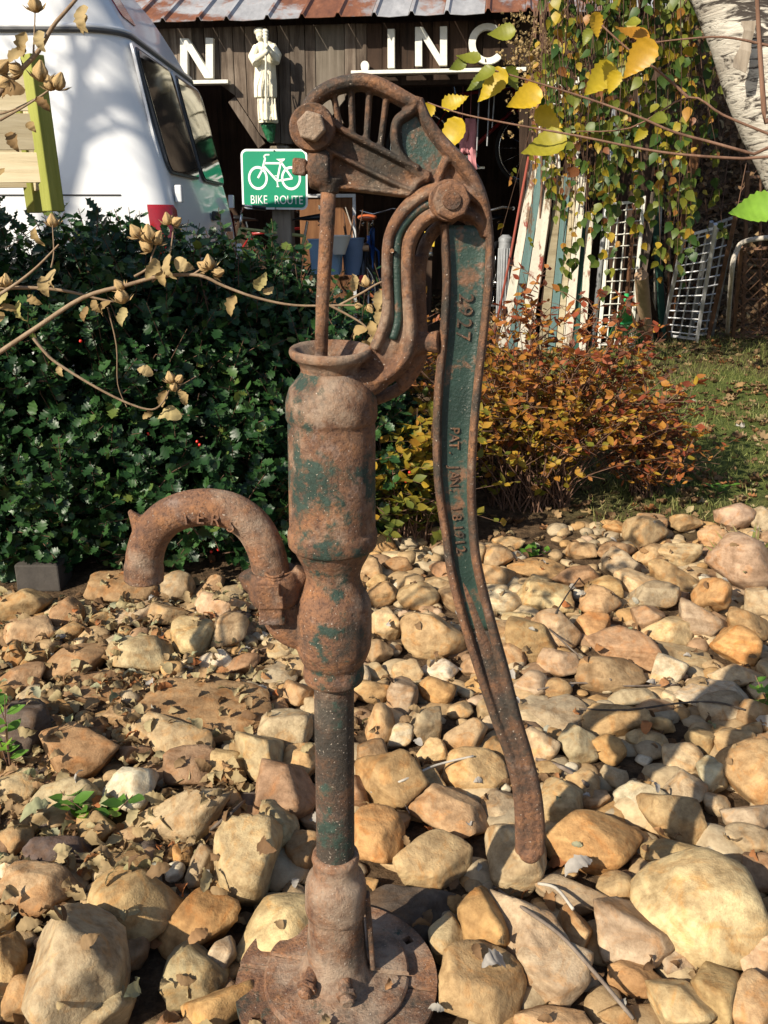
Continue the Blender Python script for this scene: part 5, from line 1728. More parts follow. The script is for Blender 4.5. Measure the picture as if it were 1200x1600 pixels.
# a layer of lower, half buried stones that fills the gaps
for _ in range(1900):
    x, y = rs.uniform(-1.9, 3.0), .5 + 3.3 * rs.random()
    if in_bed(x, y) and math.hypot(x - BP.x, y - BP.y) > R_OUT + .02:
        rad = rs.uniform(.022, .062)
        STUFF.append((x, y, terrain(x, y) + rad * rs.uniform(-.2, .15), (rad * 1.25, rad, rad * rs.uniform(.45, .7)), rs.choice('ttccobgg' if x > -.3 else 'tobbgtd'), rs.uniform(0, 6.28)))
def stuff_stones():
    t = NT('stone_small')
    a = t.n('ShaderNodeAttribute', attribute_name='tone')
    v = t.n('ShaderNodeNewGeometry').outputs['Position']
    n2 = t.noise(38, 8, 0.66, v)
    c = t.mix(0.8, a.outputs['Color'], t.ramp(n2, [(0.3, (.55, .5, .45)), (0.6, (1.0, 1.0, 1.0)), (0.8, (1.2, 1.18, 1.12))]), 'MULTIPLY')
    m = t.surf(c, .8, t.bump(n2, .5, .01), 0, .25)
    bm = bmesh.new(); bmesh.ops.create_icosphere(bm, subdivisions=3, radius=1.0)
    base = np.array([v.co[:] for v in bm.verts]); tri = np.array([[q.index for q in f.verts] for f in bm.faces]); bm.free()
    shapes = []
    for s in range(10):
        r = np.random.default_rng(s)
        rad = np.ones(len(base))
        for _ in range(9):
            d = r.normal(size=3); d /= np.linalg.norm(d)
            c_ = base @ d
            lim = np.where(c_ > .05, r.uniform(.62, .9) / np.maximum(c_, .05), 9)
            rad = np.minimum(rad, lim)
        shapes.append(base * rad[:, None])
    Vs, Fs, Cs = [], [], []
    for i, (x, y, z, half, tone, yaw) in enumerate(STUFF):
        s = shapes[i % 10] * np.array(half)
        c_, s_ = math.cos(yaw), math.sin(yaw)
        q = np.stack([s[:, 0] * c_ - s[:, 1] * s_ + x, s[:, 0] * s_ + s[:, 1] * c_ + y, s[:, 2] + z], 1)
        Fs.append(tri + i * len(base)); Vs.append(q)
        col = np.array(TONE[tone]) * random.uniform(.8, 1.15)
        Cs.append(np.tile(np.append(col, 1), (len(base), 1)))
    V = np.concatenate(Vs); F = np.concatenate(Fs); C = np.concatenate(Cs)
    me = bpy.data.meshes.new('small_stones')
    me.from_pydata(V.tolist(), [], F.tolist())
    ca = me.color_attributes.new('tone', 'FLOAT_COLOR', 'POINT')
    ca.data.foreach_set('color', C.reshape(-1).astype(np.float32))
    me.polygons.foreach_set('use_smooth', [True] * len(me.polygons))
    me.materials.append(m)
    o = bpy.data.objects.new('small_stones', me)
    COL.objects.link(o)
    tag(o, 'small tan and brown stones packed in the gaps of the rock bed', 'gravel', None, 'stuff')
stuff_stones()
# ------------------------------------------------------------------ plants
def npv(p):
    return np.array([p[0], p[1], p[2]], float)

def twig_set(name, lines, mat, parent, n=5):
    """many thin tubes joined: lines = list of (points, r0, r1)"""
    mb = MB()
    for pts, a, b in lines:
        m = len(pts)
        mb.tube(pts, [a + (b - a) * i / (m - 1) for i in range(m)], n, caps=False)
    o = mb.build(name, mat, parent, smooth=True)
    return o

# ---- holly bush
def build_holly():
    root = thing('holly_bush', 'dense dark green holly bush with glossy spiny leaves and a few red berries', 'bush', Vector((-1.0, 3.75, terrain(-1.0, 3.75))))
    ell = [((-1.05, 3.85, .66), (.72, .62, .70)), ((-.42, 3.95, .52), (.55, .60, .56)), ((-1.75, 3.8, .66), (.68, .62, .76)), ((-.10, 3.95, .34), (.36, .50, .44)),
           ((-.75, 3.52, .34), (.55, .42, .40)), ((-1.45, 3.5, .34), (.6, .42, .40)), ((-2.5, 3.8, .6), (.6, .6, .7)), ((-.62, 4.1, .76), (.5, .45, .54)), ((-1.22, 4.05, .90), (.42, .40, .52)), ((-1.36, 3.35, .14), (.16, .26, .18)), ((-.2, 4.0, .6), (.32, .4, .42)), ((-.95, 3.95, .86), (.62, .42, .36)), ((-1.5, 3.85, .8), (.5, .45, .42))]
    E = [(np.array(c), np.array(r)) for c, r in ell]
    P, D, N, S, T = [], [], [], [], []
    lines = []
    rg = np.random.default_rng(3)
    tot = sum(r[0] * r[2] for _, r in E)
    for c, r in E:
        nsp = int(4700 * r[0] * r[2] / tot)
        for _ in range(nsp):
            d = rg.normal(size=3)
            d[1] -= .45
            d[2] += .15
            d /= np.linalg.norm(d)
            if d[1] > .55:
                continue
            bump = (1 if rg.random() < .7 else .74) + .22 * mnoise.noise(Vector((d[0] * 3 + c[0] * 5, d[1] * 3, d[2] * 3))) + rg.normal() * .05
            tip = c + d * r * bump
            inside = False
            for c2, r2 in E:
                if c2 is not c and (((tip - c2) / r2) ** 2).sum() < .42:
                    inside = True
            if inside or tip[2] < terrain(tip[0], tip[1]) + .02:
                continue
            L = rg.uniform(.16, .34)
            dr = d + np.array([0, -.15, .45]) + rg.normal(size=3) * .35
            dr /= np.linalg.norm(dr)
            base = tip - dr * L
            mid = base + dr * L * .5 + rg.normal(size=3) * .012
            lines.append(([Vector(base), Vector(mid), Vector(tip)], .003, .0013))
            nl = rg.integers(9, 16)
            light = rg.random() ** 2
            for j in range(nl):
                t = .15 + .85 * j / nl
                p = base + (tip - base) * t
                a = j * 2.4 + rg.uniform(0, .8)
                u = np.cross(dr, [0.2, 0.3, 1.0]); u /= np.linalg.norm(u); w = np.cross(dr, u)
                out = u * math.cos(a) + w * math.sin(a)
                ld = out * .85 + dr * .55 + rg.normal(size=3) * .25
                nn = np.array([0, -.25, .8]) + d * .6 + rg.normal(size=3) * .45
                P.append(p); D.append(ld); N.append(nn)
                S.append(rg.uniform(.030, .062)); T.append(np.clip(.35 + .35 * light + rg.normal() * .18 + (.12 if t > .85 else 0), 0, 1))
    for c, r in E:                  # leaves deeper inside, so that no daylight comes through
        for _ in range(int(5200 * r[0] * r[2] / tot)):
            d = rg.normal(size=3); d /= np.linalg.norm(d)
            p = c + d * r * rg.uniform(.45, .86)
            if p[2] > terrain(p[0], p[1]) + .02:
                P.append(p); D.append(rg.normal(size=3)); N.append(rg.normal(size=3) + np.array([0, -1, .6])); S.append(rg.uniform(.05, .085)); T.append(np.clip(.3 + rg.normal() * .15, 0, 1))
    # long pale shoots sticking out of the top
    for _ in range(75):
        x = rg.uniform(-1.9, .05)
        y = rg.uniform(3.6, 4.2)
        z0 = 1.10 - .35 * max(0, x + .7) + rg.uniform(-.25, .05)
        L = rg.uniform(.15, .34)
        b = np.array([x, y, z0]); dr = np.array([rg.normal() * .35, rg.normal() * .3, 1.0]); dr /= np.linalg.norm(dr)
        tip = b + dr * L
        lines.append(([Vector(b), Vector(b + dr * L * .5 + rg.normal(size=3) * .01), Vector(tip)], .0028, .0012))
        nl = 9
        for j in range(nl):
            p = b + dr * L * (.2 + .8 * j / nl)
            a = j * 2.4
            ld = np.array([math.cos(a), math.sin(a), .55])
            P.append(p); D.append(ld); N.append(np.array([0, -.2, 1]) + rg.normal(size=3) * .4); S.append(rg.uniform(.026, .045)); T.append(np.clip(.6 + rg.normal() * .2, 0, 1))
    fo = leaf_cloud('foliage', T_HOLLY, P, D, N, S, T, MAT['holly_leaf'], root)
    fo['kind'] = 'stuff'
    # woody stems
    for k in range(9):
        x = -2.2 + k * .26
        b = Vector((x, 3.8 + .1 * math.sin(k * 3), terrain(x, 3.8) - .03))
        lines.append(([b, b + Vector((.05 * math.sin(k), -.05, .35)), b + Vector((.12 * math.cos(k), -.12, .75))], .016, .006))
    st = twig_set('stem', lines, MAT['red_twig'], root)
    st['kind'] = 'stuff'
    # berries where the photograph shows them
    for px, py in ((128, 735), (122, 738), (118, 733), (136, 732), (146, 762), (308, 690), (312, 695), (188, 780), (330, 862), (341, 859), (126, 533), (232, 678), (22, 783), (345, 756), (58, 795), (505, 770), (628, 742), (634, 752), (640, 738)):
        p = atY(px, py, 3.30 if px < 480 else 3.42)
        MB().sphere(p, .0062, 10, 7).build('berry', MAT['berry_red'], root, smooth=True)
build_holly()

# ---- orange autumn shrub behind the handle, with a neighbour that is still yellow green
def build_shrub(name, label, cx, cy, rx_, ry_, h, nst, tint_fn, seed, leaf=(.03, .062), per=(14, 26), low=0.0):
    gz = terrain(cx, cy)
    root = thing(name, label, 'shrub', Vector((cx, cy, gz)), 'autumn shrubs behind the pump')
    rg = np.random.default_rng(seed)
    P, D, N, S, T, lines = [], [], [], [], [], []
    for _ in range(nst):
        a = rg.uniform(0, 2 * math.pi); q = math.sqrt(rg.random())
        b = np.array([cx + .25 * rx_ * q * math.cos(a), cy + .25 * ry_ * q * math.sin(a), 0])
        b[2] = terrain(b[0], b[1]) - .01
        a2 = rg.uniform(0, 2 * math.pi); q2 = math.sqrt(rg.random())
        top = np.array([cx + rx_ * q2 * math.cos(a2), cy + ry_ * q2 * math.sin(a2), 0])
        hh = h * (1 - .55 * q2 * q2) * rg.uniform(.35, 1.05)
        top[2] = gz + max(.1, hh)
        mid = b * .45 + top * .55 + np.array([0, 0, .10 * h]) + rg.normal(size=3) * .03
        pts = [Vector(p) for p in spline([tuple(b), tuple(b * .7 + mid * .3 + np.array([0, 0, .03])), tuple(mid), tuple(top)], 3)]
        lines.append((pts, .0045, .0011))
        tops = [(pts, .25)]
        for _k in range(rg.integers(2, 5)):
            i = rg.integers(len(pts) // 2, len(pts) - 1)
            s = pts[i]
            e = s + Vector((rg.normal() * .14, rg.normal() * .14, rg.uniform(.02, .17)))
            pl = [s, s.lerp(e, .5) + Vector((0, 0, .02)), e]
            lines.append((pl, .0022, .0009)); tops.append((pl, .1))
        for pl, t0 in tops:
            m = len(pl)
            for j in range(rg.integers(*per)):
                f = t0 + (1 - t0) * rg.random() ** .7
                i = min(m - 2, int(f * (m - 1))); fr = f * (m - 1) - i
                p = npv(pl[i].lerp(pl[i + 1], fr))
                if p[2] - gz < low:
                    continue
                d = rg.normal(size=3); d[2] = d[2] * .5 + .15
                P.append(p); D.append(d); N.append(np.array([0, -.35, 1]) + rg.normal(size=3) * .55)
                S.append(rg.uniform(*leaf)); T.append(np.clip(tint_fn((p[2] - gz) / h, (p[0] - cx) / rx_, rg), 0, 1))
    leaf_cloud('foliage', T_OVATE if leaf[1] > .05 else T_LANCE, P, D, N, S, T, MAT['shrub_leaf'], root)['kind'] = 'stuff'
    twig_set('stem', lines, MAT['red_twig'], root, 4)['kind'] = 'stuff'
    return root
build_shrub('autumn_shrub', 'bushy shrub with orange, red and yellow autumn leaves behind the pump handle', .70, 4.05, .80, .44, 1.12, 205,
            lambda z, x, g: .26 + .62 * z + .16 * x + g.normal() * .18, 21, leaf=(.026, .056), per=(5, 10), low=.05)
build_shrub('autumn_shrub', 'low shrub with yellow green leaves between the pump pipe and the orange shrub', .12, 3.62, .30, .22, .62, 60,
            lambda z, x, g: .12 + .26 * z + g.normal() * .10, 22, leaf=(.035, .065), per=(6, 12), low=.05)
build_shrub('autumn_shrub', 'sparse reddish twigs leaning out over the lawn beside the orange shrub', 1.28, 4.15, .35, .3, .5, 50,
            lambda z, x, g: .6 + .3 * z + g.normal() * .16, 23, leaf=(.026, .05), per=(4, 9), low=.04)
build_shrub('autumn_shrub', 'thin dark twiggy shrub with withered brown leaves close behind the cap', .02, 4.35, .22, .2, 1.02, 46,
            lambda z, x, g: .78 + g.normal() * .18, 24, leaf=(.024, .045), per=(4, 9), low=.1)

# ---- weeping birch: white trunk, hanging strands of leaves
def build_birch():
    Y = 5.6
    a, b = atY(1294, 330, Y), atY(1138, -30, Y)
    base = Vector((a.x + 1.3, Y + .1, 0)); base.z = terrain(base.x, base.y)
    root = thing('weeping_birch', 'white barked birch tree with hanging strands of green and yellow leaves', 'tree', base)
    top = b + (b - a).normalized() * 2.2
    pts = [Vector(p) for p in spline([tuple(base + Vector((0, 0, -.1))), tuple(base.lerp(a, .5) + Vector((.25, 0, 0))), tuple(a), tuple(b), tuple(top)], 6)]
    m = len(pts)
    rad = [.29 - .10 * i / m + .012 * math.sin(i * 1.7) for i in range(m)]
    mb = MB(); mb.tube(pts, rad, 26)
    tr = mb.build('trunk', MAT['birch_bark'], root, smooth=True)
    # peeling scrap of bark
    c = atY(1163, 62, Y - .27)
    sc = MB()
    vs = [c + Vector((-.03 + .02 * math.sin(i), -.012 * (i % 2), .09 - .045 * i)) for i in range(6)] + [c + Vector((.045 - .004 * i, -.03 + .01 * (i % 3), .085 - .05 * i)) for i in range(6)]
    sc.add(vs, [(i, i + 1, i + 7, i + 6) for i in range(5)])
    o = sc.build('bark_flap', MAT['grey_wood'], tr); sd = o.modifiers.new('t', 'SOLIDIFY'); sd.thickness = .004
    # limbs arching over to the left, mostly above the frame
    rg = np.random.default_rng(8)
    lines, P, D, N, S, T = [], [], [], [], [], []
    limbs = []
    for k in range(9):
        s = pts[-1 - int(rg.integers(0, 8))]
        ex = atY(840 + 34 * k + rg.uniform(-20, 20), -40, 6.0 + rg.uniform(-.4, .6))
        e = Vector((ex.x, ex.y, 3.25 + rg.uniform(-.1, .5)))
        lp = [Vector(p) for p in spline([tuple(s), tuple(s.lerp(e, .5) + Vector((0, 0, .7))), tuple(e)], 6)]
        lines.append((lp, .035, .010)); limbs.append(lp)
    strands = []
    for k in range(58):
        px = rg.uniform(835, 1085) if rg.random() < .85 else rg.uniform(1040, 1110)
        Y = rg.uniform(5.7, 6.7)
        t = atY(px, -30, Y)
        low = 470 - .9 * max(0, 900 - px) - .5 * max(0, px - 1010)
        yb = rg.uniform(150, max(220, low))
        e = atY(px + rg.normal() * 16, yb, Y)
        t.z = max(t.z, 3.1)
        # hung from the nearest limb
        lim = min((q for l in limbs for q in l), key=lambda q: (q.x - t.x) ** 2 + (q.y - t.y) ** 2)
        sp = [Vector(p) for p in spline([tuple(lim), tuple(Vector((t.x, t.y, t.z - .05))), tuple(t.lerp(e, .5) + Vector((rg.normal() * .03, 0, 0))), tuple(e)], 8)]
        lines.append((sp, .0042, .0014)); strands.append(sp)
        hue = rg.random()
        L = (t - e).length
        for j in range(int(L * rg.uniform(11, 21))):
            f = .3 + .7 * rg.random()
            i = min(len(sp) - 2, int(f * (len(sp) - 1)))
            p = npv(sp[i].lerp(sp[i + 1], rg.random())) + rg.normal(size=3) * .022
            d = np.array([rg.normal() * .6, rg.normal() * .5, -1.0])
            P.append(p); D.append(d); N.append(np.array([rg.normal() * .6 - .3, -1, rg.normal() * .5]))
            S.append(rg.uniform(.05, .092)); T.append(np.clip(.22 + .55 * hue * rg.random() + rg.normal() * .17 + (.34 if rg.random() < .22 else 0), 0, 1))
    for k in range(90):             # bare hanging twigs between the leafy ones
        px = rg.uniform(840, 1090); Yk = rg.uniform(5.8, 6.9)
        t = atY(px, -20, Yk); e = atY(px + rg.normal() * 30, rg.uniform(120, 400), Yk)
        lines.append(([t, t.lerp(e, .5) + Vector((rg.normal() * .06, 0, 0)), e], .0035, .0012))
        for j in range(7):
            q = t.lerp(e, .35 + .65 * rg.random())
            P.append(npv(q)); D.append(np.array([rg.normal() * .6, rg.normal() * .5, -1.0])); N.append(np.array([rg.normal() * .6, -1, .2])); S.append(rg.uniform(.03, .06)); T.append(np.clip(.75 + rg.normal() * .2, 0, 1))
    twig_set('branch', lines, MAT['red_twig'], root, 5)['kind'] = 'stuff'
    leaf_cloud('foliage', T_BIRCH, P, D, N, S, T, MAT['birch_leaf'], root)['kind'] = 'stuff'
    # withered orange brown seed clusters by the eave
    P, D, N, S, T = [], [], [], [], []
    for k in range(760):
        px, py = 845 + rg.normal() * 26, 60 + abs(rg.normal()) * 62 - 40 * (rg.random() < .4)
        p = npv(atY(px, py, 6.9 + rg.uniform(-.2, .2)))
        P.append(p); D.append(rg.normal(size=3) + np.array([0, 0, -.6])); N.append(rg.normal(size=3)); S.append(rg.uniform(.02, .045)); T.append(np.clip(.45 + rg.normal() * .2, 0, .8))
    dv = thing('withered_vine', 'withered tan vine hanging from the end of the barn eave', 'vine', FP(fu(FB(850, 100)), GZ, .3))
    leaf_cloud('foliage', T_CURL, P, D, N, S, T, MAT['dry_leaf'], dv)['kind'] = 'stuff'
    vl = []
    for k in range(9):
        a_ = atY(835 + 6 * k, 5, 6.95); b_ = atY(838 + 7 * k + rg.normal() * 6, 200 + rg.uniform(0, 120), 7.0)
        vl.append(([a_, a_.lerp(b_, .5) + Vector((rg.normal() * .03, 0, 0)), b_], .006, .003))
    g_ = FP(fu(FB(850, 100)), GZ, .3)
    vl.append(([g_, g_ + Vector((0.02, 0, 1.2)), atY(845, 10, 6.95)], .014, .008))
    twig_set('stem', vl, MAT['red_twig'], dv)['kind'] = 'stuff'
build_birch()

# ---- rose of sharon in front of the holly: twigs with seed pods and crisp leaves
def pod_mesh():
    mb = MB()
    rows = [(0, .2), (.12, .5), (.35, .8), (.6, .72), (.85, .4), (1.08, .12)]
    n = 20
    vs, fs = [], []
    for z, r in rows:
        for i in range(n):
            a = 2 * math.pi * i / n
            q = r * (1 + .22 * math.cos(5 * a) * min(1, z * 1.5)) * .5
            vs.append(Vector((q * math.cos(a), q * math.sin(a), z)))
    for k in range(len(rows) - 1):
        for i in range(n):
            fs.append((k * n + i, k * n + (i + 1) % n, (k + 1) * n + (i + 1) % n, (k + 1) * n + i))
    fs.append(tuple(range(n - 1, -1, -1)))
    mb.add(vs, fs)
    for i in range(7):              # bracts round the foot
        a = 2 * math.pi * i / 7
        d = Vector((math.cos(a), math.sin(a), 0)); s = Vector((-math.sin(a), math.cos(a), 0))
        mb.add([d * .1 - s * .1, d * .1 + s * .1, d * .55 + s * .07 + Vector((0, 0, .22)), d * .82 + Vector((0, 0, .55)), d * .55 - s * .07 + Vector((0, 0, .22))], [(0, 1, 2, 3, 4)])
    me = mb.mesh('seed_pod')
    me.materials.append(MAT['seed_pod'])
    me.polygons.foreach_set('use_smooth', [True] * len(me.polygons))
    return me
def build_hibiscus():
    Y = 1.95
    foot = Vector((-1.25, 2.0, terrain(-1.25, 2.0)))
    root = thing('rose_of_sharon', 'bare twiggy shrub with tan seed pods and crisp dry leaves in front of the holly', 'shrub', foot)
    B = lambda pts, dy=0.0: [Vector(p) for p in spline([tuple(atY(x, y, Y + dy)) for x, y in pts], 4)]
    lines = []
    hub = Vector((-1.12, Y, .88))
    trunk = [foot, foot.lerp(hub, .5) + Vector((.04, 0, 0)), hub]
    main = B([(0, 550), (60, 510), (130, 465), (200, 445), (250, 432), (310, 430), (350, 447), (400, 465), (460, 477), (530, 477), (562, 477)])
    lines.append(([hub] + main, .0054, .0019))
    lines.append((B([(530, 477), (565, 458), (597, 440), (640, 428)], .05), .003, .0015))
    lines.append((B([(515, 477), (545, 493), (570, 509), (582, 530)]), .003, .0015))
    sec = B([(0, 450), (60, 450), (110, 456), (150, 466), (178, 472)], .03)
    lines.append(([hub] + sec, .0045, .002))
    low = B([(52, 528), (70, 550), (90, 568), (150, 605), (200, 630), (237, 640), (255, 628), (264, 610)], -.02)
    lines.append((low, .0038, .0016))
    up1 = B([(0, 460), (30, 440), (60, 415), (92, 382)], -.03)
    lines.append(([hub] + up1, .004, .0016))
    lines.append((B([(210, 432), (232, 418), (238, 398), (246, 378)], .01), .0028, .0015))
    lines.append((B([(238, 440), (258, 420), (266, 395), (272, 350)], .01), .0026, .0014))
    lines.append((B([(168, 480), (182, 540), (184, 600), (198, 636)], .02), .0018, .001))
    lines.append((B([(300, 430), (320, 415), (326, 400)], .0), .0022, .0012))
    lines.append((B([(80, 418), (84, 395), (82, 352)], -.03), .0018, .001))
    # upper twig crossing the plank box
    hub2 = Vector((-1.16, 1.95, 1.45))
    upper = B([(-60, 215), (0, 145), (30, 112), (60, 80), (82, 42), (105, 15), (135, -20)], -.05)
    lines.append(([hub2] + upper, .006, .003))
    lines.append((B([(0, 188), (40, 165), (75, 142), (95, 120)], -.05), .0028, .0014))
    lines.append((B([(0, 178), (20, 172), (60, 152)], -.04), .0024, .0012))
    lines.append((B([(52, 88), (54, 45), (55, 10)], -.05), .0020, .001))
    trunk2 = [hub, Vector((-1.2, 1.97, 1.2)), hub2, Vector((-1.10, 1.95, 1.9))]
    lines.append((trunk, .014, .010)); lines.append((trunk2, .010, .006))
    for side in range(5):
        e = Vector((-1.55 - .1 * side, 1.8 + .12 * side, 1.3 + .15 * side))
        lines.append(([trunk[1], trunk[1].lerp(e, .5), e], .006, .002))
    twig_set('branch', lines, MAT['twig'], root, 7)
    pm = pod_mesh()
    rg = np.random.default_rng(6)
    pods = [(82, 345, .026, 90), (212, 362, .030, 120), (232, 366, .036, 92), (246, 372, .030, 60), (228, 385, .028, 140), (262, 342, .026, 95), (276, 346, .024, 30), (326, 410, .030, 92), (341, 425, .026, 10), (318, 416, .026, 150),
            (190, 462, .034, 95), (186, 446, .026, 120), (266, 590, .026, 100), (280, 592, .022, 45), (272, 604, .022, 70), (92, 128, .032, 65), (64, 112, .036, 80), (78, 130, .028, 100), (24, 108, .03, 150), (4, 104, .032, 40), (8, 130, .03, 200), (54, 6, .03, 90), (10, 438, .026, 90), (3, 440, .024, 60), (560, 478, .016, 0), (578, 482, .02, 300), (572, 440, .024, 100)]
    for px, py, s, a in pods:
        o = bpy.data.objects.new('seed_pod', pm); COL.objects.link(o)
        dy = -.05 if py < 200 else 0.0
        a = math.radians(a)
        d = Vector((math.cos(a), rg.uniform(-.4, .1), math.sin(a))).normalized()
        p = atY(px, py, Y + dy) - d * s * .5
        q = d.to_track_quat('Z', 'Y')
        o.parent = root
        o.matrix_local = Matrix.Translation(p - foot) @ q.to_matrix().to_4x4() @ Matrix.Rotation(rg.uniform(0, 6), 4, 'Z') @ Matrix.Scale(s, 4)
    lv = [(240, 402, .055, 250, .6), (262, 398, .06, 300, .7), (272, 405, .05, 330, .75), (250, 420, .045, 280, .5), (190, 480, .045, 275, .85), (62, 432, .05, 290, .6), (85, 420, .05, 280, .7), (70, 385, .045, 100, .5),
          (8, 452, .05, 250, .9), (28, 470, .05, 300, .95), (6, 488, .05, 230, .5), (44, 460, .04, 320, .4), (26, 480, .04, 200, .3), (128, 8, .055, 285, .7), (134, 22, .04, 260, .6), (42, 50, .05, 250, .5), (38, 72, .05, 235, .6), (58, 48, .045, 290, .8), (40, 140, .055, 200, .1), (58, 150, .04, 300, .0),
          (8, 210, .05, 310, .1), (6, 262, .04, 260, .4), (45, 190, .03, 300, .3), (370, 462, .05, 250, .5), (405, 455, .05, 70, .9), (412, 460, .03, 40, .7), (240, 585, .04, 160, .7), (262, 610, .045, 240, .4), (276, 612, .04, 300, .5), (90, 572, .03, 300, .6), (285, 650, .06, 190, .85), (240, 646, .03, 200, .5),
          (135, 478, .04, 270, .2), (142, 470, .035, 310, .3), (172, 470, .04, 250, .3), (580, 500, .05, 290, .5), (590, 478, .05, 280, .6), (588, 520, .05, 260, .65), (574, 512, .045, 230, .5), (600, 470, .05, 285, .55), (556, 455, .04, 110, .6), (592, 452, .05, 265, .6), (582, 540, .05, 200, .3)]
    P = [npv(atY(a, b, Y + (-.05 if b < 200 else 0))) for a, b, *_ in lv]
    D = [(math.cos(math.radians(a)), rg.uniform(-.3, .3), math.sin(math.radians(a))) for _, _, _, a, _ in lv]
    N = [(rg.normal() * .4, -1, .3 + rg.normal() * .4) for _ in lv]
    for i, l in enumerate(lv):
        leaf_cloud('dry_leaf', T_CRISP[i % 4], [P[i]], [D[i]], [N[i]], [l[2] * .92], [l[4]], MAT['dry_leaf'], root)
build_hibiscus()

# ---- sapling whose leafy twigs reach in from the side
def serrated(stations=15):
    st = [(0, 0)]
    for i in range(1, stations):
        t = i / stations
        w = .36 * math.sin(math.pi * t ** .62) * (1 - .18 * t)
        st.append((t, max(.012, w * (1.0 if i % 2 else .84))))
    st.append((1, 0))
    return leaf_template(st, .38, .5, .016)
T_SERR = serrated()
def build_sapling():
    Y = 1.95
    foot = Vector((1.22, 2.05, terrain(1.22, 2.05)))
    root = thing('leafy_sapling', 'slender sapling reaching in with large toothed yellow and green leaves', 'sapling', foot)
    B = lambda pts, dy=0.0: [Vector(p) for p in spline([tuple(atY(x, y, Y + dy)) for x, y in pts], 4)]
    h1 = Vector((1.05, Y, 1.62)); h2 = Vector((1.06, Y, 1.5))
    lines = [([foot, Vector((1.16, 2.0, .8)), h2, h1, Vector((1.0, Y, 2.1))], .013, .005)]
    lines.append(([h1] + B([(1178, 241), (1110, 222), (1052, 206), (996, 182), (900, 148), (800, 118), (760, 106), (735, 98)]), .0034, .0011))
    lines.append(([h2] + B([(1160, 248), (1080, 243), (1010, 234), (900, 212), (800, 194), (730, 180), (690, 168), (668, 160)], -.03), .0031, .0011))
    lines.append((B([(1075, 152), (1030, 112), (985, 80), (930, 30)], .03), .0032, .0016))
    lines.append(([h1] + B([(1215, 215), (1130, 180), (1075, 152), (985, 200), (900, 205)], .05), .0032, .001))
    lines.append(([h1] + B([(1195, 70), (1130, 58), (1060, 62), (1012, 68)], .02), .003, .001))
    lines.append(([h1, *B([(1195, 190), (1188, 90), (1182, -20)], .02)], .006, .004))
    twig_set('branch', lines, MAT['red_twig'], root, 7)
    # x, y, length in pixels, direction of the tip (degrees), tint, green
    lv = [(752, 92, 42, 172, .25), (728, 96, 32, 205, .12), (760, 118, 40, 215, .1), (772, 104, 44, 215, .22), (790, 108, 66, 228, .72), (792, 104, 42, 300, .14), (806, 48, 46, 185, .3), (676, 162, 36, 235, .75), (690, 166, 48, 18, .7), (722, 185, 68, 235, .8),
          (846, 140, 66, 205, .85), (836, 172, 56, 330, .78), (885, 212, 82, 200, .42), (1022, 62, 72, 232, .92), (1016, 58, 62, 165, .98), (960, 100, 70, 225, .62), (965, 110, 40, 250, .68), (1042, 182, 36, 190, .2), (1010, 200, 30, 230, .5), (1000, 30, 30, 200, .3), (930, 18, 40, 280, .9), (922, 44, 28, 250, .2)]
    rg = np.random.default_rng(12)
    for px, py, L, a, tn in lv:
        p = npv(atY(px, py, Y + rg.uniform(-.04, .03)))
        a = math.radians(a)
        d = (math.cos(a), rg.uniform(-.35, .1), math.sin(a))
        nrm = (rg.normal() * .35, -1, .55 + rg.normal() * .25)
        leaf_cloud('leaf', T_SERR, [p], [d], [nrm], [L * Y / FPX * .86], [tn], MAT['yellow_leaf'], root)
    p = npv(atY(1215, 318, 1.5)); 
    br2 = [([Vector((1.16, 2.0, .8)), Vector((1.0, 1.75, 1.2)), Vector(p)], .005, .002)]
    twig_set('branch', br2, MAT['red_twig'], root, 6)
    leaf_cloud('leaf', T_SERR, [p], [(-1, -.1, -.18)], [(0.1, -1, .5)], [.082], [.95], MAT['green_leaf'], root)
build_sapling()

# ---- weeds between the stones at the edge of the picture
def weed(name, label, spots, tint, size, seed, mat='green_leaf', h=.3, group='weeds between the stones'):
    for k, (px, py, nl, hh) in enumerate(spots):
        rg = np.random.default_rng(seed + k)
        g = ground(px, py)
        root = thing(name, label[k] if isinstance(label, (list, tuple)) else label, 'weed', g, group)
        lines, P, D, N, S, T = [], [], [], [], [], []
        for s in range(3):
            e = g + Vector((rg.normal() * .05, rg.normal() * .04, hh * rg.uniform(.7, 1.05)))
            lp = [g, g.lerp(e, .5) + Vector((rg.normal() * .02, 0, 0)), e]
            lines.append((lp, .0024, .001))
            for j in range(nl):
                f = .25 + .75 * j / nl
                p = npv(g.lerp(e, f)); a = j * 2.4 + rg.random()
                P.append(p); D.append((math.cos(a), math.sin(a), .35)); N.append((rg.normal() * .3, -.2, 1)); S.append(size * rg.uniform(.7, 1.2)); T.append(np.clip(tint + rg.normal() * .2, 0, 1))
        twig_set('stem', lines, MAT['red_twig'], root, 4)
        leaf_cloud('foliage', T_OVATE, P, D, N, S, T, MAT[mat], root)['kind'] = 'stuff'
weed('leafy_weed', ['tall green leafy weed rising by the dark stones at the bed edge', 'low dull green weed beside the greenish flat stone', 'small bright green sprout beside the grey slab past the handle', 'tiny bright green sprout in front of the orange shrub', 'lone green seedling at the lawn edge'],
     [(18, 1215, 7, .34), (150, 1290, 6, .09), (1192, 1130, 6, .13), (828, 872, 4, .05), (1122, 772, 3, .07)], .55, .05, 40)

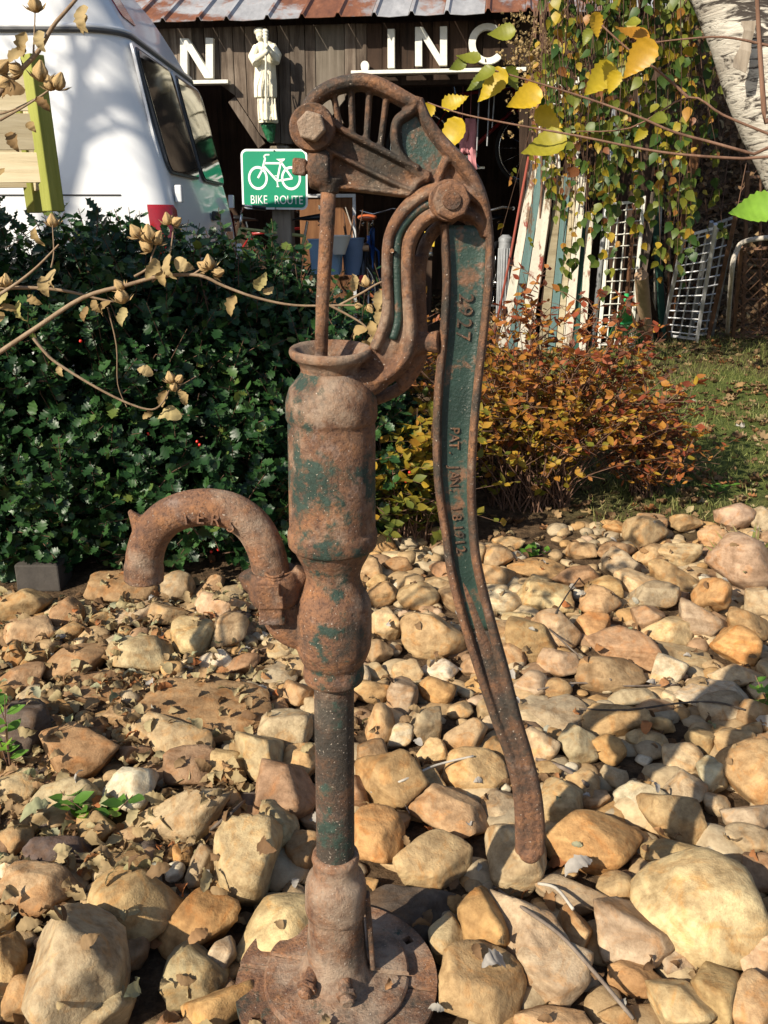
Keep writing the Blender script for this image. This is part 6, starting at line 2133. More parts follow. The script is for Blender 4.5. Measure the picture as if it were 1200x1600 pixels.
# ---- grass tufts of the lawn and a few long blades among the stones
def build_grass():
    rg = np.random.default_rng(15)
    P, D, N, S, T = [], [], [], [], []
    n = 0
    while n < 34000:
        x, y = rg.uniform(.55, 5.2), rg.uniform(3.7, 8.0)
        pn = mnoise.noise(Vector((x * 1.6, y * 1.6, 0)))
        if pn < -.12 + rg.normal() * .15:
            if rg.random() < .8:
                n += 0.3
                continue
        if y < 3.66 + .1 * math.sin(5 * x) or (x < .95 and y < 4.5):
            continue
        P.append((x, y, terrain(x, y) - .004)); D.append((rg.normal() * .5, rg.normal() * .5, 1.0)); N.append((rg.normal(), rg.normal(), .3))
        S.append(rg.uniform(.025, .065)); T.append(np.clip(.42 + rg.normal() * .22, 0, 1))
        n += 1
    o = leaf_cloud('grass', T_BLADE, P, D, N, S, T, MAT['grass_blade'])
    tag(o, 'short patchy lawn grass beyond the stones', 'grass', None, 'stuff')
    g = ground(1178, 905)
    P = [tuple(g + Vector((rg.normal() * .03, rg.normal() * .03, 0))) for _ in range(26)]
    D = [(rg.normal() * .8, rg.normal() * .5, .8) for _ in range(26)]
    o = leaf_cloud('grass_tuft', T_BLADE, P, D, [(0, -1, .3)] * 26, rg.uniform(.12, .28, 26), rg.uniform(.5, 1, 26), MAT['grass_blade'])
    tag(o, 'wispy tuft of long grass growing beside the large pinkish boulder', 'grass tuft', None)
build_grass()

# ---- fallen leaves
def build_litter():
    rg = np.random.default_rng(17)
    P, D, N, S, T = [], [], [], [], []
    deps = bpy.context.evaluated_depsgraph_get()
    def drop(x, y, top=1.0):
        hit, loc, nor, *_ = SC.ray_cast(deps, Vector((x, y, top)), Vector((0, 0, -1)))
        return (loc, nor) if hit else (Vector((x, y, terrain(x, y))), Vector((0, 0, 1)))
    def add(x, y, s, t, lift=.004, top=.45):
        loc, nor = drop(x, y, top)
        if loc.z > terrain(x, y) + .22 or (loc.z > terrain(x, y) + .045 and rg.random() < .72):
            return
        a = rg.uniform(0, 6.28)
        P.append((loc.x, loc.y, loc.z + lift)); D.append((math.cos(a), math.sin(a), rg.normal() * .25)); N.append(tuple(nor + Vector(rg.normal(size=3) * .35))); S.append(s); T.append(np.clip(t, 0, 1))
    n = 0
    while n < 5200:                 # in the stones: mostly on the holly's side
        x, y = rg.uniform(-1.7, 2.4), rg.uniform(.8, 3.7)
        dens = 1.0 if x < -.3 else .16
        if x < -.3 and y < 1.45:
            dens = .4
        if rg.random() > dens * (.55 + .9 * max(0, mnoise.noise(Vector((x * 3, y * 3, 7))) + .2)):
            continue
        n += 1
        t = rg.choice([.2, .35, .5, .62, .68, .82, .92], p=[.08, .10, .20, .22, .22, .08, .10]) + rg.normal() * .05 if x < -.2 else rg.choice([.1, .25, .45, .82, 1.0], p=[.2, .28, .22, .1, .2]) + rg.normal() * .05
        add(x, y, rg.uniform(.02, .05) if x < -.2 else rg.uniform(.018, .04), t)
    o = None
    P_, D_, N_, S_, T_ = (np.array(q) for q in (P, D, N, S, T))
    for k in range(4):
        sl_ = slice(k, None, 4)
        o = leaf_cloud('leaf_litter', T_CRISP[k], P_[sl_], D_[sl_], N_[sl_], S_[sl_] * 1.1, T_[sl_], MAT['dead_leaf'])
        tag(o, ['crisp pale', 'curled brown', 'rolled tan', 'withered olive'][k] + ' fallen leaves caught between the stones', 'leaves', None, 'stuff')
    P, D, N, S, T = [], [], [], [], []
    for _ in range(8200):           # on the lawn and by the barn
        x, y = rg.uniform(.5, 6.5), rg.uniform(3.55, 11.0)
        if y < 8.2 and mnoise.noise(Vector((x * 1.6, y * 1.6, 0))) > .05 and rg.random() < .72:
            continue
        z = terrain(x, y)
        a = rg.uniform(0, 6.28)
        P.append((x, y, z + .012)); D.append((math.cos(a), math.sin(a), rg.normal() * .3)); N.append((rg.normal() * .4, rg.normal() * .4, 1)); S.append(rg.uniform(.03, .085)); T.append(np.clip(rg.choice([.1, .25, .45, .78]) + rg.normal() * .08, 0, 1))
    for _ in range(900):
        x, y = rg.uniform(-4, .6), rg.uniform(4.3, 7.6)
        P.append((x, y, terrain(x, y) + .01)); a = rg.uniform(0, 6.28); D.append((math.cos(a), math.sin(a), .1)); N.append((0, 0, 1)); S.append(rg.uniform(.03, .07)); T.append(.3 + rg.normal() * .1)
    o = leaf_cloud('lawn_litter', T_CURL, P, D, N, S, T, MAT['dead_leaf'])
    tag(o, 'brown fallen leaves scattered over the lawn', 'leaves', None, 'stuff')
    # leaves one can point to
    own = [(270, 1075, 'flat brown', .8, .05), (297, 1035, 'curled golden orange', .82, .045), (337, 1054, 'rust coloured', .84, .045), (433, 1080, 'bright orange', .82, .05), (105, 1280, 'broad pinkish brown', .79, .06), (330, 1226, 'narrow reddish', .85, .05),
           (130, 1315, 'crumpled tan', .55, .07), (885, 1375, 'silvery grey crumpled', 1.0, .07), (855, 1352, 'orange brown', .83, .06), (1010, 1150, 'thin orange', .83, .05), (868, 1425, 'rusty red', .85, .045), (930, 1010, 'small russet', .84, .04), (785, 1500, 'shrivelled grey', 1.0, .06),
           (270, 1300, 'torn ivory', .62, .06), (405, 1320, 'warm brown', .2, .06), (925, 1530, 'frayed cream', .6, .05), (640, 1275, 'pale grey', 1.0, .05), (1180, 1128, 'whitish shredded', 1.0, .07), (208, 1190, 'folded cream', .62, .06), (95, 1130, 'large pale green', .92, .07), (30, 1290, 'dull green', .93, .08), (190, 870, 'upright tan', .5, .06), (165, 1245, 'sage green', .92, .06)]
    words = {}
    for px, py, w, t, s in own:
        d = ray(px, py)
        hit, loc, nor, *_ = SC.ray_cast(deps, CAM, d.normalized())
        if not hit:
            continue
        a = rg.uniform(0, 6.28)
        o = leaf_cloud('fallen_leaf', T_CRISP[int(px) % 4], [tuple(loc + Vector((0, 0, .004)))], [(math.cos(a), math.sin(a), .1)], [tuple(nor + Vector(rg.normal(size=3) * .2))], [s], [t], MAT['dead_leaf'])
        tag(o, w + ' fallen leaf lying on the stones', 'leaf', 'single fallen leaves')
build_litter()

# ---- bare trees that stand behind the photographer and throw their shadows on van and stones
sh = lambda p, t: Vector(p) + SUN_DIR * t
def shadow_tree(label, limbs, base, trunk_r, seed, twig=(.3, .8), step=2):
    """a leafless tree: limbs = lists of 3D points with radii; a trunk and side twigs are added"""
    root = thing('bare_tree', label, 'tree', base, 'bare trees by the yard')
    rg = random.Random(seed)
    mb = MB()
    first = limbs[0][0][0]
    mb.tube([Vector(p) for p in spline([tuple(base + Vector((0, 0, -.1))), tuple(base.lerp(first, .5) + Vector((.05, .03, 0))), tuple(first)], 5)], trunk_r, 12)
    for pts, r0, r1 in limbs:
        P = [Vector(p) for p in spline([tuple(p) for p in pts], 5)]
        m = len(P)
        mb.tube(P, [r0 + (r1 - r0) * i / (m - 1) for i in range(m)], 9)
        for i in range(3, m, step):
            d = (P[i] - P[i - 1]).normalized()
            s = (d + Vector((rg.gauss(0, .8), rg.gauss(0, .8), rg.gauss(.2, .6)))).normalized()
            L = rg.uniform(*twig)
            r = max(.006, (r0 + (r1 - r0) * i / m) * .4)
            e = P[i] + s * L
            k = P[i].lerp(e, .5) + Vector((rg.gauss(0, .05), rg.gauss(0, .05), .04))
            mb.tube([P[i], k, e], [r, r * .7, r * .4], 6)
            for _ in range(2):
                e2 = k + Vector((rg.gauss(0, .25), rg.gauss(0, .25), rg.gauss(.12, .2)))
                mb.tube([k, e2], [r * .5, r * .25], 5)
    mb.build('trunk', MAT['bark'], root, smooth=True)
V = lambda pts, t: [sh(atY(x, y, 4.71), t + .25 * math.sin(i * 1.3)) for i, (x, y) in enumerate(pts)]
lim = [(V([(88, 345), (98, 290), (110, 230), (114, 170)], 5.0), .050, .040), (V([(114, 170), (112, 110), (95, 40), (80, -60)], 5.1), .034, .014), (V([(114, 180), (160, 145), (182, 90), (180, 20), (170, -60)], 4.8), .034, .014),
       (V([(114, 175), (170, 150), (225, 128), (270, 90)], 5.3), .026, .010), (V([(112, 225), (150, 200), (190, 190), (240, 180)], 4.7), .024, .010), (V([(100, 290), (60, 240), (30, 170), (-30, 90)], 5.2), .024, .010), (V([(118, 90), (130, 55), (126, 0)], 5.0), .028, .012)]
b0 = lim[0][0][0]
shadow_tree('bare forked tree standing off beside the van', lim, Vector((b0.x - .1, b0.y - .1, terrain(b0.x, b0.y))), .055, 5, (.15, .4), 4)
# ------------------------------------------------------------------ things in and around the barn
def bicycle(label, loc, yaw, frame_mat, saddle_mat, fender=False, tilt=0.0, rear_light=False, pitch=0.0):
    root = thing('bicycle', label, 'bicycle', loc, 'bicycles stored in the barn')
    R = Matrix.Rotation(yaw, 3, 'Z') @ Matrix.Rotation(pitch, 3, 'Y') @ Matrix.Rotation(tilt, 3, 'X')
    L = lambda x, y, z: Vector(loc) + R @ Vector((x, y, z))
    ra, fa = (0, 0, .34), (1.03, 0, .34)
    def wheel(c):
        m = MB()
        pts = [L(c[0] + .325 * math.cos(2 * math.pi * i / 28), 0, c[2] + .325 * math.sin(2 * math.pi * i / 28)) for i in range(29)]
        m.tube(pts, .018, 8, caps=False)
        w = m.build('wheel', MAT['rubber'], root, smooth=True)
        m = MB()
        pts = [L(c[0] + .302 * math.cos(2 * math.pi * i / 28), 0, c[2] + .302 * math.sin(2 * math.pi * i / 28)) for i in range(29)]
        m.tube(pts, .010, 6, caps=False)
        for i in range(14):
            a = 2 * math.pi * i / 14
            m.tube([L(c[0], .02 * (-1) ** i, c[2]), L(c[0] + .3 * math.cos(a), 0, c[2] + .3 * math.sin(a))], .0016, 4)
        m.tube([L(c[0], -.05, c[2]), L(c[0], .05, c[2])], .016, 8)
        m.build('rim', MAT['chrome'], w, smooth=True)
    wheel(ra); wheel(fa)
    f = MB()
    bb, st, hd, hl = (.43, 0, .29), (.30, 0, .80), (.84, 0, .86), (.88, 0, .70)
    f.tube([L(*bb), L(*st)], .015, 8); f.tube([L(*st), L(*hd)], .014, 8); f.tube([L(*bb), L(*hl)], .017, 8); f.tube([L(*hd), L(*hl)], .018, 8)
    for s in (-.05, .05):
        f.tube([L(*bb), L(.2, s, .31), L(0, s, .34)], .009, 6)
        f.tube([L(st[0], 0, .77), L(.15, s, .56), L(0, s, .34)], .008, 6)
        f.tube([L(.88, 0, .69), L(.90, s, .64), L(1.03, s, .34)], .011, 6)
    f.build('frame', MAT[frame_mat], root, smooth=True)
    s = MB()
    s.tube([L(.10, 0, .945), L(.16, 0, .955), L(.26, 0, .945), L(.36, 0, .94), L(.40, 0, .93)], [.05, .092, .07, .032, .014], 12, sy=.32, fixed=R @ Vector((0, 0, 1)))
    sd = s.build('saddle', MAT[saddle_mat], root, smooth=True)
    MB().tube([L(*st), L(.275, 0, .92)], .012, 8).build('seat_post', MAT['chrome'], root)
    coil = MB()
    for y in (-.04, .04):
        coil.tube([L(.17 + .012 * math.cos(i), y + .012 * math.sin(i), .885 + .006 * i) for i in range(10)], .004, 5)
    coil.build('saddle_spring', MAT['chrome'], root)
    h = MB()
    h.tube([L(*hd), L(.825, 0, .98)], .012, 8)
    h.tube([L(.72, -.28, 1.03), L(.80, -.2, 1.04), L(.83, 0, .99), L(.80, .2, 1.04), L(.72, .28, 1.03)], .011, 8)
    h.build('handlebar', MAT['chrome'], root, smooth=True)
    for y in (-.28, .28):
        MB().tube([L(.62, y, 1.02), L(.73, y, 1.03)], .016, 8).build('grip', MAT['black_plastic'], root)
    c = MB()
    c.lathe([(L(.43, .045, .29), .095, R @ Vector((0, 1, 0))), (L(.43, .05, .29), .095, R @ Vector((0, 1, 0)))], 20)
    c.tube([L(.43, .07, .29), L(.55, .07, .17)], .010, 6); c.tube([L(.43, -.07, .29), L(.31, -.07, .41)], .010, 6)
    c.box(L(.56, .11, .17), (.09, .08, .02), R); c.box(L(.30, -.11, .41), (.09, .08, .02), R)
    c.build('crank', MAT['chrome'], root)
    if fender:
        m = MB()
        pts = [L(.37 * math.cos(a), 0, .34 + .37 * math.sin(a)) for a in np.linspace(.3, 3.5, 16)]
        m.tube(pts, .032, 8, sy=1.0)
        m.build('fender', MAT['bike_black'], root, smooth=True)
    if rear_light:
        d = R @ Vector((-1, 0, 0))
        MB().lathe([(L(-.39, 0, .45), .03, d), (L(-.41, 0, .45), .034, d), (L(-.425, 0, .45), .030, d)], 18).build('reflector', MAT['reflector_red'], root, auto=True)
        MB().lathe([(L(-.33, .06, .62), .022, d), (L(-.35, .06, .62), .026, d)], 14).build('reflector', MAT['reflector_red'], root, auto=True)
        MB().tube([L(-.30, -.05, .70), L(-.30, .05, .70)], .026, 10).build('tool_roll', MAT['tan_leather'], root)
    return root
FZ = GZ + .035
def on_floor(px, off, z=FZ):
    p = FB(px, 430, off)
    return Vector((p.x, p.y, z))
fy = math.atan2(FU.y, FU.x)
p = on_floor(532, -.15)
bicycle('pale lime bicycle with black saddle beside the light blue tub', p, fy + math.pi + .25, 'bike_lime', 'saddle_black')
p = on_floor(572, -.45)
bicycle('blue bicycle with orange sprung saddle and red reflectors, seen from behind', p, fy + math.pi / 2 + .06, 'bike_blue', 'saddle_orange', True, 0, True)
p = on_floor(775, -.5)
bicycle('black bicycle with bright handlebar inside the wide barn opening', p + FN * -1.0, fy - math.pi / 2 - .2, 'bike_black', 'saddle_black', True)
p = FB(740, 300, -1.4)
bicycle('dark red bicycle hung high under the barn header', Vector((p.x - .5, p.y, EAVE - 1.12)), fy + .1, 'bike_red', 'saddle_black')
p = on_floor(345, -1.2)
bicycle('dark red bicycle parked behind the van tail', p, fy + .4, 'bike_red', 'saddle_black')

def box_at(name, label, cat, x0, x1, y0, y1, off, dep, mat, group=None, to_floor=False, bevel=.006, parts=None):
    a, b = FB(x0, y1, off), FB(x1, y0, off)
    z0 = FZ if to_floor else a.z
    root = thing(name, label, cat, FP((fu(a) + fu(b)) / 2, z0, off - dep / 2), group)
    MB().prism([FP(fu(a), z0, off), FP(fu(b), z0, off), FP(fu(b), b.z, off), FP(fu(a), b.z, off)], -FN * dep).build('body', MAT[mat], root, bevel=bevel)
    return root, a, b
cab, a, b = box_at('wooden_cabinet', 'reddish brown wooden cabinet with metal trim behind the pump rod', 'cabinet', 470, 556, 303, 400, -1.0, .5, 'brown_wood', None, True)
MB().prism([FP(fu(b) - .03, FZ, -.985), FP(fu(b), FZ, -.985), FP(fu(b), b.z, -.985), FP(fu(b) - .03, b.z, -.985)], -FN * .012).build('corner_trim', MAT['aluminium'], cab)
MB().prism([FP(fu(a), b.z - .03, -.98), FP(fu(b), b.z - .03, -.98), FP(fu(b), b.z - .0, -.98), FP(fu(a), b.z - .0, -.98)], -FN * .016).build('top_trim', MAT['aluminium'], cab)
MB().box(FP((fu(a) + fu(b)) / 2 - .05, b.z - .12, -.99), (.07, .02, .04)).build('latch', MAT['chrome'], cab, bevel=.004)
def tub(name, label, x0, x1, y0, y1, off, mat, taper=.85, rnd=False, cat='tub'):
    a, b = FB(x0, y1, off), FB(x1, y0, off)
    w = (fu(b) - fu(a)) / 2
    c = FP((fu(a) + fu(b)) / 2, 0, off - w)
    h0, h1 = max(FZ, a.z), b.z
    root = thing(name, label, cat, Vector((c.x, c.y, h0)))
    n = 24
    m = MB()
    rows = [(h0, taper), (h1, 1.0), (h1, 1.06), (h1 + .012, 1.06), (h1 + .012, .97), (h0 + .02, taper * .95)]
    vs, fs = [], []
    for z, s in rows:
        for i in range(n):
            t = 2 * math.pi * i / n
            cx, sx = math.cos(t), math.sin(t)
            if not rnd:
                e = .35
                cx = math.copysign(abs(cx) ** e, cx); sx = math.copysign(abs(sx) ** e, sx) * .75
            q = c + FU * (w * s * cx) + FN * (w * s * sx)
            vs.append(Vector((q.x, q.y, z)))
    for k in range(len(rows) - 1):
        for i in range(n):
            fs.append((k * n + i, k * n + (i + 1) % n, (k + 1) * n + (i + 1) % n, (k + 1) * n + i))
    fs.append(tuple((len(rows) - 1) * n + i for i in range(n)))
    fs.append(tuple(range(n)))
    m.add(vs, fs).build('shell', MAT[mat], root, auto=45)
    return root, c, w, h1
tub('plastic_tub', 'light blue rectangular plastic tub beside the lime bicycle', 480, 531, 376, 430, .12, 'bin_blue')
tub('plastic_bucket', 'darker blue round bucket full of brown sticks beside the white bowl', 531, 566, 374, 430, -.05, 'bucket_blue', .75, True, 'bucket')
tub('enamel_bowl', 'cream bowl resting between tub and bucket', 509, 545, 370, 398, .22, 'bowl_white', .5, True, 'bowl')
# sticks in the bucket
bk = FB(548, 375, -.2)
for k in range(7):
    r_ = random.Random(k)
    t = bk + Vector((r_.uniform(-.07, .07), r_.uniform(-.06, .06), -.12)); e = t + Vector((r_.uniform(-.12, .14), r_.uniform(-.05, .05), r_.uniform(.22, .42)))
    o = MB().tube([t, t.lerp(e, .5) + Vector((.01, 0, 0)), e], [.008, .007, .005], 6).build('garden_stake', MAT['pale_stick' if k == 2 else 'red_twig'])
    tag(o, 'pale cut stake standing in the blue bucket' if k == 2 else 'brown stick standing in the blue bucket', 'stick', 'sticks in the blue bucket')
# trash can
tc, c, w, top = tub('trash_can', 'galvanised trash can beside the peeling striped panels', 776, 800, 378, 470, .15, 'galvanised', .92, True, 'trash can')
MB().lathe([(Vector((c.x, c.y, top + .008)), w * 1.08, Vector((0, 0, 1))), (Vector((c.x, c.y, top + .028)), w * 1.08, Vector((0, 0, 1))), (Vector((c.x, c.y, top + .055)), w * .5, Vector((0, 0, 1)))], 24).build('lid', MAT['galvanised'], tc, auto=True)
ribs = MB()
for i in range(16):
    t = 2 * math.pi * i / 16
    q = c + FU * (w * .99 * math.cos(t)) + FN * (w * .99 * math.sin(t))
    q2 = c + FU * (w * .95 * math.cos(t)) + FN * (w * .95 * math.sin(t))
    MB().tube([Vector((q2.x, q2.y, FZ + .08)), Vector((q.x, q.y, top - .05))], .006, 6).build('rib', MAT['galvanised'], tc)
# number plate on a stand
pl = FB(671, 374, -.3)
st = thing('plate_stand', 'dark stand carrying a small yellow plate with red digits inside the barn', 'stand', Vector((pl.x, pl.y, FZ)))
MB().bar(Vector((pl.x, pl.y, FZ)) - FN * .03, pl - FN * .03 + Vector((0, 0, .06)), .05, .04, FN).build('post', MAT['dark_wood'], st)
k = mpp(pl)
MB().prism([pl + FU * (x * k) + Vector((0, 0, z * k)) for x, z in ((-9, -10), (8, -11), (9, 11), (-8, 12))], -FN * .008).build('plate', MAT['plate_yellow'], st, bevel=.003)
m = MB(); put_text(m, '15', 17 * k, .002, pl + FN * .004, FU, (0, 0, 1), .8); m.build('digits', MAT['plate_print'], st)
MB().sphere(pl + Vector((-.01, 0, -.12)) + FN * .02, .04, 12, 8, (1.2, .5, .7)).build('lamp', MAT['chrome'], st, smooth=True)
# cloths and rods hanging in the opening
for px0, py0, py1, lab in ((735, 185, 265, 'pink rag hanging from the barn header'), ((722), 200, 240, 'short pink and white rag hung beside the longer one')):
    a, b = FB(px0, py0, -.5), FB(px0 + 3, py1, -.5)
    m = MB(); vs = []
    for i in range(7):
        q = a.lerp(b, i / 6)
        for j in range(5):
            vs.append(q + FU * ((j - 2) * .022 * (1 + .3 * math.sin(i))) + FN * (.02 * math.sin(j * 2 + i)))
    m.add(vs, [(i * 5 + j, i * 5 + j + 1, i * 5 + j + 6, i * 5 + j + 5) for i in range(6) for j in range(4)])
    m.tube([a, Vector((a.x, a.y, FB(700, 112).z))], .003, 5)
    o = m.build('rag', MAT['pink_cloth'], smooth=True); sd = o.modifiers.new('t', 'SOLIDIFY'); sd.thickness = .004
    tag(o, lab, 'rag', 'rags hung in the barn')
for px, y0, y1 in ((748, 165, 235), (764, 170, 228), (772, 160, 200)):
    a, b = FB(px, y0, -.4), FB(px - 3, y1, -.4)
    o = MB().tube([Vector((a.x, a.y, FB(700, 112).z)), a, b], [.003, .007, .006], 6).build('hanging_rod', MAT['galvanised'])
    tag(o, 'thin metal rod hanging in the wide barn opening', 'rod', 'rods hung in the barn')

# ------------------------------------------------------------------ salvage leaning by the barn
def lean_pt(px, py, bottom, off):
    return ground(px, py) if bottom else FB(px, py, off)
def leaning_panel(label, tl, tr, bl, br, stripes, off=.12, th=.03):
    A, B_ = FB(*tl, off), FB(*tr, off)
    C, D = ground(bl[0], 548), ground(br[0], 548)
    root = thing('striped_panel', label, 'panel', (C + D) / 2, 'striped panels leaning by the barn')
    n = (B_ - A).cross(C - A).normalized()
    if n.y > 0: n = -n
    for k, (f0, f1, mat) in enumerate(stripes):
        q = [A.lerp(B_, f0 + .008), A.lerp(B_, f1 - .008), C.lerp(D, f1 - .008), C.lerp(D, f0 + .008)]
        sh_ = n * (.006 * (k % 2))
        MB().prism([v + sh_ for v in q], -n * th).build('plank', MAT[mat], root, bevel=.004)
    for f in (.12, .8):
        a, b = A.lerp(C, f), B_.lerp(D, f)
        MB().bar(a - n * (th + .012), b - n * (th + .012), .08, .024, n).build('batten', MAT['barn_wood'], root)
    return root
leaning_panel('tall panel of peeling white and teal stripes leaning on the barn', (832, 237), (874, 228), (776, 500), (830, 500), [(0, .30, 'peeled_white'), (.30, .58, 'peeled_teal'), (.58, 1, 'peeled_white')], .25)
leaning_panel('shorter panel with a teal stripe between bare and red flaked boards', (868, 275), (918, 270), (840, 505), (893, 505), [(0, .28, 'pale_wood'), (.28, .52, 'peeled_teal'), (.52, .72, 'pale_wood'), (.72, 1, 'peeled_white')], .2)
leaning_panel('narrow dark green and white panel behind the striped ones', (905, 330), (928, 330), (893, 500), (915, 500), [(0, .5, 'peeled_green'), (.5, 1, 'peeled_white')], .15)
def pole(label, top, bot, r, mat, name='pole', off=.15, flat=None):
    a, b = FB(*top, off), ground(bot[0], 544 if bot[0] < 1010 else max(530, bot[1]))
    m = MB()
    if flat:
        m.bar(a, b, flat[0], flat[1], FN)
    else:
        m.tube([a, a.lerp(b, .5) + Vector((.008, 0, 0)), b], r, 10)
    o = m.build(name, MAT[mat], smooth=not flat, bevel=.003 if flat else 0)
    tag(o, label, name.replace('_', ' '), 'poles and boards leaning by the barn')
pole('grey galvanised pipe leaning by the birch strands', (960, 170), (925, 500), .02, 'galvanised')
pole('slim white painted pole leaning highest by the barn', (1002, 115), (975, 505), .012, 'peeled_white')
pole('greyish debarked pole leaning beside the log', (1036, 215), (1018, 515), .019, 'pale_stick')
pole('long brown board leaning beside the metal racks', (1090, 215), (1040, 530), 0, 'brown_wood', 'board', .1, (.07, .02))
pole('dark weathered board leaning over the wire panel', (1024, 300), (985, 520), 0, 'barn_wood', 'board', .2, (.06, .025))
pole('dark green painted board standing behind the log', (1022, 300), (1036, 500), 0, 'peeled_green', 'board', .1, (.06, .02))
pole('black slat crossing behind the log', (1000, 420), (1032, 525), 0, 'dark_wood', 'board', .3, (.05, .02))
pole('red steel bar along the edge of the striped panel', (826, 245), (768, 500), .010, 'peeled_red', 'bar', .3)
pole('orange brown wooden pole leaning before the wire panel', (990, 350), (970, 505), .013, 'brown_wood', 'pole', .3)
pole('thin rusty rod leaning between pole and racks', (1046, 300), (1042, 515), .012, 'rusty_wire', 'rod', .2)
a, b = FB(1002, 430, .5), ground(1010, 534)
o = MB().tube([a, a.lerp(b, .4), b + Vector((0, 0, -.02))], [.052, .055, .062], 14).build('short_log', MAT['log_tan'], auto=50)
tag(o, 'short barkless tan log standing on the lawn edge by the rake', 'log')
# white scrolled iron trellis
def trellis():
    rt = thing('iron_trellis', 'white scrolled iron trellis behind the hanging birch leaves', 'trellis', ground(870, 524))
    T = lambda x, y: FB(x, y, .035)
    for x in (846, 878, 906):
        MB().bar(T(x, 95 if x > 850 else 130), Vector((T(x, 300).x, T(x, 300).y, GZ)), .022, .022, FN).build('upright', MAT['sign_white'], rt)
    for x0 in (848, 880):
        for k in range(4):
            y = 150 + k * 42
            pts = []
            for i in range(19):
                t = i / 18 * 2 * math.pi
                pts.append(T(x0 + 15 + 12 * math.sin(t * 1.0) * math.cos(t * .5), y + 17 * math.cos(t) + (6 if k % 2 else -4)))
            MB().tube(pts, .008, 6).build('scroll', MAT['sign_white'], rt, smooth=True)
    for y in (130, 240, 300):
        MB().bar(T(846, y), T(906, y - 2), .018, .018, FN).build('crossbar', MAT['sign_white'], rt)
trellis()
def wire_panel(name, label, cat, tl, tr, bl, br, nv, nh, r, mat, frame=None, off=.3, diag=False, group=None, rails=True):
    A, B_, C, D = FB(*tl, off), FB(*tr, off), ground(bl[0], 544 if bl[0] < 1000 else max(526, bl[1])), ground(br[0], 544 if bl[0] < 1000 else max(526, br[1]))
    rt = thing(name, label, cat, (C + D) / 2, group)
    S = lambda u, v: A.lerp(B_, u).lerp(C.lerp(D, u), v)
    fm = MAT[frame or mat]
    if rails:
        for u in (0, 1):
            MB().bar(S(u, 0), S(u, 1), .028, .03, FN).build('side_rail', fm, rt, bevel=.003)
        for v in (.03, .97):
            MB().bar(S(0, v), S(1, v), .02, .02, FN).build('end_rail', fm, rt)
    if diag:
        for k in range(-nv, nh + 1):
            pts = []
            for u in np.linspace(0, 1, 24):
                v = (k + u * nv) / nh
                if 0 <= v <= 1: pts.append(S(float(u), float(v)))
            if len(pts) > 1: MB().tube(pts, r, 5).build('wire', MAT[mat], rt)
            pts = []
            for u in np.linspace(0, 1, 24):
                v = (k + (1 - u) * nv) / nh
                if 0 <= v <= 1: pts.append(S(float(u), float(v)) + FN * .006)
            if len(pts) > 1: MB().tube(pts, r, 5).build('wire', MAT[mat], rt)
    else:
        for i in range(1, nv):
            MB().tube([S(i / nv, .03), S(i / nv, .97)], r * 1.2, 6).build('wire', MAT[mat], rt)
        for j in range(1, nh):
            MB().tube([S(0, j / nh) + FN * .008, S(1, j / nh) + FN * .008], r, 6).build('rung', MAT[mat], rt)
    return rt
wire_panel('metal_rack', 'bright aluminium bed rack with mesh rungs leaning on the bank', 'rack', (1069, 364), (1118, 350), (1034, 527), (1088, 535), 4, 14, .006, 'aluminium', off=.5, group='metal racks by the bank')
wire_panel('metal_rack', 'aluminium rack with rust streaked rail, behind the mesh rack', 'rack', (1112, 346), (1150, 332), (1078, 528), (1112, 526), 3, 13, .006, 'aluminium', 'galvanised', off=.35, group='metal racks by the bank')
wire_panel('wire_panel', 'white wire grid panel behind the green rake', 'panel', (955, 312), (1006, 306), (935, 505), (985, 505), 4, 13, .005, 'sign_white', off=.25)
pole('rusty flat bar lying along the second rack', (1150, 335), (1106, 528), 0, 'rusty_wire', 'bar', .42, (.035, .012))
wire_panel('chain_gate', 'rusty diamond mesh panel behind the curved grey gate tube', 'gate', (1158, 385), (1235, 380), (1145, 530), (1240, 530), 5, 9, .005, 'rusty_wire', off=.5, diag=True)
wire_panel('rusty_frame', 'rusty brown metal frame standing behind the mesh gate', 'frame', (1168, 268), (1230, 266), (1160, 520), (1240, 520), 3, 4, .010, 'rusty_wire', off=.2)
g0 = ground(1136, 528)
gt = [g0, FB(1143, 430, .62), FB(1150, 395, .62), FB(1168, 376, .62), FB(1240, 372, .62)]
g1 = ground(1245, 528)
o = MB().tube([Vector(p) for p in spline([tuple(p) for p in gt] + [tuple(FB(1252, 400, .62)), tuple(g1)], 5)], .019, 10).build('gate_tube', MAT['pale_stick'], smooth=True)
tag(o, 'curved grey tubular gate frame before the rusty mesh', 'gate frame')
# rake
def rake():
    hub = FB(978, 470, .95)
    g = ground(975, 540)
    rt = thing('leaf_rake', 'green plastic leaf rake leaning upside by the log', 'rake', g)
    k = mpp(hub)
    for i in range(17):
        f = i / 16
        e = ground(946 + 60 * f, 541 - 8 * abs(f - .5))
        e.z += .004
        mid = hub.lerp(e, .8)
        MB().tube([hub + Vector(((f - .5) * .02, 0, 0)), mid, e - FN * .0 + Vector((0, -.02, -.002))], [.005, .005, .004], 5).build('tine', MAT['rake_green'], rt)
    MB().bar(hub.lerp(ground(955, 541), .45), hub.lerp(ground(998, 541), .45), .02, .012, FN).build('brace', MAT['rake_green'], rt)
    MB().tube([hub + Vector((0, 0, -.03)), FB(992, 320, .35)], .012, 8).build('handle', MAT['brown_wood'], rt, smooth=True)
    MB().tube([hub + Vector((0, 0, -.05)), hub + Vector((.004, .01, .05))], [.022, .016], 10).build('ferrule', MAT['rake_green'], rt, smooth=True)
rake()

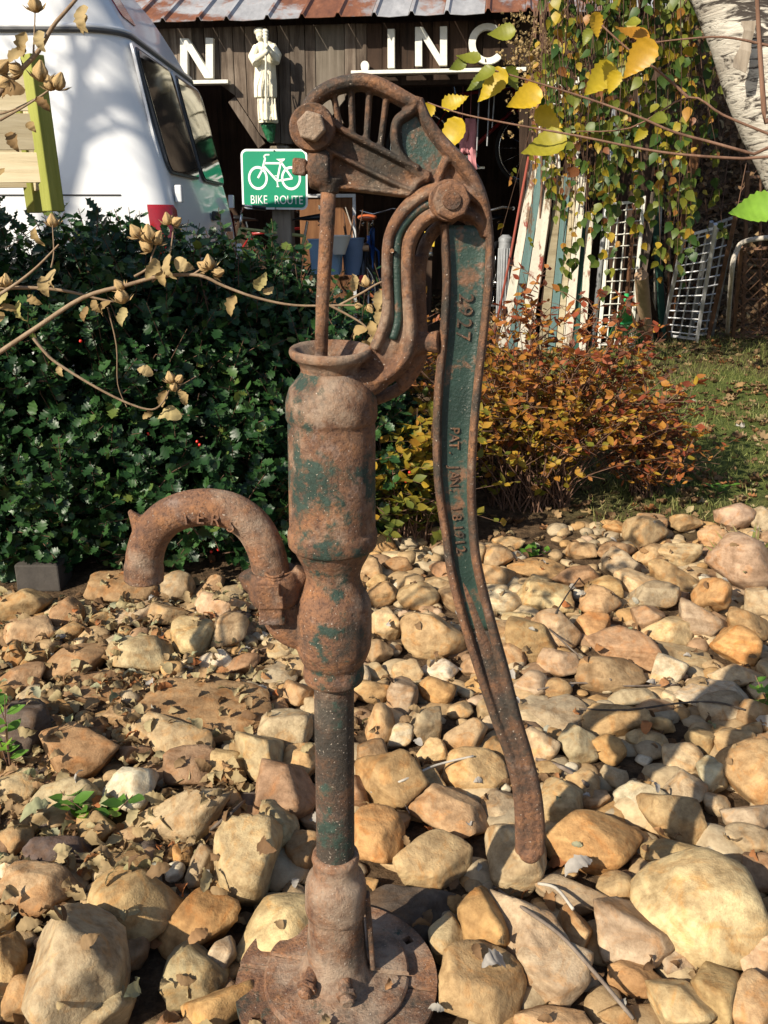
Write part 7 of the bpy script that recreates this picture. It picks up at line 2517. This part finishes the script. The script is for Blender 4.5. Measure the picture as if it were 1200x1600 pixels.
# ------------------------------------------------------------------ twigs and sticks on the stones, block by the holly
dg_ = bpy.context.evaluated_depsgraph_get()
def on_stones(px, py):
    hit, loc, nor, *_ = SC.ray_cast(dg_, CAM, ray(px, py).normalized())
    return loc.copy() if hit and loc.z < .6 else ground(px, py)
def fallen(label, pts, r, mat):
    P = [on_stones(x, y) for x, y in pts]
    # a stick spans between its high points
    a, b = P[0], P[-1]
    lift = max(0, max(p.z - (a.z + (b.z - a.z) * i / (len(P) - 1)) for i, p in enumerate(P)))
    Q = [Vector((p.x, p.y, max(p.z, a.z + (b.z - a.z) * i / (len(P) - 1)) + r + .002)) for i, p in enumerate(P)]
    o = MB().tube([Vector(q) for q in spline([tuple(q) for q in Q], 4)], r, 6).build('fallen_twig', MAT[mat], smooth=True)
    tag(o, label, 'twig', 'twigs lying on the stones')
fallen('thick grey stick behind the lower handle', [(838, 1190), (880, 1212), (918, 1232)], .006, 'bark')
fallen('long thin dark twig lying across the bed beyond the handle', [(840, 1080), (900, 1082), (980, 1074), (1060, 1072)], .003, 'bark')
fallen('thin dark twig arching over the grey slab', [(905, 1110), (980, 1112), (1060, 1116), (1120, 1100), (1165, 1112)], .003, 'bark')
fallen('long dark stick running down past the grey angular stones', [(771, 1389), (820, 1425), (874, 1464), (930, 1525), (989, 1596)], .004, 'bark')
fallen('short bleached white stick beside the dark long stick', [(841, 1384), (868, 1404), (895, 1424)], .0035, 'pale_stick')
fallen('pale curved twig between the pipe and the handle', [(580, 1240), (630, 1222), (680, 1200), (740, 1184)], .003, 'pale_stick')
fallen('fine dark twig standing among the far stones', [(868, 960), (890, 930), (905, 905)], .003, 'bark')
fallen('fine brown twig crossing the cream stones below the shrub', [(858, 985), (905, 1030), (955, 1065)], .003, 'bark')
fallen('short dark twig beside the long sloping pale stone', [(330, 1300), (360, 1275), (382, 1255)], .004, 'bark')
o = MB().prism([ground(27, 925), ground(95, 925), ground(95, 925) + Vector((.0, .14, 0)), ground(27, 925) + Vector((0, .14, 0))], (0, 0, .11)).build('paving_block', MAT['block_grey'], bevel=.006)
tag(o, 'dark grey block half hidden under the holly bush', 'block')

# ------------------------------------------------------------------ dry brush on the bank behind the lawn
def build_brush():
    rg = np.random.default_rng(33)
    P, D, N, S, T = [], [], [], [], []
    for _ in range(9000):
        x, y = rg.uniform(2.2, 9.5), rg.uniform(8.3, 14.5)
        a = rg.uniform(0, 6.28)
        P.append((x, y, terrain(x, y) + rg.uniform(.005, .05))); D.append((math.cos(a), math.sin(a), rg.normal() * .4)); N.append((rg.normal() * .4, -.4, 1)); S.append(rg.uniform(.06, .13)); T.append(np.clip(rg.choice([.1, .25, .45]) + rg.normal() * .1, 0, 1))
    o = leaf_cloud('bank_litter', T_CRISP[0], P, D, N, S, T, MAT['dead_leaf'])
    tag(o, 'brown fallen leaves covering the bank behind the racks', 'leaves', None, 'stuff')
    lines, P, D, N, S, T = [], [], [], [], [], []
    for _ in range(170):
        x, y = rg.uniform(2.0, 9.0), rg.uniform(8.4, 12.0)
        b = Vector((x, y, terrain(x, y) - .02))
        e = b + Vector((rg.normal() * .35, rg.normal() * .25, rg.uniform(.6, 1.8)))
        pl = [b, b.lerp(e, .5) + Vector((rg.normal() * .08, 0, .05)), e]
        lines.append((pl, .008, .003))
        for k in range(4):
            s = pl[1].lerp(e, rg.random()); q = s + Vector((rg.normal() * .2, rg.normal() * .2, rg.uniform(.05, .3)))
            lines.append(([s, s.lerp(q, .5) + Vector((0, 0, .02)), q], .004, .0015))
            for j in range(5):
                P.append(npv(s.lerp(q, rg.random()))); D.append(rg.normal(size=3)); N.append((0, -1, .5)); S.append(rg.uniform(.04, .09)); T.append(np.clip(.2 + rg.normal() * .15, 0, 1))
    o = twig_set('dry_brush', lines, MAT['red_twig'], None, 4)
    tag(o, 'tangle of bare brown brush on the bank', 'brush', None, 'stuff')
    o = leaf_cloud('brush_leaves', T_OVATE, P, D, N, S, T, MAT['dead_leaf'])
    tag(o, 'withered leaves still on the bank brush', 'leaves', None, 'stuff')
build_brush()
